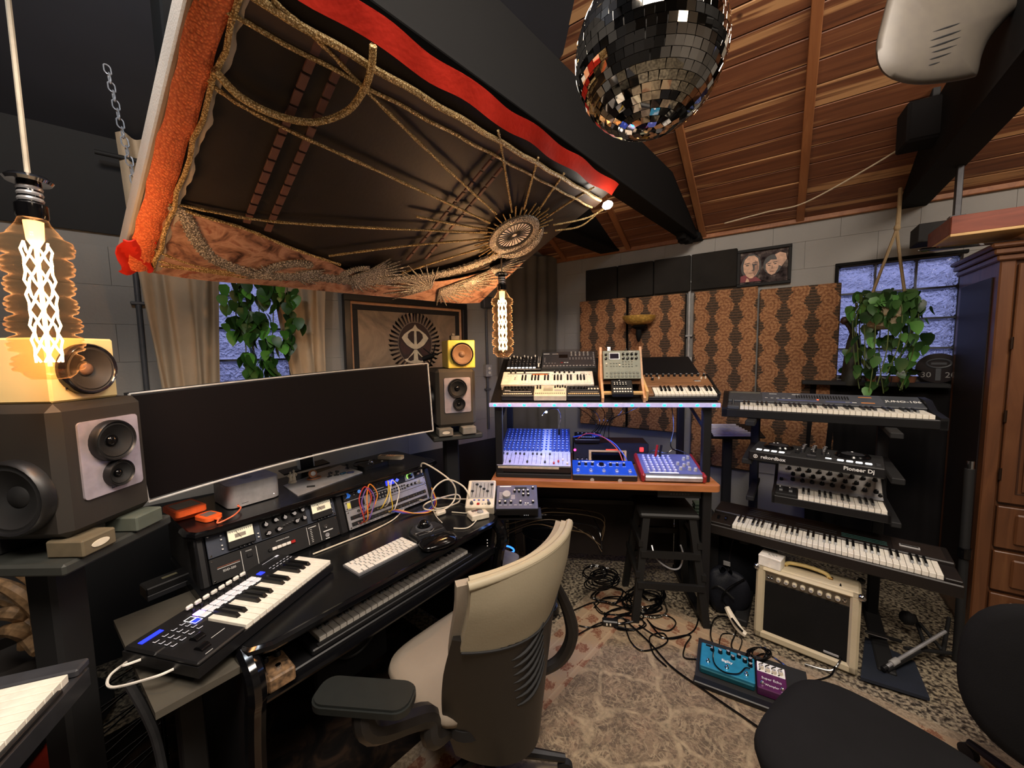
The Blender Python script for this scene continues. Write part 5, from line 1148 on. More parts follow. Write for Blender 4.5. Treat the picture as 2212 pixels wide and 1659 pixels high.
P('top_piping', MB().tube([Vector(head(u/20, 1))+Vector((0, .014, -.006)) for u in range(21)], .015, 8), LEATH, ch_, smooth=70)
def shell(u, v):
    z = .36+v*.375; U = 2*u-1; w = .36+.11*math.sin(v*1.5); return bk(U, z, w)
CSH = MT('chair shell plastic', '#1b1816', .45)
def shell(u, v):
    z = .25+v*.485; U = 2*u-1; w = .36+.175*math.sin(math.pi*min(1, v*1.02)*.62); p = bk(U, z, w)
    return (p[0], p[1]+.05*abs(U)**6*(1-v*.5), z-.035*(U*U)*(1-v)*0+.035*U*U*v)
P('back_shell', MB().grid(shell, 22, 16, .024), CSH, ch_, smooth=60)
def front(u, v):
    z = .70+v*.26; U = 2*u-1; p = bk(U, z, .465+.05*v); return (p[0], p[1]+.072, z)
P('front_pad', MB().grid(lambda u, v: front(1-u, v), 16, 8, .026), SEATM, ch_, smooth=70)
def lumbar(u, v):
    z = .43+v*.27; U = 2*u-1; p = bk(U, z, .42+.045*v); return (p[0], p[1]+.062, z)
P('front_lower_pad', MB().grid(lambda u, v: lumbar(1-u, v), 16, 8, .028), BFAB, ch_, smooth=70)
for k in range(7):
    pts = []
    for t in range(8):
        q = t/7; U = -.50+.62*q+.03*k; z = .655-.030*k+.085*q**2.2-.02*q; p = bk(U, z, .46); pts.append((p[0], p[1]-.002, z))
    P('vent_slot', MB().tube(pts, lambda t: .0025+.0045*math.sin(t*3.1), 6), BLKM, ch_)
P('seat', cushion(.268, .215, .065, 4.5, .012, TR(BX, .098, .470)), SEATM, ch_, smooth=70)
P('seat_pan', MB().prism([(p[0]+BX, p[1]) for p in rrect(-.22, .22, -.14, .22, .08)], .37, .405), BLKM, ch_)
CHi = CHM.inverted(); A0, A1, B0, B1 = [CHi @ atz(px, py, .685) for px, py in ((684, 1487), (893, 1503), (730, 1440), (760, 1532))]
pc = (A0+A1)/2; dl = A1-A0; aang = math.degrees(math.atan2(dl.y, dl.x)); hl = dl.length/2
for sx, sy, an, s, dz in ((pc.x, pc.y, aang, -1, 0), (BX+.215, -.03, 90, 1, -.06)):
    M = TR(sx, sy, dz) @ RZ(an)
    P('arm_pad', MB().prism(rrect(-hl, hl, -.052, .052, .040, 5), .660, .678).prism(rrect(-hl+.005, hl-.005, -.047, .047, .037, 5), .678, .685), MT('arm pad rubber', '#1b1e1d', .4), ch_, M)
    P('arm_post', MB().tube(spline([(sx, sy, .660+dz), (sx-.005*s, sy-.02, .58), (BX+s*.285, -.02, .47), (BX+s*.27, -.04, .40), (BX+s*.14, -.02, .36)], 6), lambda t: .030+.006*math.sin(t*3.1), 10), CSH, ch_)
P('back_strut', MB().tube(spline([(BX, BY+.05, .34), (BX, BY+.10, .34), (BX, -.05, .34)], 6), .030, 10), CSH, ch_)
P('side_strut', MB().tube(spline([(BX+.225, BY+.06, .72), (BX+.262, BY+.03, .60), (BX+.268, BY+.02, .50), (BX+.235, BY+.06, .40), (BX+.13, -.10, .36)], 8), lambda t: .016+.010*math.sin(t*3.1), 8), CSH, ch_)
P('mechanism', MB().box(BX-.09, BX+.09, -.14, .10, .31, .37, .015), BLKM, ch_)
P('gas_column', MB().cyl((BX, 0, .09), (BX, 0, .32), .028), BLK, ch_)
def starbase(par, r, x=0, y=0, rot=0):
    for k in range(5):
        a = R(72*k+rot); c, s = math.cos(a), math.sin(a)
        P('base_leg', MB().tube([(x+.03*c, y+.03*s, .10), (x+r*.6*c, y+r*.6*s, .085), (x+r*c, y+r*s, .07)], lambda t: .022-.008*t, 8), BLK, par)
        P('caster', MB().cyl((x+r*c-.012*s, y+r*s+.012*c, .03), (x+r*c+.012*s, y+r*s-.012*c, .03), .029, None, 16), BLKM, par)
starbase(ch_, .30, BX, 0, 20)
# ---------------------------------------------------------------- two black chairs in the foreground
s1 = T('studio_stool', 'black upholstered swivel stool nearest the camera, right of the office chair', 'stool', F((.925, .90, 0), 146))
P('seat_cushion', cushion(.245, .245, .075, 3.4, .02, TR(0, 0, .545)), BFAB, s1, smooth=70)
P('seat_plate', MB().prism(rrect(-.15, .15, -.15, .15, .05), .42, .45), BLKM, s1); P('gas_column', MB().cyl((0, 0, .08), (0, 0, .42), .026), BLK, s1); starbase(s1, .26, 0, 0, 10)
s2 = T('task_chair', 'black rounded back of a task chair at the lower right edge', 'chair', F((1.565, .985, 0), 144))
P('backrest', cushion(.23, .25, .06, 2.6, .015, TR(0, 0, .60) @ RX(84)), BFAB, s2, smooth=70)
P('back_post', MB().tube(spline([(0, .02, .55), (0, -.03, .42), (0, .08, .36), (0, .2, .36)], 6), .02, 8), BLKM, s2)
P('seat_cushion', cushion(.20, .20, .06, 3.2, .015, TR(0, .24, .44)), BFAB, s2, smooth=70); P('gas_column', MB().cyl((0, .24, .08), (0, .24, .38), .026), BLK, s2); starbase(s2, .25, 0, .24, 0)
# ---------------------------------------------------------------- mixer table with tilted upper shelf
TM = F((-.137, 2.266, 0), 97.7)
tab = T('mixer_table', 'wood topped mixer table with black legs and a tilted upper shelf', 'table', TM); TW = 1.31
P('table_top', MB().prism([(0, 0)]+[(TW-.03+.03*math.sin(R(a)), .03-.03*math.cos(R(a))) for a in (0, 30, 60, 90)]+[(TW, .66), (0, .66)], .815, .85), TABW, tab)
SH0, SHT = 1.318, 24.5
US = TR(0, .03, SH0) @ RX(SHT)
P('upper_shelf', MB().box(0, 1.295, 0, .60, -.022, 0, .003, US), BLK, tab, label='tilted black upper shelf')
for x in (.02, 1.225):
    P('front_post', MB().box(x, x+.045, .06, .10, .85, SH0-.002, .004), BLK, tab); P('rear_post', MB().box(x, x+.045, .55, .59, .05, SH0+.21, .004), BLK, tab)
    P('leg', MB().box(x, x+.05, .04, .10, 0, .815, .004), BLK, tab); P('side_brace', MB().cyl((x+.02, .09, 1.15), (x+.02, .50, 1.30), .010), BLK, tab)
    P('foot_bar', MB().box(x, x+.05, .0, .62, 0, .04, .004), BLK, tab)
P('modesty_panel', MB().box(.07, 1.22, .585, .60, .10, .80), MT('dark red brown panel', '#1c110d', .7), tab)
P('rear_bar', MB().box(.02, 1.27, .56, .58, .50, .53), BLK, tab)
led = T('led_strip', 'silver strip with cyan blue lights along the tilted shelf front edge', 'led strip', TM @ TR(0, .03, SH0))
P('strip_channel', MB().box(-.005, 1.30, -.012, 0, -.026, -.002, .002), MT('frosted strip', '#b9b4c4', .4, emit='#8fa0ff', es=.35), led)
LEDC = MT('cyan led', '#40c8ff', .3, emit='#0888ff', es=11)
for i in range(15): P('led', MB().sph((0, 0, 0), (.010, .003, .007), 10, 6), LEDC, led, (.03+i*(1.235/14), -.0125, -.014))
o = lamp('led_strip_light', 'AREA', TM @ Vector((.65, .10, SH0-.05)), 4.2, (.16, .27, 1.0), 1.2, TM @ Vector((.65, .30, .85)), size_y=.03)
lamp('led_strip_light', 'AREA', TM @ Vector((.65, -.02, SH0-.015)), 1.0, (.2, .4, 1.0), 1.2, TM @ Vector((.65, -.4, .6)), size_y=.02)
USM = TM @ US
# row of small drum machines
def volca(x, label, body, face):
    t = T('drum_machine', label, 'drum machine', USM @ TR(x, .012, .004), 'little drum machines on the shelf front'); w, d = .192, .115
    P('body', MB().box(0, w, 0, d, 0, .036, .003), body, t); P('face', MB().box(.003, w-.003, .003, d-.003, .036, .038, .001), face, t); return t
v = volca(.068, 'small black drum machine with gold pads, leftmost of the three on the shelf front', BLK, BLKM)
buttons(v, grid2(.014, .178, 16, .018, .018, 1, .038), .0085, .012, .002, CREAM, name='step_pad'); knobs(v, grid2(.015, .178, 9, .088, .088, 1, .038)+grid2(.06, .15, 5, .062, .062, 1, .038), .0055, .012, BLKG, CHR); dashes(v, [(.045, .175, .043, .0455), (.015, .05, .05, .056)], TR(0, 0, .0382))
v = volca(.262, 'small cream drum machine in the middle of the shelf front row', CREAM, MT('putty face', '#cfc6ac', .5))
buttons(v, grid2(.012, .18, 16, .022, .022, 1, .038), .007, .009, .003, MT('olive step key', '#6b6a52', .5), name='step_pad'); knobs(v, grid2(.018, .036, 2, .095, .08, 2, .038)+[(.125+i*.015, .09+.008*(i % 2), .038) for i in range(5)], .0055, .014, BLK); P('display', MB().box(.055, .112, .05, .082, .038, .039), MT('lcd grey', '#8f907c', .4), v); dashes(v, [(.056+i*.008, .061+i*.008, .085, .105) for i in range(7)]+[(.12, .18, .052, .066)], TR(0, 0, .0382), LGRY)
v = volca(.457, 'small black drum machine with orange keys, rightmost of the three on the shelf front', BLK, DGRY)
buttons(v, grid2(.012, .18, 16, .018, .018, 1, .038), .009, .012, .002, MT('tan step key', '#c9a878', .5), name='step_pad'); knobs(v, [(.02, .08, .038), (.042, .08, .038)]+grid2(.068, .12, 4, .078, .078, 1, .038), .0065, .012, BLKG, CHR); buttons(v, grid2(.128, .182, 4, .075, .062, 1, .038), .010, .016, .002, CREAM); dashes(v, [(.02, .18, .038, .040)], TR(0, 0, .0382), CREAM)
# white step keyboard
ks = T('step_keyboard', 'white 37 key step keyboard behind the small drum machines', 'keyboard', USM @ TR(.048, .140, .018) @ RX(3))
P('body', MB().box(0, .573, 0, .152, 0, .030, .004), WHT, ks); P('lower_body', MB().box(.002, .571, .001, .15, -.016, 0, .002), MT('blush white plastic', '#cdb9a8', .5), ks)
piano(ks, .112, .003, .034, 22, .0202, .085, .052, 0, .008)
P('control_strip', MB().box(.03, .30, .120, .126, .030, .0312), BLKM, ks); P('orange_label', MB().box(.19, .29, .104, .118, .030, .0312), MT('orange print', '#d9784e', .6), ks)
knobs(ks, [(.05, .136, .03), (.08, .136, .03), (.14, .136, .03)]+[(.335+i*.030, .132, .03) for i in range(5)], .0065, .016, BLK); buttons(ks, grid2(.32, .55, 14, .106, .106, 1, .03), .009, .005, .002, LGRY)
dashes(ks, [(.03+i*.018, .042+i*.018, .096, .099) for i in range(4)]+[(.08, .088, .05+i*.009, .055+i*.009) for i in range(4)], TR(0, 0, .0303), GRY)
TXT('keystep', .010, GRY, ks, TR(.51, .124, .0305))
# black controller with faders and white pads
mc_ = T('fader_controller', 'black controller with rows of knobs and a white pad strip, back left of the shelf', 'midi controller', USM @ TR(.050, .375, .004) @ RX(6))
P('body', MB().box(0, .24, 0, .165, 0, .028, .004), BLK, mc_); buttons(mc_, grid2(.016, .192, 8, .015, .015, 1, .028), .018, .014, .003, LEDW, name='pad'); knobs(mc_, grid2(.016, .192, 8, .045, .105, 3, .028), .0075, .014, DGRY)
for i in range(8): P('fader_cap', MB().box(.012+i*.0251, .020+i*.0251, .125+.012*((i*5) % 3), .135+.012*((i*5) % 3), .028, .044, .002), PRNT, mc_)
buttons(mc_, grid2(.215, .228, 2, .07, .15, 6, .028), .009, .007, .003, LGRY); P('main_fader', MB().box(.216, .226, .02, .055, .028, .04, .002), WHT, mc_)
# dark grey synth box under a clear cover
an = T('synth_box', 'charcoal synth box with a clear cover at the back of the shelf', 'synthesizer', USM @ TR(.292, .375, .004) @ RX(14))
P('body', MB().box(0, .36, 0, .17, 0, .04, .004), BLK, an); P('face', MB().box(.004, .356, .004, .166, .04, .0415), MT('slate face', '#35353a', .45), an)
buttons(an, grid2(.018, .342, 16, .018, .018, 1, .0415), .012, .010, .002, LGRY, name='trig_key'); knobs(an, grid2(.20, .31, 5, .125, .15, 2, .0415), .006, .010, LGRY); buttons(an, grid2(.19, .33, 8, .085, .098, 2, .0415)+grid2(.03, .09, 4, .045, .045, 1, .0415)+grid2(.02, .02, 1, .06, .10, 4, .0415), .008, .006, .002, LGRY); buttons(an, [(.135, .05, .0415)], .014, .008, .002, RED); buttons(an, [(.155, .05, .0415), (.172, .05, .0415)], .012, .008, .002, PRNT)
buttons(an, grid2(.348, .348, 1, .04, .15, 7, .0415), .008, .010, .002, LGRY); P('screen', MB().box(.115, .175, .10, .135, .0415, .0425), BLKG, an); dashes(an, [(.01, .05, .140, .147), (.07, .11, .140, .144)], TR(0, 0, .042)); P('clear_cover', MB().box(-.006, .366, -.006, .176, .0, .060, .004), CLEAR, an)
# wooden two tier stand with grey green sampler and black pad box
ws = T('wooden_rack_stand', 'two tier wooden stand holding the grey green sampler', 'stand', USM @ TR(.655, 0, 0))
ck = [(.0, .0), (.0, .03), (.075, .065), (.125, .09), (.262, .232), (.30, .205), (.28, 0)]
for x in (0, .232): P('side_cheek', MB().prism(ck, x, x+.014, Matrix(((0, 0, 1, 0), (1, 0, 0, 0), (0, 1, 0, 0), (0, 0, 0, 1)))), PINEW, ws)
P('cross_rail', MB().box(.014, .232, .03, .05, .035, .047), PALEW, ws); P('cross_rail', MB().box(.014, .232, .12, .135, .055, .075), PINEW, ws); P('back_board', MB().box(.014, .232, .25, .262, .05, .20), BLKM, ws)
DGK = USM @ TR(.670, .118, .078) @ RX(45)
dg = T('sampler', 'grey green sampler with dark screen in the upper tier of the wooden stand', 'sampler', DGK); GG = MT('grey green metal', '#6f7464', .5); GGD = MT('dark sage key', '#565a4e', .5)
P('body', MB().box(0, .215, 0, .176, 0, .036, .004), DGRY, dg); P('face', MB().box(.001, .214, .001, .175, .036, .039, .002), GG, dg)
P('screen_bezel', MB().box(.035, .098, .118, .162, .039, .041, .001), BLKG, dg); P('screen', MB().box(.041, .092, .124, .156, .041, .0415), MT('dim violet screen', '#1c1624', .7, spec=.1), dg)
knobs(dg, [(.018, .15, .039), (.018, .125, .039)]+grid2(.118, .192, 4, .125, .152, 2, .039), .0075, .014, BLKM)
buttons(dg, grid2(.045, .195, 8, .016, .036, 2, .039), .0145, .013, .003, GGD, name='trig_key'); buttons(dg, grid2(.02, .02, 1, .016, .036, 2, .039)+grid2(.045, .095, 4, .078, .095, 2, .039)+grid2(.115, .165, 4, .075, .105, 3, .039)+[(.02, .08, .039), (.19, .08, .039)], .009, .006, .003, GGD); buttons(dg, [(.02, .095, .039), (.095, .085, .039)], .010, .008, .003, CREAM)
TXT('Digitone', .010, PRNT, dg, TR(.17, .168, .0395))
for x in (.032, .038, .045): P('jack_plug', MB().cyl((x, .176, .02), (x, .205, .022), .004), CHR, dg)
for x in (.14, .16): P('jack_plug', MB().cyl((x, .176, .02), (x, .195, .022), .0035), BLK, dg)
pu = T('pad_box', 'small black drum box with white dots in the lower tier of the wooden stand', 'drum machine', USM @ TR(.712, .004, .034) @ RX(20))
P('body', MB().box(0, .118, 0, .105, 0, .03, .004), BLKM, pu); buttons(pu, grid2(.014, .104, 7, .016, .036, 2, .03), .010, .009, .003, WHT, name='step_pad'); knobs(pu, grid2(.016, .08, 5, .062, .075, 2, .03)+[(.045, .09, .03)], .005, .012, DGRY, WHT)
# brown keyboard synth
bs = T('brown_synth', 'brown wooden panelled synth with short white keys at the shelf right end', 'synthesizer', USM @ TR(.915, .012, .012))
P('body', MB().box(0, .385, 0, .23, -.008, .018, .004), BLK, bs); P('left_cheek', MB().box(-.016, 0, -.004, .24, -.01, .06, .004), PALEW, bs); P('right_cheek', MB().box(.372, .385, -.004, .23, -.008, .045, .004), BLK, bs); P('panel', MB().box(.0, .372, .085, .228, .018, .040, .003), WALN, bs); P('key_block', MB().box(0, .03, .0, .085, .018, .036, .003), WALN, bs)
piano(bs, .034, .001, .034, 15, .0223, .080, .045, 2, .014)
knobs(bs, [(.025, .205, .04), (.05, .205, .04), (.05, .16, .04), (.085, .205, .04)]+grid2(.12, .355, 8, .205, .205, 1, .04), .008, .016, BLKM, SILV); knobs(bs, [(.09, .175, .04), (.33, .17, .04), (.355, .175, .04)], .005, .012, CREAM); dashes(bs, [(.10, .28, .118, .1205), (.04, .06, .13, .133), (.28, .31, .15, .156), (.14, .34, .182, .184)], TR(0, 0, .0402), MT('dark brown print', '#3a281c', .6)); P('label_plate', MB().box(.285, .32, .138, .148, .04, .041), LGRY, bs)
# ---- lower deck
mx = T('mixing_console', 'sixteen channel mixing console lit blue under the shelf', 'mixer', TM @ TR(.025, .055, .925) @ RX(15.5)); w, d = .455, .50
P('chassis', MB().box(0, w, 0, d, -.05, 0, .004), BLK, mx); MXP = MT('mixer steel blue panel', '#3f4a7c', .5)
P('panel', MB().box(.003, w-.003, .003, d-.003, 0, .002), MXP, mx); P('fader_panel', MB().box(.003, w-.003, .003, .17, .002, .003), MT('pale fader panel', '#a9a8bd', .5), mx); P('white_band', MB().box(.27, .33, .17, d-.01, .002, .003), MT('pale aux band', '#a5a9c8', .5), mx)
nch = 16; cw_ = (w-.02)/nch
ck_ = [(.014+i*cw_+cw_*.4, .195+j*.033, .002) for j in range(9) for i in range(nch)]
knobs(mx, [p for k_, p in enumerate(ck_)], .0065, .013, MT('blue cap', '#2c55b5', .4), PRNT)
for i in range(nch):
    x = .014+i*cw_+cw_*.4; P('fader_slot', MB().box(x-.001, x+.001, .02, .155, .003, .0036), BLKM, mx)
    y = (.125, .12, .03, .125)[i % 4] if i < 12 else .02+.02*(i % 3); P('fader_cap', MB().box(x-.006, x+.006, y, y+.016, .003, .014, .002), (RED if i in (12, 13) else CREAM if i > 13 else BLK), mx)
buttons(mx, [(.014+i*cw_+cw_*.4+.008, .175+j*.14, .003) for i in range(nch) for j in range(2)], .005, .005, .003, PRNT)
P('riser', MB().box(0, w, .0, .40, -.075, -.05, .003, RX(-15.5)), BLKM, mx); P('scribble_strip', MB().box(.01, w*.84, -.001, .001, -.018, -.004, 0), MT('masking tape', '#cfc3ae', .7), mx); dashes(mx, [(.02+i*.024, .03+i*.024+.006*(i % 2), -.0016, -.001) for i in range(14)], TR(0, 0, -.010), BLKM)
P('console_base', MB().box(0, w, .02, .44, -.075, -.055, .002, RX(-15.5)), BLKM, mx)
gl_ = T('gooseneck_lamp', 'little gooseneck lamp with a lit white tip on the console', 'lamp', TM @ TR(.405, .42, 1.05))
gp = [(0, 0, 0), (0, 0, .05), (.012, -.01, .12), (-.01, -.03, .175), (-.07, -.05, .175), (-.115, -.06, .135)]
P('neck', MB().tube(spline(gp, 8), .0028, 6), CHR, gl_); P('base', MB().cyl((0, 0, -.01), (0, 0, .03), .007), BLK, gl_); P('lamp_tip', MB().sph((-.085, -.054, .158), .008, 10, 8), MT('white lamp tip', '#ffffff', .3, emit='#e8f0ff', es=40), gl_)
lamp('gooseneck_light', 'POINT', TM @ Vector((.30, .34, 1.185)), .9, (.82, .88, 1.0), .01)
cs = T('effects_box', 'cobalt blue effects box with big dial in the middle of the table', 'effects unit', TM @ TR(.487, .035, .852) @ RX(9)); w = .375; COB = MT('cobalt panel', '#17449a', .4)
P('body', MB().box(0, w, 0, .20, 0, .035, .004), BLK, cs); P('face', MB().box(.002, w-.002, .002, .198, .035, .038, .002), COB, cs); TXT('cosmos', .026, PRNT, cs, TR(.10, .178, .0385), bold=.0006)
knobs(cs, [(.045, .13, .038), (.085, .13, .038), (.125, .13, .038), (.235, .13, .038), (.275, .13, .038), (.315, .13, .038)], .009, .018, BLK, PRNT)
P('big_dial', MB().lathe([(.016, .038), (.015, .050), (.0001, .051)], 20, TR(.18, .132, 0)), BLKG, cs)
g = MB()
for k in range(14): g.box(.020, .028, -.002, .002, 0, .0006, 0, TR(.18, .132, .038) @ RZ(k*360/14))
P('dial_ticks', g, PRNT, cs, kind='stuff')
for i in range(5): P('foot_switch', MB().lathe([(.011, .038), (.010, .044), (.006, .046), (.006, .054), (.0001, .056)], 14, TR(.035+i*.076, .045, 0)), SILV, cs)
dashes(cs, [(.025+i*.076, .045+i*.076, .066, .068) for i in range(5)]+[(.035+i*.04, .053+i*.04, .112, .114) for i in range(3)]+[(.225+i*.04, .245+i*.04, .112, .114) for i in range(3)]+[(.22, .30, .16, .163)], TR(0, 0, .0382)); TXT('DRIFTING MEMORY STATION', .006, PRNT, cs, TR(.27, .168, .0385))
for x in (.115, .275): P('rubber_foot', MB().cyl((x, .012, .004), (x, -.002, .004), .012), LGRY, cs)
zm = T('compact_mixer', 'compact mixer with red end cheeks at the right of the table', 'mixer', TM @ TR(.895, .045, .853) @ RX(12)); w = .335
P('body', MB().box(0, w, 0, .26, 0, .045, .006), GRY, zm); P('front_lip', MB().box(.005, w-.005, -.012, .004, .004, .040, .008), SILV, zm); P('face', MB().box(.004, w-.004, .008, .255, .045, .048), MT('mixer indigo face', '#54587c', .5), zm)
for x in (-.012, w-.012): P('red_cheek', MB().box(x, x+.024, -.014, .265, -.002, .053, .010), MT('dark red cheek', '#8e2022', .4), zm)
knobs(zm, grid2(.035, .185, 6, .03, .205, 7, .048), .008, .016, MT('pale blue cap', '#9fa3c8', .45), PRNT); knobs(zm, [(.22, .12, .048), (.25, .10, .048), (.28, .12, .048), (.22, .06, .048), (.27, .06, .048), (.30, .05, .048), (.27, .18, .048), (.30, .2, .048)], .010, .018, LGRY)
P('white_fader', MB().box(.035, .2, .010, .022, .048, .052, .002), PRNT, zm)
for x, m in ((.115, RED), (.14, BLK)): P('jack_plug', MB().cyl((x, .225, .048), (x+.01, .235, .12), .007), m, zm)
# dark boxes at the rear of the lower deck
rk = T('rear_rack_box', 'dark outboard box with red display at the rear of the mixer table', 'rack unit', TM @ TR(.50, .40, .852))
P('case', MB().box(0, .50, 0, .18, 0, .14, .006), BLK, rk); P('face', MB().box(.005, .495, -.004, .0, .005, .135), DGRY, rk); P('red_display', MB().box(.22, .30, -.0055, -.003, .085, .098), MT('red display', '#c02020', .3, emit='#ff3020', es=3), rk); knobs(rk, [(.03+i*.03, .03) for i in range(7)], .009, .012, BLKG, SILV, TR(0, -.004, 0) @ RX(90)); P('pink_light', MB().sph((.012, -.006, .09), .009, 8, 6), MT('pink lamp', '#ff4080', .4, emit='#ff3070', es=5), rk); P('red_switch', MB().box(.44, .465, -.012, -.003, .085, .115, .003), MT('red rocker', '#d03030', .4, emit='#ff3030', es=2), rk)
tp = T('effects_pedal_top', 'black effects unit with white lettering perched above the rear box', 'effects unit', TM @ TR(.51, .38, .992) @ RX(20)); P('body', MB().box(0, .17, 0, .10, 0, .03, .004), BLK, tp); knobs(tp, grid2(.025, .135, 5, .07, .07, 1, .03), .006, .010, DGRY, PRNT); dashes(tp, [(.03+i*.014, .040+i*.014, .03, .037) for i in range(8)], TR(0, 0, .0302)); P('blue_loop', MB().tube([(.15+.03*math.cos(a), .05+.012*math.sin(a), .034) for a in [k*.55 for k in range(12)]], .003, 5), MT('blue cable', '#3450b0', .45), tp)
tb2 = T('tablet_screen', 'small dark screen held between two pale posts behind the blue box', 'screen', TM @ TR(.60, .30, .852)); P('panel', MB().box(.02, .22, 0, .015, .03, .10, .003), BLKG, tb2); P('post', MB().box(.0, .015, -.005, .02, 0, .105, .003), PALEW, tb2); P('post', MB().box(.225, .24, -.005, .02, 0, .105, .003), PALEW, tb2); P('top_edge', MB().box(.0, .24, -.004, .018, .105, .112), PALEW, tb2)
def tcab(lab, pts, m, r=.0035): return ONE('patch_cable', MB().tube(spline([TM @ Vector(p) for p in pts], 8), r), m, lab, 'cable')
tcab('red cable arching from the rear box to the cobalt effects box', [(.53, .36, 1.03), (.60, .34, 1.07), (.70, .30, 1.05), (.78, .26, .98), (.81, .22, .90)], MT('red cable', '#b5332a', .45))
tcab('blue cable arching beside the red one to the cobalt effects box', [(.50, .36, 1.04), (.62, .35, 1.06), (.74, .30, 1.03), (.81, .25, .96), (.845, .22, .89)], MT('blue cable', '#3450b0', .45))
tcab('black lead dropping from the shelf to the compact mixer', [(1.16, .5, 1.3), (1.17, .45, 1.1), (1.14, .40, .98), (1.18, .34, .95), (1.22, .30, .93)], BLKG, .003)
tcab('thin black lead coiling behind the compact mixer', [(.96, .35, .90), (1.02, .38, .95), (1.10, .36, .94), (1.16, .38, .96), (1.24, .34, .93), (1.22, .30, .87)], BLKG, .003)
for k in range(6):
    x0 = .55+.06*k; tcab(('left', 'second', 'third', 'fourth', 'fifth', 'right')[k]+' lead of the black spray of wires under the shelf centre', [(x0-.02*k, .5, .99), (.66+.02*k, .48, 1.08+.01*k), (.62+.05*k, .5, 1.16+.012*(k % 3)), (.50+.09*k, .52, 1.24-.02*(k % 2))], BLKG, .0025)
# under the table
pu_ = T('rack_tuner', 'flat dark rack unit hung under the right end of the table top', 'rack unit', TM @ TR(.98, .06, .755)); P('case', MB().box(0, .24, 0, .2, 0, .044, .003), BLKM, pu_); P('face', MB().box(.0, .24, -.004, 0, 0, .044, .001), DGRY, pu_); dashes(pu_, [(.07+i*.016, .081+i*.016, .018, .028) for i in range(7)], TR(0, -.004, 0) @ RX(90), GRY)
st = T('bar_stool', 'black wooden stool with splayed legs under the mixer table', 'stool', F((.93, 2.32, 0), 98))
STB = MT('stool black brown', '#0a0908', .6)
P('seat', MB().box(-.17, .17, -.15, .17, .625, .655, .01), STB, st)
for sx in (-1, 1):
    for sy in (-1, 1): P('leg', MB().add(*(lambda b: ([(b[0]+x*.02, b[1]+y*.02, 0) for x, y in ((-1, -1), (1, -1), (1, 1), (-1, 1))]+[(sx*.13+x*.02, sy*.12+y*.02, .625) for x, y in ((-1, -1), (1, -1), (1, 1), (-1, 1))], [(3, 2, 1, 0), (4, 5, 6, 7), (0, 1, 5, 4), (1, 2, 6, 5), (2, 3, 7, 6), (3, 0, 4, 7)]))((sx*.20, sy*.19))), STB, st)
for z, k in ((.22, .185), (.40, .165)):
    for s in (-1, 1): P('rung', MB().box(-k, k, s*k-.012, s*k+.012, z, z+.035), STB, st); P('rung', MB().box(s*k-.012, s*k+.012, -k, k, z+.06, z+.095), STB, st)
ONE('headphone_hoop', MB().tube(spline([(-.09, -.1, .44), (-.07, -.14, .38), (.0, -.15, .33), (.06, -.14, .33), (.085, -.12, .40), (.07, -.12, .46)], 8), .005), SILV, 'thin silver hoop hanging inside the black stool frame', 'hoop', F((.93, 2.32, 0), 98))
# ---------------------------------------------------------------- tiered keyboard stand and its instruments
KS = F((1.25, 2.35, 0), 127)
kst = T('keyboard_stand', 'black tiered keyboard stand with arms holding four instruments', 'keyboard stand', KS)
for x in (.16, .78):
    P('upright', MB().box(x, x+.05, .36, .42, .0, 1.20, .004), BLKM, kst); P('foot', MB().box(x-.01, x+.06, -.15, .50, .0, .04, .006), BLKM, kst)
    for z, y0 in ((1.188, .0), (.985, -.10), (.50, -.09)): P('arm', MB().box(x, x+.05, y0, .40, z-.03, z, .004), BLKM, kst)
    P('arm', MB().box(x+.02, x+.06, -.02, .40, .715, .742, .004), BLKM, kst)
P('cross_bar', MB().box(.16, .83, .38, .41, .85, .90), BLKM, kst); P('cross_bar', MB().box(.16, .83, .38, .41, .30, .35), BLKM, kst)
DRK = cloth('black velvet drape', '#0c0b0c', '#151314', 120, .2)
x0, x1 = 2.20, 3.25
curtain('black_drape', 'black drape hanging below the glass block window behind the keyboard stand', FB, (x0, 1.34), (x1, 1.34), (x0, .02), (x1, .02), 9, .018, DRK, .05, 8, 1)
# top: grey polysynth
ju = T('poly_synth', 'charcoal grey 61 key synthesizer on the top tier of the stand', 'synthesizer', F((1.318, 2.40, 1.190), 121) @ RX(2)); w, d = .995, .32; JG = MT('synth charcoal', '#3f4247', .5); JB = MT('synth slate panel', '#4a4d55', .5)
P('lower_body', MB().box(0, w, 0, d, 0, .05, .004), BLK, ju)
for x in (0, w-.03): P('end_cheek', MB().prism([(0, 0), (0, .06), (.14, .075), (.22, .118), (d, .122), (d, 0)], x, x+.03, Matrix(((0, 0, 1, 0), (1, 0, 0, 0), (0, 1, 0, 0), (0, 0, 0, 1)))), BLK, ju)
pf = Matrix(((1, 0, 0, 0), (0, 1, 0, .165), (0, 0, 1, .082), (0, 0, 0, 1))) @ RX(15)
P('panel', MB().box(.03, w-.03, 0, .155, -.06, 0, .003, pf), JG, ju); P('panel_fascia', MB().box(.22, .80, .008, .148, 0, .002, 0, pf), JB, ju); P('bender_block', MB().box(.03, .095, .0, .165, .05, .072, .004), JG, ju); P('bender_lever', MB().cyl((.06, .06, .07), (.06, .075, .10), .006), BLK, ju)
piano(ju, .098, .004, .073, 36, .0236, .15, .092, 0, .022)
BL_ = MT('blue panel line', '#5a68a8', .5); OR_ = MT('orange panel tab', '#d98a4a', .5)
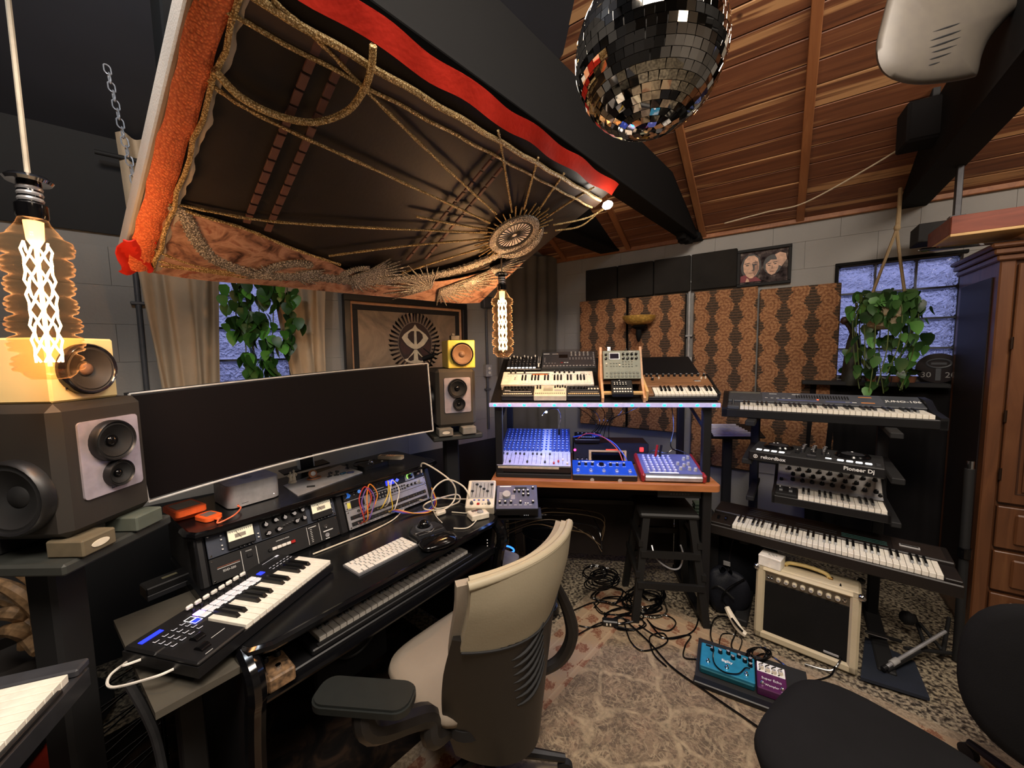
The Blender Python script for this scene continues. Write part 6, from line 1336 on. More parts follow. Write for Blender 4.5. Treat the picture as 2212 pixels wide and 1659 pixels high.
dashes(ju, [(.30, .50, .030, .036), (.54, .66, .030, .036)], pf @ TR(0, 0, .002), BL_); dashes(ju, [(.70, .76, .11, .12), (.70, .76, .03, .04)], pf @ TR(0, 0, .002), OR_); dashes(ju, [(.235+i*.03, .25+i*.03, .055, .060) for i in range(5)]+[(.26, .30, .12, .126), (.38, .42, .12, .126), (.63, .65, .03, .038), (.66, .68, .03, .038)], pf @ TR(0, 0, .002))
g = MB()
for i in range(20): g.box(.40+i*.013, .404+i*.013, .07, .11, .002, .008, 0, pf)
P('slider_caps', g, BLKM, ju, kind='stuff'); P('red_light', MB().box(.50, .508, .05, .056, .002, .004, 0, pf), MT('red led', '#ff5030', .3, emit='#ff4020', es=6), ju)
dashes(ju, [(.04, .21, .135, .140), (.04, .21, .125, .127)], pf @ TR(0, 0, .0005), MT('pale stripe', '#8a8470', .6)); TXT('JUNO-106', .034, PRNT, ju, pf @ TR(.885, .075, .001), bold=.0008)
# second tier: dj controller
dj = T('dj_controller', 'black dj controller with white lit pads on the second tier', 'dj controller', F((1.335, 2.14, .988), 132)); w, d = .56, .27
P('body', MB().box(0, w, 0, d, 0, .052, .006), BLK, dj); P('top_plate', MB().box(.004, w-.004, .004, d-.004, .052, .055, .002), BLKM, dj)
for x in (.12, .44): P('jog_wheel', MB().lathe([(.072, .055), (.072, .062), (.066, .070), (.05, .072), (.048, .069), (.0001, .069)], 28, TR(x, .16, 0)), BLKG, dj); P('jog_top', MB().lathe([(.047, .0695), (.0001, .0705)], 24, TR(x, .16, 0)), DGRY, dj)
buttons(dj, grid2(.045, .15, 4, .035, .035, 1, .055)+grid2(.395, .50, 4, .035, .035, 1, .055), .026, .024, .005, LEDW, name='lit_pad')
buttons(dj, grid2(.02, .02, 1, .03, .055, 2, .055)+grid2(.18, .18, 1, .03, .055, 2, .055)+grid2(.37, .37, 1, .03, .055, 2, .055)+grid2(.535, .535, 1, .03, .06, 2, .055), .018, .014, .003, DGRY)
knobs(dj, grid2(.235, .325, 3, .12, .24, 4, .055), .010, .02, BLK, SILV); P('crossfader', MB().box(.26, .30, .018, .034, .055, .068, .002), DGRY, dj)
for x in (.215, .285, .345): P('fader_cap', MB().box(x-.010, x+.010, .07, .085, .055, .075, .002), BLK, dj); P('fader_line', MB().box(x-.001, x+.001, .066, .09, .075, .076), PRNT, dj)
P('white_tab', MB().box(.335, .36, .035, .045, .055, .060, .002), LEDW, dj)
TXT('rekordbox', .026, PRNT, dj, TR(.115, -.0005, .024) @ RX(90), bold=.0004); TXT('Pioneer Dj', .026, PRNT, dj, TR(.465, -.0005, .028) @ RX(90), bold=.0006)
P('logo_ring', MB().tube([(.034+.009*math.cos(a), -.0008, .024+.009*math.sin(a)) for a in [k*math.pi/8 for k in range(16)]], .0018, 5, True).sph((.034, -.0008, .024), (.004, .001, .004), 10, 6), PRNT, dj)
# third: silver knobby mono synth
mo = T('mono_synth', 'black and silver mono synth with 25 keys on the third tier', 'synthesizer', F((1.462, 2.12, .742), 127.5)); w, d = .49, .34
P('body', MB().box(0, w, 0, d, 0, .045, .004), BLK, mo)
for x in (0, w-.014): P('end_cheek', MB().prism([(0, 0), (0, .06), (.15, .07), (.33, .20), (.34, 0)], x, x+.014, Matrix(((0, 0, 1, 0), (1, 0, 0, 0), (0, 1, 0, 0), (0, 0, 0, 1)))), BLK, mo)
piano(mo, .118, .003, .062, 15, .0238, .14, .088, 0, .02)
P('wheel_block', MB().box(.014, .116, 0, .15, .045, .062, .004), BLKM, mo)
for x in (.04, .085): P('wheel', MB().cyl((x-.008, .07, .055), (x+.008, .07, .055), .026, None, 18), DGRY, mo); P('wheel_mark', MB().box(x-.008, x-.002, .064, .076, .0795, .0825), PRNT, mo)
pf = TR(0, .150, .066) @ RX(36); P('panel', MB().box(.014, w-.014, 0, .22, -.04, 0, .003, pf), MT('brushed panel', '#c2bdb8', .5, .1), mo); P('panel_edge', MB().box(.014, w-.014, 0, .018, 0, .002, 0, pf), SILV, mo)
knobs(mo, grid2(.09, .45, 9, .05, .05, 1)+grid2(.09, .42, 8, .09, .09, 1)+grid2(.07, .45, 9, .13, .17, 2), .011, .016, BLK, None, pf); knobs(mo, [(.035, .04), (.465, .03)], .009, .014, BLKM, None, pf)
# lowest: long dark synth
dx = T('long_synth', 'dark brown 61 key synthesizer on the lowest tier above the amplifier', 'synthesizer', F((1.176, 2.262, .505), 130)); w, d = 1.03, .34; DXM = MT('dark brown metal', '#1a1513', .45)
P('body', MB().box(0, w, -.012, d, 0, .060, .005), DXM, dx); P('rear_panel', MB().box(.004, w-.004, .155, d, .060, .090, .005), DXM, dx); P('wheel_block', MB().box(.004, .125, .0, .15, .060, .074, .003), DXM, dx)
piano(dx, .13, .002, .082, 36, .0233, .15, .092, 0, .022)
P('end_block', MB().box(.971, w-.004, .0, .15, .060, .074, .003), DXM, dx)
for x in (.045, .085): P('wheel', MB().cyl((x-.006, .08, .07), (x+.006, .08, .07), .022, None, 16), BLKG, dx)
TEAL = MT('teal membrane stripe', '#2f5a52', .5, emit='#2f5a52', es=.15)
dashes(dx, [(.18, .36, .20+.028*j, .206+.028*j) for j in range(4)]+[(.42, .60, .20+.028*j, .206+.028*j) for j in range(2)], TR(0, 0, .09), MT('grey membrane stripe', '#34363a', .5)); dashes(dx, [(.62, .80, .19+.02*j, .195+.02*j) for j in range(3)], TR(0, 0, .09), TEAL); P('cartridge_slot', MB().box(.845, .92, .22, .245, .09, .098, .002), LGRY, dx); P('slot_mouth', MB().box(.85, .915, .225, .24, .098, .0985), BLKM, dx); P('right_panel', MB().box(.82, 1.0, .17, .32, .09, .0915), MT('brown black panel', '#241c18', .5), dx)

# ---------------------------------------------------------------- cream guitar amplifier
AM = F((1.328, 2.030, .012), 131.5) @ RX(-3)
am = T('guitar_amplifier', 'small cream guitar amplifier with black grille cloth on the rug edge', 'amplifier', AM); w, d, h = .435, .20, .40
TOL = cloth('cream tolex', '#b5a88c', '#c6ba9e', 200, .3, .6); wf = .042
P('cabinet', MB().box(0, w, .03, d, 0, h, .012).box(0, wf, -.0, .04, 0, h, .010).box(w-wf, w, 0, .04, 0, h, .010).box(0, w, 0, .04, 0, .045, .010).box(0, w, 0, .04, h-.022, h, .010), TOL, am)
GRL = cloth('black grille cloth', '#0c0c0c', '#161514', 500, .4)
P('grille', MB().box(wf, w-wf, .012, .031, .045, h-.075, .002), GRL, am); P('control_panel', MB().box(wf, w-wf, .016, .031, h-.075, h-.022, .002), MT('worn chrome panel', '#7d7568', .3, .7), am)
knobs(am, [(wf+.06+i*.035, h-.048) for i in range(8)], .011, .018, MT('cream chicken head knob', '#c9bfa4', .4), SILV, TR(0, .016, 0) @ Matrix(((1, 0, 0, 0), (0, 0, -1, 0), (0, 1, 0, 0), (0, 0, 0, 1))))
for x in (wf+.015, wf+.03, w-wf-.02): P('jack_socket', MB().lathe([(.009, 0), (.009, .005), (.004, .006), (.0001, .003)], 12, TR(x, .016, h-.048) @ RX(90)), CHR, am)
P('name_badge', MB().box(w-wf-.09, w-wf-.03, .009, .0125, .055, .066, .001), LGRY, am)
for x in (0, w):
    for y in (.0, d): P('corner_cap', MB().sph((x, y+.004, h-.004), .017, 10, 8), CHR if y == 0 else BLK, am)
P('strap_handle', MB().tube(spline([(.12, d*.55, h+.004), (.14, d*.55, h+.022), (.215, d*.55, h+.030), (.29, d*.55, h+.022), (.31, d*.55, h+.004)], 6), .010, 8, M=Matrix.Identity(4)), MT('butter strap', '#c9b272', .5), am, label='butter coloured strap handle')
for x in (.115, .315): P('handle_mount', MB().box(x-.010, x+.010, d*.55-.012, d*.55+.012, h-.002, h+.010, .003), MT('antique brass', '#8a6a3a', .35, .8), am)
P('rear_lip', MB().box(.0, w, d-.01, d+.004, .05, h-.02, .003), TOL, am)
for x in (.03, w-.03): P('rubber_foot', MB().cyl((x, .05, 0), (x, .05, -.012), .015), BLKM, am); P('rubber_foot', MB().cyl((x, d-.03, 0), (x, d-.03, -.004), .015), BLKM, am)
P('power_switch', MB().lathe([(.006, h), (.005, h+.004), (.002, h+.012), (.0001, h+.013)], 8, TR(w-.08, .06, 0)), CHR, am)
P('grille_cord', MB().tube(spline([(w-wf-.02, .010, .06), (w-wf-.03, -.02, .045), (w-wf-.06, -.05, .01), (w-.2, -.06, -.004)], 6), .004), BLKG, am)
wb_ = T('small_white_box', 'small white cube shaped box on the amplifier left top corner', 'box', AM @ TR(.004, .02, h+.0005) @ RZ(-6)); P('body', MB().box(0, .105, 0, .10, 0, .052, .003), WHT, wb_); P('lid', MB().box(-.001, .106, -.001, .101, .046, .060, .003), WHT, wb_)
P('scribble', MB().tube([(.03+.006*i, .05+.012*math.sin(i*2.1), .0603) for i in range(9)], .0012, 4).tube([(.04+.005*i, .03+.006*math.sin(i*1.7), .0603) for i in range(7)], .001, 4), GRY, wb_)
# ---------------------------------------------------------------- pedalboard
PBM = F((.852, 1.722, .012), 120)
pb = T('pedalboard', 'black sloping pedalboard on the rug beside the stool', 'pedalboard', PBM)
P('frame', MB().prism([(0, 0), (0, .02), (.25, .065), (.25, .0)], 0, .46, Matrix(((0, 0, 1, 0), (1, 0, 0, 0), (0, 1, 0, 0), (0, 0, 0, 1)))), BLKM, pb); P('front_rail', MB().box(-.004, .464, -.01, .03, 0, .026, .004), BLK, pb)
PS = PBM @ TR(0, 0, .021) @ RX(10.2)
bp = T('echo_pedal', 'wide turquoise effects pedal on the left of the pedalboard', 'effects pedal', PS @ TR(.018, .055, 0)); TQ = MT('turquoise enamel', '#2b86a8', .3, .3)
P('enclosure', MB().box(0, .23, 0, .135, 0, .045, .004), TQ, bp); P('front_slope', MB().box(.002, .228, -.004, .02, 0, .030, .004), MT('deep teal enamel', '#1d5f6e', .35, .3), bp); knobs(bp, [(.05, .105, .045), (.085, .105, .045), (.12, .115, .045), (.14, .095, .045), (.165, .115, .045), (.19, .10, .045), (.212, .115, .045), (.212, .085, .045)], .010, .016, BLKG, SILV)
for x in (.035, .115, .195): P('foot_switch', MB().lathe([(.010, .045), (.009, .050), (.006, .052), (.006, .060), (.0001, .062)], 14, TR(x, .03, 0)), CHR, bp)
TXT('BigSky', .018, PRNT, bp, TR(.115, .065, .0455), bold=.0004); P('display', MB().box(.02, .045, .118, .128, .045, .046), BLKG, bp)
P('looped_lead', MB().tube(spline([(.05, .14, .02), (.055, .10, .07), (.06, .03, .055), (.10, .0, .05), (.16, .01, .055), (.19, .05, .06), (.21, .06, .055)], 6), .003), BLKG, bp)
vp = T('purple_pedal', 'purple effects pedal with white swirls right of the turquoise one', 'effects pedal', PS @ TR(.255, .045, 0)); VI = MT('purple enamel', '#55204f', .35, .2)
P('enclosure', MB().box(0, .115, 0, .14, 0, .045, .004), VI, vp); P('white_swirl_plate', MB().box(.003, .112, .085, .137, .045, .0456), PRNT, vp)
for k in range(4): P('swirl', MB().tube(spline([(.01+.025*k, .09, .0458), (.02+.025*k, .105, .0458), (.012+.025*k, .12, .0458), (.028+.025*k, .134, .0458)], 5), .003, 5), BLKM, vp)
knobs(vp, [(.02, .105, .0456), (.045, .10, .0456), (.07, .10, .0456), (.095, .105, .0456)], .010, .016, CREAM, SILV); TXT('Super Echo', .017, PRNT, vp, TR(.057, .055, .0455)); TXT('Wampler', .014, PRNT, vp, TR(.057, .024, .0455)); 
for x in (.02, .095): P('foot_switch', MB().lathe([(.009, .045), (.008, .05), (.005, .058), (.0001, .06)], 12, TR(x, .025, 0)), CHR, vp)
# ---------------------------------------------------------------- hanging plant
hq = lambda px, py, off=.35: Vector((wb(px, py, off)[0], -off, wb(px, py, off)[1]))
hp = T('hanging_plant', 'trailing green vine in a cream pot on rope hangers before the window', 'plant', FB)
top = hq(1943, 443); pc_ = hq(1912, 680)
ROPE = MT('jute rope', '#a08a68', .85, sc=200, bump=.4)
for px, py in ((1897, 625), (1946, 618)):
    e = pc_+Vector((-.088 if px < 1910 else .088, -.02, .05)); P('rope', MB().tube(spline([top, hq(1938, 490)+Vector((.0, 0, 0)), hq(1920 if px < 1910 else 1942, 540), e], 6), .008, 6), ROPE, hp)
P('rope', MB().tube([top+Vector((0, 0, .1)), top, hq(1940, 490)], .010, 6), ROPE, hp)
P('rope_knot', MB().sph(tuple(hq(1938, 492)), (.016, .014, .022), 10, 8), ROPE, hp)
P('pot', MB().lathe([(.055, -.09), (.085, -.07), (.098, .0), (.10, .05), (.09, .05), (.085, .03), (.0001, .03)], 20, TR(*pc_)), MT('cream woven pot', '#a8977a', .8, sc=90, bump=.5), hp)
P('pot_rope', MB().tube([pc_+Vector((.10*math.cos(a), .10*math.sin(a), -.02+.02*math.sin(3*a))) for a in [k*math.pi/10 for k in range(20)]], .008, 6, True), ROPE, hp)
stn = []
for k in range(16):
    a = R(k*22.5); c, s = math.cos(a), math.sin(a); L = .28+.20*((k*5) % 7)/6
    stn.append([pc_+Vector((.06*c, .06*s, .05)), pc_+Vector((.115*c, .10*s, .075)), pc_+Vector((.15*c, .115*s, -.02)), pc_+Vector((.135*c, .10*s, -.02-L*.5)), pc_+Vector((.10*c+.03*s, .09*s, -.02-L))])
for k in range(6):
    a = R(k*60+20); c, s = math.cos(a), math.sin(a); stn.append([pc_+Vector((.03*c, .03*s, .04)), pc_+Vector((.06*c, .06*s, .11)), pc_+Vector((.11*c, .09*s, .13)), pc_+Vector((.15*c, .11*s, .07))])
leaves(hp, stn, LM2, 12, .026, None, STEM)
fg2 = T('carved_figure', 'slender dark carved bird figure standing at the window left edge', 'figure', FB @ TR(*hq(1838, 832, .12)))
CFM = MT('dark patina', '#2b2d25', .6, bump=.3)
P('body', MB().lathe([(.05, 0), (.055, .06), (.05, .14), (.045, .22), (.035, .30), (.022, .36)], 14) , CFM, fg2, smooth=70); P('neck', MB().tube(spline([(0, 0, .34), (-.02, 0, .40), (-.045, 0, .44)], 6), .016, 8), CFM, fg2); P('head', MB().sph((-.05, 0, .45), (.026, .022, .028), 12, 8), MT('brown carved head', '#3a241a', .5), fg2)
bg_ = T('round_badge', 'dark round badge with pale lettering leaning at the window lower right corner', 'sign', FB @ TR(*hq(2026, 795, .06)))
P('badge_disc', MB().lathe([(.095, 0), (.095, .01), (.0001, .012)], 28, RX(90) @ SC(1.1, 1, 1)), MT('badge maroon black', '#1d1518', .4), bg_); P('badge_oval', MB().tube([(.055*math.cos(a), -.013, .03+.028*math.sin(a)) for a in [k*math.pi/12 for k in range(24)]], .006, 5, True), GRY, bg_); P('badge_bar', MB().box(-.035, .035, -.0145, -.011, .022, .036), GRY, bg_); TXT('20', .05, LGRY, bg_, TR(.055, -.0125, -.045) @ RX(90)); TXT('30', .05, LGRY, bg_, TR(-.055, -.0125, -.045) @ RX(90)); P('badge_stem', MB().box(-.012, .012, -.0145, -.011, -.08, .0), GRY, bg_)
P('badge_prop', MB().box(-.02, .02, 0, .05, -.09, .05), BLKM, bg_)
ONE('window_sill_ledge', MB().box(2.15, 2.89, -.16, 0, 1.345, 1.372, .004), WDARK, 'dark ledge under the glass block window behind the grey synth', 'ledge', FB)
for k, (px, py) in enumerate(((1830, 836), (1880, 842), (1930, 846), (1965, 838))):
    gp_ = T('ledge_plant', ('leftmost', 'second', 'third', 'rightmost')[k]+' of the low dark plants on the ledge behind the grey synth', 'plant', FB @ TR(hq(px, py, .09).x, -.08, 1.372), 'low dark plants on the window ledge')
    P('pot', MB().lathe([(.025, 0), (.034, .04), (.03, .04), (.0001, .036)], 12), MT('terracotta pot', '#8a5a40', .8), gp_)
    for i in range(9): P('leaf', random.choice(LM2), None, gp_, TR(random.gauss(0, .02), random.gauss(0, .015), .05+random.random()*.03) @ RZ(random.uniform(0, 360)) @ RX(random.uniform(-10, 50)))
# ---------------------------------------------------------------- wardrobe and what is over it
WD = F((2.46, 1.97, 0), 125); wd = T('wardrobe', 'tall cherry wood wardrobe with raised panel door and drawers at the right edge', 'wardrobe', WD); ww_, wdp, wh = 1.05, .545, 2.06
P('carcass', MB().box(0, ww_, .02, wdp, .04, wh, .004), WARD, wd); P('left_side_panel', MB().box(-.006, 0, .06, wdp-.06, .15, wh-.1, .003), MT('dark wardrobe side', '#1e1412', .5), wd)  # left side panel is darker than the front
P('left_stile', MB().box(0, .055, 0, .03, .04, wh-.02, .006), WARD, wd)
P('cornice', MB().box(-.03, ww_+.03, -.03, wdp, wh, wh+.03, .006).box(-.015, ww_+.015, -.015, wdp, wh-.03, wh, .006).box(-.045, ww_+.045, -.045, wdp, wh+.03, wh+.055, .008), WARD, wd)
dr_ = P('door', MB().box(.06, .54, -.008, .02, .80, wh-.05, .004), WARD, wd)
P('raised_panel', MB().prism([(.13, .87), (.47, .87), (.47, wh-.24), (.44, wh-.18), (.36, wh-.13), (.24, wh-.13), (.16, wh-.18), (.13, wh-.24)], .008, .020, RX(90)), WARD, dr_); P('panel_groove', MB().tube([(x, -.009, z) for x, z in ((.115, .855), (.485, .855), (.485, wh-.23), (.45, wh-.165), (.36, wh-.115), (.24, wh-.115), (.15, wh-.165), (.115, wh-.23))], .005, 5, True), MT('dark wood groove', '#3a2010', .6), dr_)
for z in (1.62, 1.25, .95): P('hinge', MB().cyl((.057, -.010, z-.03), (.057, -.010, z+.03), .006), MT('dark hinge', '#2b1c12', .4, .5), dr_)
dr2 = P('door', MB().box(.55, 1.03, -.008, .02, .80, wh-.05, .004), WARD, wd)
for z0, z1 in ((.56, .78), (.33, .54), (.10, .31)):
    dw = P('drawer', MB().box(.06, 1.03, -.008, .02, z0, z1, .004), WARD, wd); P('drawer_panel', MB().box(.12, .97, -.022, -.008, z0+.03, z1-.03, .012), WARD, dw); P('knob', MB().lathe([(.012, 0), (.010, .012), (.018, .02), (.001, .03)], 12, TR(.545, -.02, (z0+z1)/2) @ RX(90)), MT('brass', '#a88a4a', .3, .9), dw)
P('plinth', MB().box(.01, ww_, .03, wdp, .0, .05), WARD, wd)
wq = lambda px, py, off=0: WD.inverted() @ onp(px, py, WD @ Vector((0, off, 0)), WD.col[1].to_3d())
ONE('pale_wood_box', MB().box(.08, .85, .0, .30, wh+.056, wh+.125, .004), PALEW, 'pale pine box standing on top of the wardrobe', 'box', WD)
s0 = wq(2052, 512, -.10); s1_ = wq(2052, 468, -.10)
sh = T('hanging_shelf', 'red cedar shelf box hung on a steel bracket above the wardrobe', 'shelf', WD @ TR(s0.x, -.10, s0.z)); hh_ = s1_.z-s0.z
P('front_board', MB().box(0, 1.2, 0, .02, .012, hh_, .003), SHLF, sh); P('bottom_board', MB().box(0, 1.2, 0, .38, 0, .014, .002), PALEW, sh); P('side_board', MB().box(0, .018, .02, .38, .014, hh_, .002), SHLF, sh); P('bracket', MB().box(.02, .045, .05, .08, hh_, hh_+.35, .003).box(.005, .06, .04, .09, hh_, hh_+.012), STEEL, sh); P('bracket', MB().box(.9, .925, .05, .08, hh_, hh_+.35, .003), STEEL, sh)
a, b = wq(1983, 541, .05), wq(2135, 526, .05)
ONE('chrome_rod', MB().tube([a, a.lerp(b, .06), a.lerp(b, .5), b+Vector((.1, 0, 0))], lambda t: .004+.006*min(1, t*5)), CHR, 'thin chrome rod sticking out left above the wardrobe', 'rod', WD)
p_ = wq(2010, 512, .35)
ONE('dark_box', MB().box(p_.x-.06, p_.x+.16, .32, .50, p_.z-.03, p_.z+.08, .004), WDARK, 'dark flat box mounted on the wall beside the wardrobe top', 'box', WD)
cp = T('pipe_coupler', 'tall dark tube with chrome cap leaning between stand and wardrobe', 'tube', Matrix.Translation(atz(2075, 1330, .25))); P('tube', MB().cyl((0, 0, -.24), (.02, .03, .75), .018), BLKM, cp); P('cap', MB().cyl((.02, .03, .75), (.021, .031, .79), .014), CHR, cp); P('collar', MB().cyl((.008, .012, .30), (.009, .013, .35), .024), BLKG, cp)
# ---------------------------------------------------------------- white slotted housing near the ceiling
hs = T('slotted_housing', 'pale moulded plastic housing with diagonal slots hanging near the ceiling', 'housing', Matrix())
oc = [(1925, -30), (1903, 45), (1890, 105), (1898, 148), (1925, 172), (1975, 184), (2040, 180), (2100, 169), (2113, 158), (2122, 120), (2140, 82), (2178, 38), (2240, -25), (2210, -80), (1960, -80)]
base = [dep(px, py, 1.28) for px, py in oc]; bc = sum(base, Vector())/len(base); nn = (CAM-bc).normalized()
bs_ = spline(base, 4, True); N = len(bs_); g = MB(); vs = []
for k, dpt in ((.0001, .055), (.35, .052), (.65, .042), (.85, .026), (.96, .008), (1, -.02), (.99, -.06), (.80, -.10), (.0001, -.11)):
    for p in bs_: vs.append(bc+(p-bc)*k+nn*dpt)
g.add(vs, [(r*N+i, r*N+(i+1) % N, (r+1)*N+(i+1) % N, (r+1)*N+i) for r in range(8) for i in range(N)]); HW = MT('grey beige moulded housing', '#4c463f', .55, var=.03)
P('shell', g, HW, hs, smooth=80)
def hsurf(px, py, o=.0): p = dep(px, py, 1.28); r = min(1, (p-bc).length/.16); return p+nn*(.053-.028*r*r+o)
for a, b in (((2015, 70), (2100, 43)), ((2000, 92), (2088, 62)), ((1990, 110), (2075, 80)), ((1988, 122), (2066, 97)), ((1983, 137), (2058, 112)), ((1992, 146), (2030, 133))):
    P('slot', MB().tube([hsurf(a[0]+(b[0]-a[0])*t/5, a[1]+(b[1]-a[1])*t/5) for t in range(6)], lambda t: .0008+.0026*math.sin(math.pi*(.1+.85*t)), 6), BLKM, hs)
P('hanger', MB().cyl(bc-nn*.06, bc-nn*.06+Vector((.05, .05, .9)), .012), BLKM, hs)
bx_ = T('ceiling_speaker', 'black box speaker mounted on the right ceiling beam', 'speaker', F(tuple(dep(2020, 250, 1.9)), 120)); P('cabinet', MB().box(-.10, .12, 0, .16, -.10, .10, .008), DRK, bx_); P('grille', MB().box(-.09, .11, -.006, 0, -.09, .09, .003), DRK, bx_); P('bracket', MB().box(0, .03, .05, .09, .10, .45, .003), BLKM, bx_)
# ---------------------------------------------------------------- cables on the rug
def fl(px, py, z=.018): return atz(px, py, z)
def cab(label, px, r=.0042, mat=None, group='tangled black cables on the rug', n=8):
    pts = [fl(p[0], p[1], (p[2] if len(p) > 2 else .018)) for p in px]
    return ONE('floor_cable', MB().tube(spline(pts, n), r, 6), mat or BLKG, label, 'cable', None, group)
cab('long black cable running straight over the rug to the stool', [(1345, 1335), (1400, 1385), (1450, 1440), (1520, 1490), (1600, 1545), (1680, 1600)], .005)
cab('black cable looping out below the tangle towards the camera', [(1350, 1350), (1362, 1385), (1385, 1405), (1420, 1400), (1442, 1385), (1432, 1368), (1404, 1376), (1412, 1412), (1440, 1440)])
cab('black cable with a wide open loop right of the tangle', [(1400, 1330), (1440, 1330), (1460, 1345), (1445, 1362), (1415, 1355), (1398, 1338), (1430, 1375), (1465, 1378), (1500, 1360), (1512, 1320)])
cab('black cable snaking from the tangle to the pedalboard corner', [(1380, 1350), (1430, 1378), (1490, 1372), (1480, 1395), (1478, 1420), (1510, 1425), (1530, 1430, .05)])
cab('black cable curving under the office chair right side', [(1232, 1320), (1238, 1345), (1270, 1355), (1300, 1350), (1330, 1335), (1360, 1340)])
cab('black cable emerging left of the tangle beside the chair', [(1236, 1378), (1268, 1360), (1300, 1345), (1330, 1352), (1370, 1362)])
cab('black cable along the upper edge of the tangle', [(1240, 1318), (1290, 1300), (1340, 1310), (1380, 1325), (1425, 1300), (1430, 1270), (1390, 1262), (1350, 1280)])
cab('black lead hanging from the pedalboard to the amplifier', [(1610, 1440, .06), (1650, 1412), (1700, 1440), (1740, 1470), (1790, 1462), (1805, 1440, .06)])
cab('black lead bent round the left of the pedalboard', [(1545, 1400, .06), (1535, 1370), (1545, 1335), (1575, 1335), (1590, 1360), (1580, 1395), (1600, 1420)])
cab('thin black lead looping between amplifier and pedalboard', [(1590, 1420), (1602, 1380), (1560, 1370), (1555, 1420), (1575, 1450, .05), (1620, 1430, .06)], .003)
rn = random.Random(3)
for k, (cx, cy, rx, ry) in enumerate(((1390, 1290, 42, 26), (1395, 1296, 36, 22), (1385, 1300, 46, 24), (1330, 1310, 52, 20), (1350, 1330, 44, 18), (1315, 1285, 34, 20), (1360, 1345, 36, 16), (1410, 1278, 28, 20))):
    px = []
    for i in range(22):
        a = i*.62+k; s = .75+.35*rn.random(); px.append((cx+rx*s*math.cos(a)+rn.uniform(-5, 5), cy+ry*s*math.sin(a), .016+.005*rn.random()*(1+k % 3)))
    cab('one of the coiled black cables heaped on the rug by the stool legs', px, .0036+.0008*(k % 3), None, 'coiled black cables heaped by the stool', 5)
pl_ = T('power_plug', 'black multi plug block in the middle of the cable tangle', 'plug', F(tuple(fl(1318, 1350, .013)), 100)); P('body', MB().box(-.045, .045, -.02, .02, 0, .035, .006), BLK, pl_)
for x in (-.02, .0): P('plug_pin', MB().box(x-.004, x+.004, -.026, -.018, .012, .022), CREAM, pl_)
ONE('braided_lead', MB().tube(spline([fl(1372, 1326), fl(1395, 1332), fl(1420, 1334), fl(1440, 1322), fl(1435, 1300)], 8), .006, 8), sequin('pale braid', '#b9b3a6', '#4a463e', 160), 'pale braided lead showing in the cable heap', 'cable')
# knot of leads on the pedalboard's far edge
for k in range(7):
    a = rn.uniform(0, 6); px = [(1640+30*math.cos(a+i*.9)*(.4+.6*rn.random()), 1412+14*math.sin(a+i*.9), .07+.03*rn.random()) for i in range(12)]
    cab('one of the black leads bunched over the far edge of the pedalboard', px, .0035, None, 'black leads bunched on the pedalboard', 5)
# bunch of thin leads under the table, left
for k in range(9):
    y = 1100+k*6; pts = [atz(1085+rn.uniform(-15, 10), y+20, .45), atz(1150+rn.uniform(-10, 10), y-2+rn.uniform(-8, 8), .58), atz(1200+rn.uniform(-10, 20), y+rn.uniform(-12, 4), .58), atz(1260+rn.uniform(-10, 40), y+10+rn.uniform(-10, 10), .5), atz(1300, y+50, .4)]
    ONE('thin_lead', MB().tube(spline(pts, 6), .0028, 5), MT('brown lead', '#4a3a26', .5) if k % 2 else BLKG, 'one of the thin leads bunched behind the office chair under the table', 'cable', None, 'thin leads under the table')
# shiny loops hanging behind the chair right side
for k in range(10):
    cx, cy = 1295+rn.uniform(-15, 15), 1235+k*3; pts = [atz(cx+26*math.cos(a)*(1+.1*k/5), cy+14*math.sin(a), .25-.012*k) for a in [i*.7 for i in range(10)]]
    ONE('coiled_cable', MB().tube(spline(pts, 5, True), .004, 6, True), BLKG, 'one turn of the glossy black cable coil beside the stool left leg', 'cable', None, 'glossy coil beside the stool')
# ---------------------------------------------------------------- under the desk and table
mb0 = T('mahogany_box', 'dark red mahogany cabinet on the floor under the right end of the desk', 'cabinet', F(tuple(atz(985, 1205, .44))[:2]+(0,), 124))
P('carcass', MB().box(0, .46, 0, .19, .01, .44, .006), wood('mahogany', '#2a0f0a', '#3d160e', '#4f1d12', (8, 8, 1.2), .3, .3), mb0); P('pale_edge', MB().box(.0, .46, -.003, .003, .434, .441), PALEW, mb0); P('corner_piece', MB().box(.40, .46, -.004, .03, .40, .44), CHR, mb0)
for x in (.03, .43): P('rubber_foot', MB().cyl((x, .04, .01), (x, .04, 0), .015), BLKM, mb0); P('rubber_foot', MB().cyl((x, .15, .01), (x, .15, 0), .015), BLKM, mb0)
gs = T('grey_speaker_dock', 'rounded grey slab with a glowing blue ring on the mahogany cabinet', 'device', mb0.matrix_world @ TR(.12, .01, .4415)); P('slab', MB().prism(rrect(0, .22, 0, .17, .05, 6), 0, .03), MT('grey slab plastic', '#6f6a68', .4), gs); P('blue_ring', MB().tube([(.09+.055*math.cos(a), .19+.035*math.sin(a), .02) for a in [k*math.pi/14 for k in range(28)]], .005, 6, True), MT('blue glow ring', '#2060ff', .4, emit='#2a6cff', es=3), gs)
bb = T('black_bin', 'shiny black bin standing behind the office chair', 'bin', F((.17, 2.28, 0), 100)); P('bin_wall', MB().lathe([(.10, 0), (.12, .50), (.125, .52), (.118, .52), (.11, .47), (.095, .02), (.0001, .02)], 24), BLKG, bb); P('liner_fold', MB().box(.05, .10, -.07, -.03, .505, .53, .01), WHT, bb)
sw = T('speaker_sub', 'big black subwoofer box in the dark under the desk', 'speaker', DM @ TR(.40, .52, 0)); P('cabinet', MB().box(0, .38, 0, .32, .01, .50, .01), BLKM, sw); cone(sw, .19, .27, .13, BLKM)
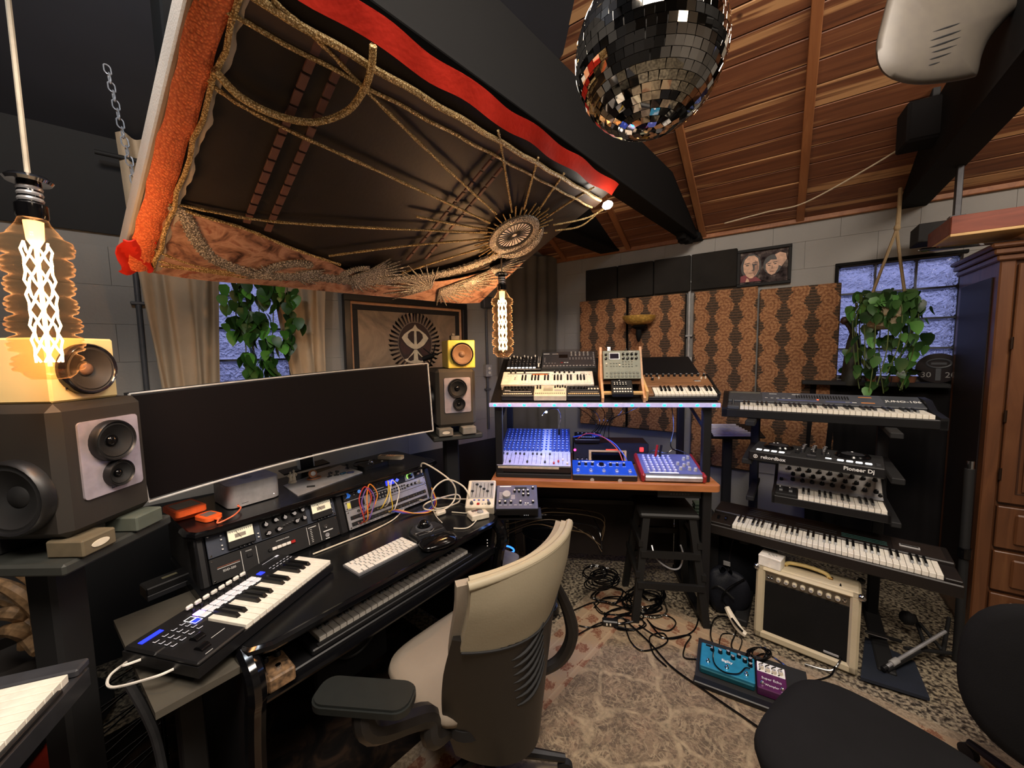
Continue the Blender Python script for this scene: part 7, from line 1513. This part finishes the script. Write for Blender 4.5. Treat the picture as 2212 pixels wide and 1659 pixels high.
for x in (.04, .34): P('chrome_foot', MB().cyl((x, .03, 0), (x, .03, .012), .018), CHR, sw); P('chrome_foot', MB().cyl((x, .28, 0), (x, .28, .012), .018), CHR, sw)
sp = T('stomp_pedal', 'tan effects pedal with dark splashes lying under the front edge of the desk', 'effects pedal', F(tuple(atz(605, 1478, .622)), 40)); P('enclosure', MB().box(-.035, .04, -.02, .09, 0, .045, .005), MT('tan splashed enamel', '#5a4632', .6, var=.6, sc=50), sp); knobs(sp, [(-.015, .07, .045), (.02, .07, .045)], .009, .014, BLK); P('foot_switch', MB().lathe([(.010, .045), (.008, .055), (.0001, .057)], 12, TR(.003, .015, 0)), CHR, sp)
ft = T('foot_controller', 'black slim box with pale label on the grey wing board', 'box', F(tuple(atz(318, 1300, .749)), 32)); P('body', MB().box(0, .14, 0, .075, 0, .045, .004), BLK, ft); P('label', MB().box(.055, .10, .035, .05, .045, .0456), MT('faded label', '#8a8468', .6), ft); P('lip', MB().box(0, .14, -.006, .0, .0, .02, .002), DGRY, ft)
# ---------------------------------------------------------------- lower left corner
K = atz(195, 1430, .86); kpM = F((K.x, K.y, .80), -20) @ TR(-.75, 0, 0)
kp = T('stage_piano', 'grey topped stage piano cut off by the lower left picture corner', 'keyboard', kpM)
P('body', MB().box(0, .75, 0, .42, 0, .055, .006), DGRY, kp); P('rear_top', MB().box(.0, .75, .20, .34, .055, .075, .004), MT('slate piano top', '#34353a', .5), kp); P('end_block', MB().box(.706, .75, .0, .20, .055, .075, .004), MT('slate piano end', '#34353a', .5), kp)
piano(kp, .07, .012, .075, 26, .0242, .185, .02, 0, .02); P('front_rail', MB().box(0, .66, 0, .011, .055, .066, .002), BLK, kp); P('chrome_trim', MB().box(.35, .50, -.004, .0, .020, .026, .001), CHR, kp)
for x in (.05, .68): P('leg', MB().box(x, x+.04, .16, .22, 0, .80, .004, TR(0, 0, -.80)), BLKM, kp)
rbM = F(tuple(atz(48, 1655, .42))[:2]+(0,), -22)
rbx = T('red_case', 'red and black case on the floor under the stage piano', 'case', rbM); REDC = MT('red case shell', '#a03020', .5)
P('shell', MB().box(-.3, .12, .0, .30, .0, .46, .02), REDC, rbx); P('black_band', MB().box(-.3, .121, -.004, .30, .40, .461, .006), BLK, rbx); P('slot_handle', MB().box(-.02, .08, -.006, .0, .30, .325, .003), BLKM, rbx); P('red_lower', MB().sph((.03, -.002, .16), (.16, .02, .12), 18, 10), REDC, rbx)
wbk = T('wire_rack', 'dark chrome wire rack between the stage piano and the wing board', 'rack', F((atz(215, 1600, .35).x+.07, atz(215, 1600, .35).y+.03, 0), 30)); DCH = MT('dark chrome', '#77777a', .12, 1)
for k in range(6): z = .12+.07*k; P('wire', MB().cyl((-.11, -.03, z), (.11, .05+.004*k, z+.01), .0035), DCH, wbk); P('wire', MB().cyl((-.11, .12, z), (.11, .15, z+.01), .0035), DCH, wbk)
for x, y in ((-.10, -.03), (.10, .05), (-.10, .12), (.10, .15)): P('post', MB().cyl((x, y, 0), (x, y, .55), .007), BLKG, wbk)
P('hose', MB().tube(spline([(.0, -.05, .55), (.03, -.06, .42), (.05, -.07, .28), (.06, -.08, 0.01)], 8), .014, 8), MT('grey hose', '#4a4a4c', .5), wbk)
orn = T('rattan_ornament', 'bone coloured curving rattan bands under the left speaker stand', 'ornament', Matrix()); RTN = MT('tan rattan', '#8a6c4c', .55, sc=40, var=.25)
for pts in (((-20, 1255), (30, 1275), (75, 1310), (110, 1360), (128, 1400)), ((30, 1228), (75, 1255), (112, 1300), (130, 1350), (132, 1395)), ((-20, 1330), (30, 1325), (70, 1345), (95, 1385)), ((-10, 1290), (40, 1310), (60, 1350), (50, 1400)), ((60, 1240), (100, 1290), (140, 1310), (150, 1360)), ((-10, 1370), (30, 1360), (60, 1375), (80, 1410))):
    P('rattan_band', MB().tube(spline([dep(px, py, 1.5+.05*math.sin(px)) for px, py in pts], 6), lambda t: .016+.012*math.sin(t*math.pi), 8), RTN, orn)
P('basket_body', MB().lathe([(.0001, 0), (.16, .02), (.20, .15), (.19, .30), (.16, .34), (.15, .34), (.18, .28), (.0001, .05)], 20, Matrix.Translation(dep(40, 1420, 1.62)) @ TR(0, 0, -.30)), MT('dark basket', '#1c1612', .8), orn)
ot = T('ornament_table', 'low dark table under the rattan ornament', 'table', Matrix.Translation(Vector((dep(40, 1420, 1.62).x, dep(40, 1420, 1.62).y, 0))) ); zt_ = dep(40, 1420, 1.62).z-.305
P('table_top', MB().prism(ell(.28, .24, 28), zt_-.03, zt_), BLKM, ot); P('table_leg', MB().cyl((0, 0, 0), (0, 0, zt_-.03), .05), BLKM, ot)
# ---------------------------------------------------------------- odds and ends on the right
mt = [fl(1858, 1474, 0), fl(2008, 1521, 0), fl(1975, 1440, 0), fl(1868, 1385, 0)]
ONE('blue_board', MB().prism([(p.x, p.y) for p in mt], .013, .028), MT('dark navy board', '#1a202c', .6), 'dark navy board lying on the floor right of the amplifier', 'board')
ms = T('boom_stand', 'fallen black microphone boom stand with bare steel shaft by the amplifier', 'microphone stand', Matrix())
a, b = fl(1915, 1440, .06), fl(2042, 1364, .16); P('steel_shaft', MB().cyl(a, b, .008), SILV, ms); P('black_tip', MB().cyl(a, a.lerp(b, -.06), .011), BLK, ms); P('shaft_collar', MB().cyl(a.lerp(b, .08), a.lerp(b, .18), .014), LGRY, ms); P('lower_sleeve', MB().cyl(a-Vector((0, 0, .018)), a.lerp(b, .55)-Vector((0, 0, .018)), .012), BLK, ms)
for p, q in (((1872, 1365), (1945, 1385)), ((1955, 1400), (2060, 1412)), ((1985, 1345), (2040, 1410)), ((1975, 1330), (2000, 1400)), ((2050, 1335), (2036, 1415))): P('tripod_leg', MB().cyl(fl(*p, .10), fl(*q, .03), .009), BLKM, ms)
P('hub', MB().sph(tuple(fl(1960, 1335, .14)), .035, 12, 8), BLKM, ms); P('chrome_rod', MB().cyl(fl(1870, 1366, .112), fl(1920, 1381, .10), .004), CHR, ms)
hk_ = T('white_hook', 'white plastic hook shaped handle lying left of the amplifier', 'handle', Matrix())
P('handle', MB().tube(spline([fl(1570, 1312, .10), fl(1582, 1335, .07), fl(1598, 1360, .04), fl(1612, 1372, .03)], 6), lambda t: .020-.010*abs(.5-t), 8), CREAM, hk_); P('black_inlay', MB().tube(spline([fl(1580, 1335, .095), fl(1593, 1352, .07), fl(1604, 1364, .05)], 6), .006, 6), BLKG, hk_); P('cord', MB().tube(spline([fl(1570, 1312, .10), fl(1560, 1290, .15), fl(1575, 1270, .2), fl(1610, 1250, .25)], 6), .005), BLKG, hk_)
gb = T('gig_bag', 'slumped black gig bag under the keyboard stand left of the amplifier', 'bag', F((1.40, 2.42, 0), 127))
def bag(u, v): a = 2*math.pi*u; r = (.15+.035*math.sin(3*a+v*2))*math.sin(math.pi*(.04+.92*v))**.6; return (.05+r*1.25*math.cos(a), .1+r*.75*math.sin(a), .01+.40*(1-math.cos(math.pi*v))/2+.02*math.sin(4*a))
P('bag_body', MB().grid(bag, 28, 14), cloth('black nylon', '#0f1013', '#191b20', 160, .4, .6), gb, smooth=80); P('zip', MB().tube([bag(.72, v/10) for v in range(2, 10)], .004, 5), STEEL, gb); P('badge', MB().box(-.02, .02, -.062, -.055, .22, .25, .002), LGRY, gb)
cpo = T('cable_pouch', 'small black pouch slumped between the mixer table leg and the gig bag', 'bag', F((1.29, 2.26, 0), 127))
P('pouch_body', MB().grid(lambda u, v: tuple(Vector((-.05, -.1, 0))*0 + Vector(((bag(u, v)[0]-.05)*.62, (bag(u, v)[1]-.1)*.62, bag(u, v)[2]*.62))), 24, 12), cloth('pouch nylon', '#101116', '#1a1c24', 160, .4, .6), cpo, smooth=80); P('pouch_strap', MB().tube(spline([(-.08, -.05, .12), (-.02, -.10, .2), (.06, -.08, .14)], 6), .006, 6), BLKM, cpo)
ns = T('music_stand', 'black stand left of the keyboards holding a ribbed blue lit panel', 'stand', F((1.62, 2.86, 0), 100))
P('post', MB().box(-.03, .03, -.02, .02, .02, .955, .004), BLKM, ns); P('base', MB().box(-.20, .20, -.14, .14, 0, .02, .004), BLKM, ns); P('tray', MB().box(-.16, .16, -.10, .10, .955, .968, .003), BLKM, ns)
p0_ = dep(1541, 944, 2.80); rb_ = T('ribbed_panel', 'white ribbed folding panel catching blue light left of the grey synth', 'panel', F(tuple(p0_), 96, 24))
P('panel', MB().box(0, .36, 0, .17, -.014, 0, .003), BLK, rb_)
for i in range(8): P('rib', MB().box(.004, .30-.012*i, .006+i*.020, .018+i*.020, 0, .007, .002), MT('lilac white plastic', '#d9d7e4', .45), rb_)
for k in range(4):
    ONE('cassette_case', MB().box(0, .10, 0, .065, 0, .014, .002), MT('mint edged case', '#56685a', .5), ('bottom', 'second', 'third', 'top')[k]+' of the four mint edged cases stacked beside the dark synth', 'case', F(tuple(atz(1500, 1113, .52)), 100) @ TR(.004*k, .012*k, .017*k), 'mint edged cases')
ca = F(tuple(atz(1500, 1113, .52)), 100); cst = ONE('low_shelf_box', MB().box(-.03, .15, -.02, .16, -.51, -.001, .004), BLKM, 'plain black box on the floor carrying the four mint edged cases', 'box', ca)

# lettering becomes plain meshes
dg_ = bpy.context.evaluated_depsgraph_get()
for o in [o for o in COL.objects if o.type == 'FONT']:
    me = bpy.data.meshes.new_from_object(o.evaluated_get(dg_)); n = bpy.data.objects.new('lettering', me); COL.objects.link(n)
    n.parent = o.parent; n.matrix_local = o.matrix_local.copy(); bpy.data.objects.remove(o)
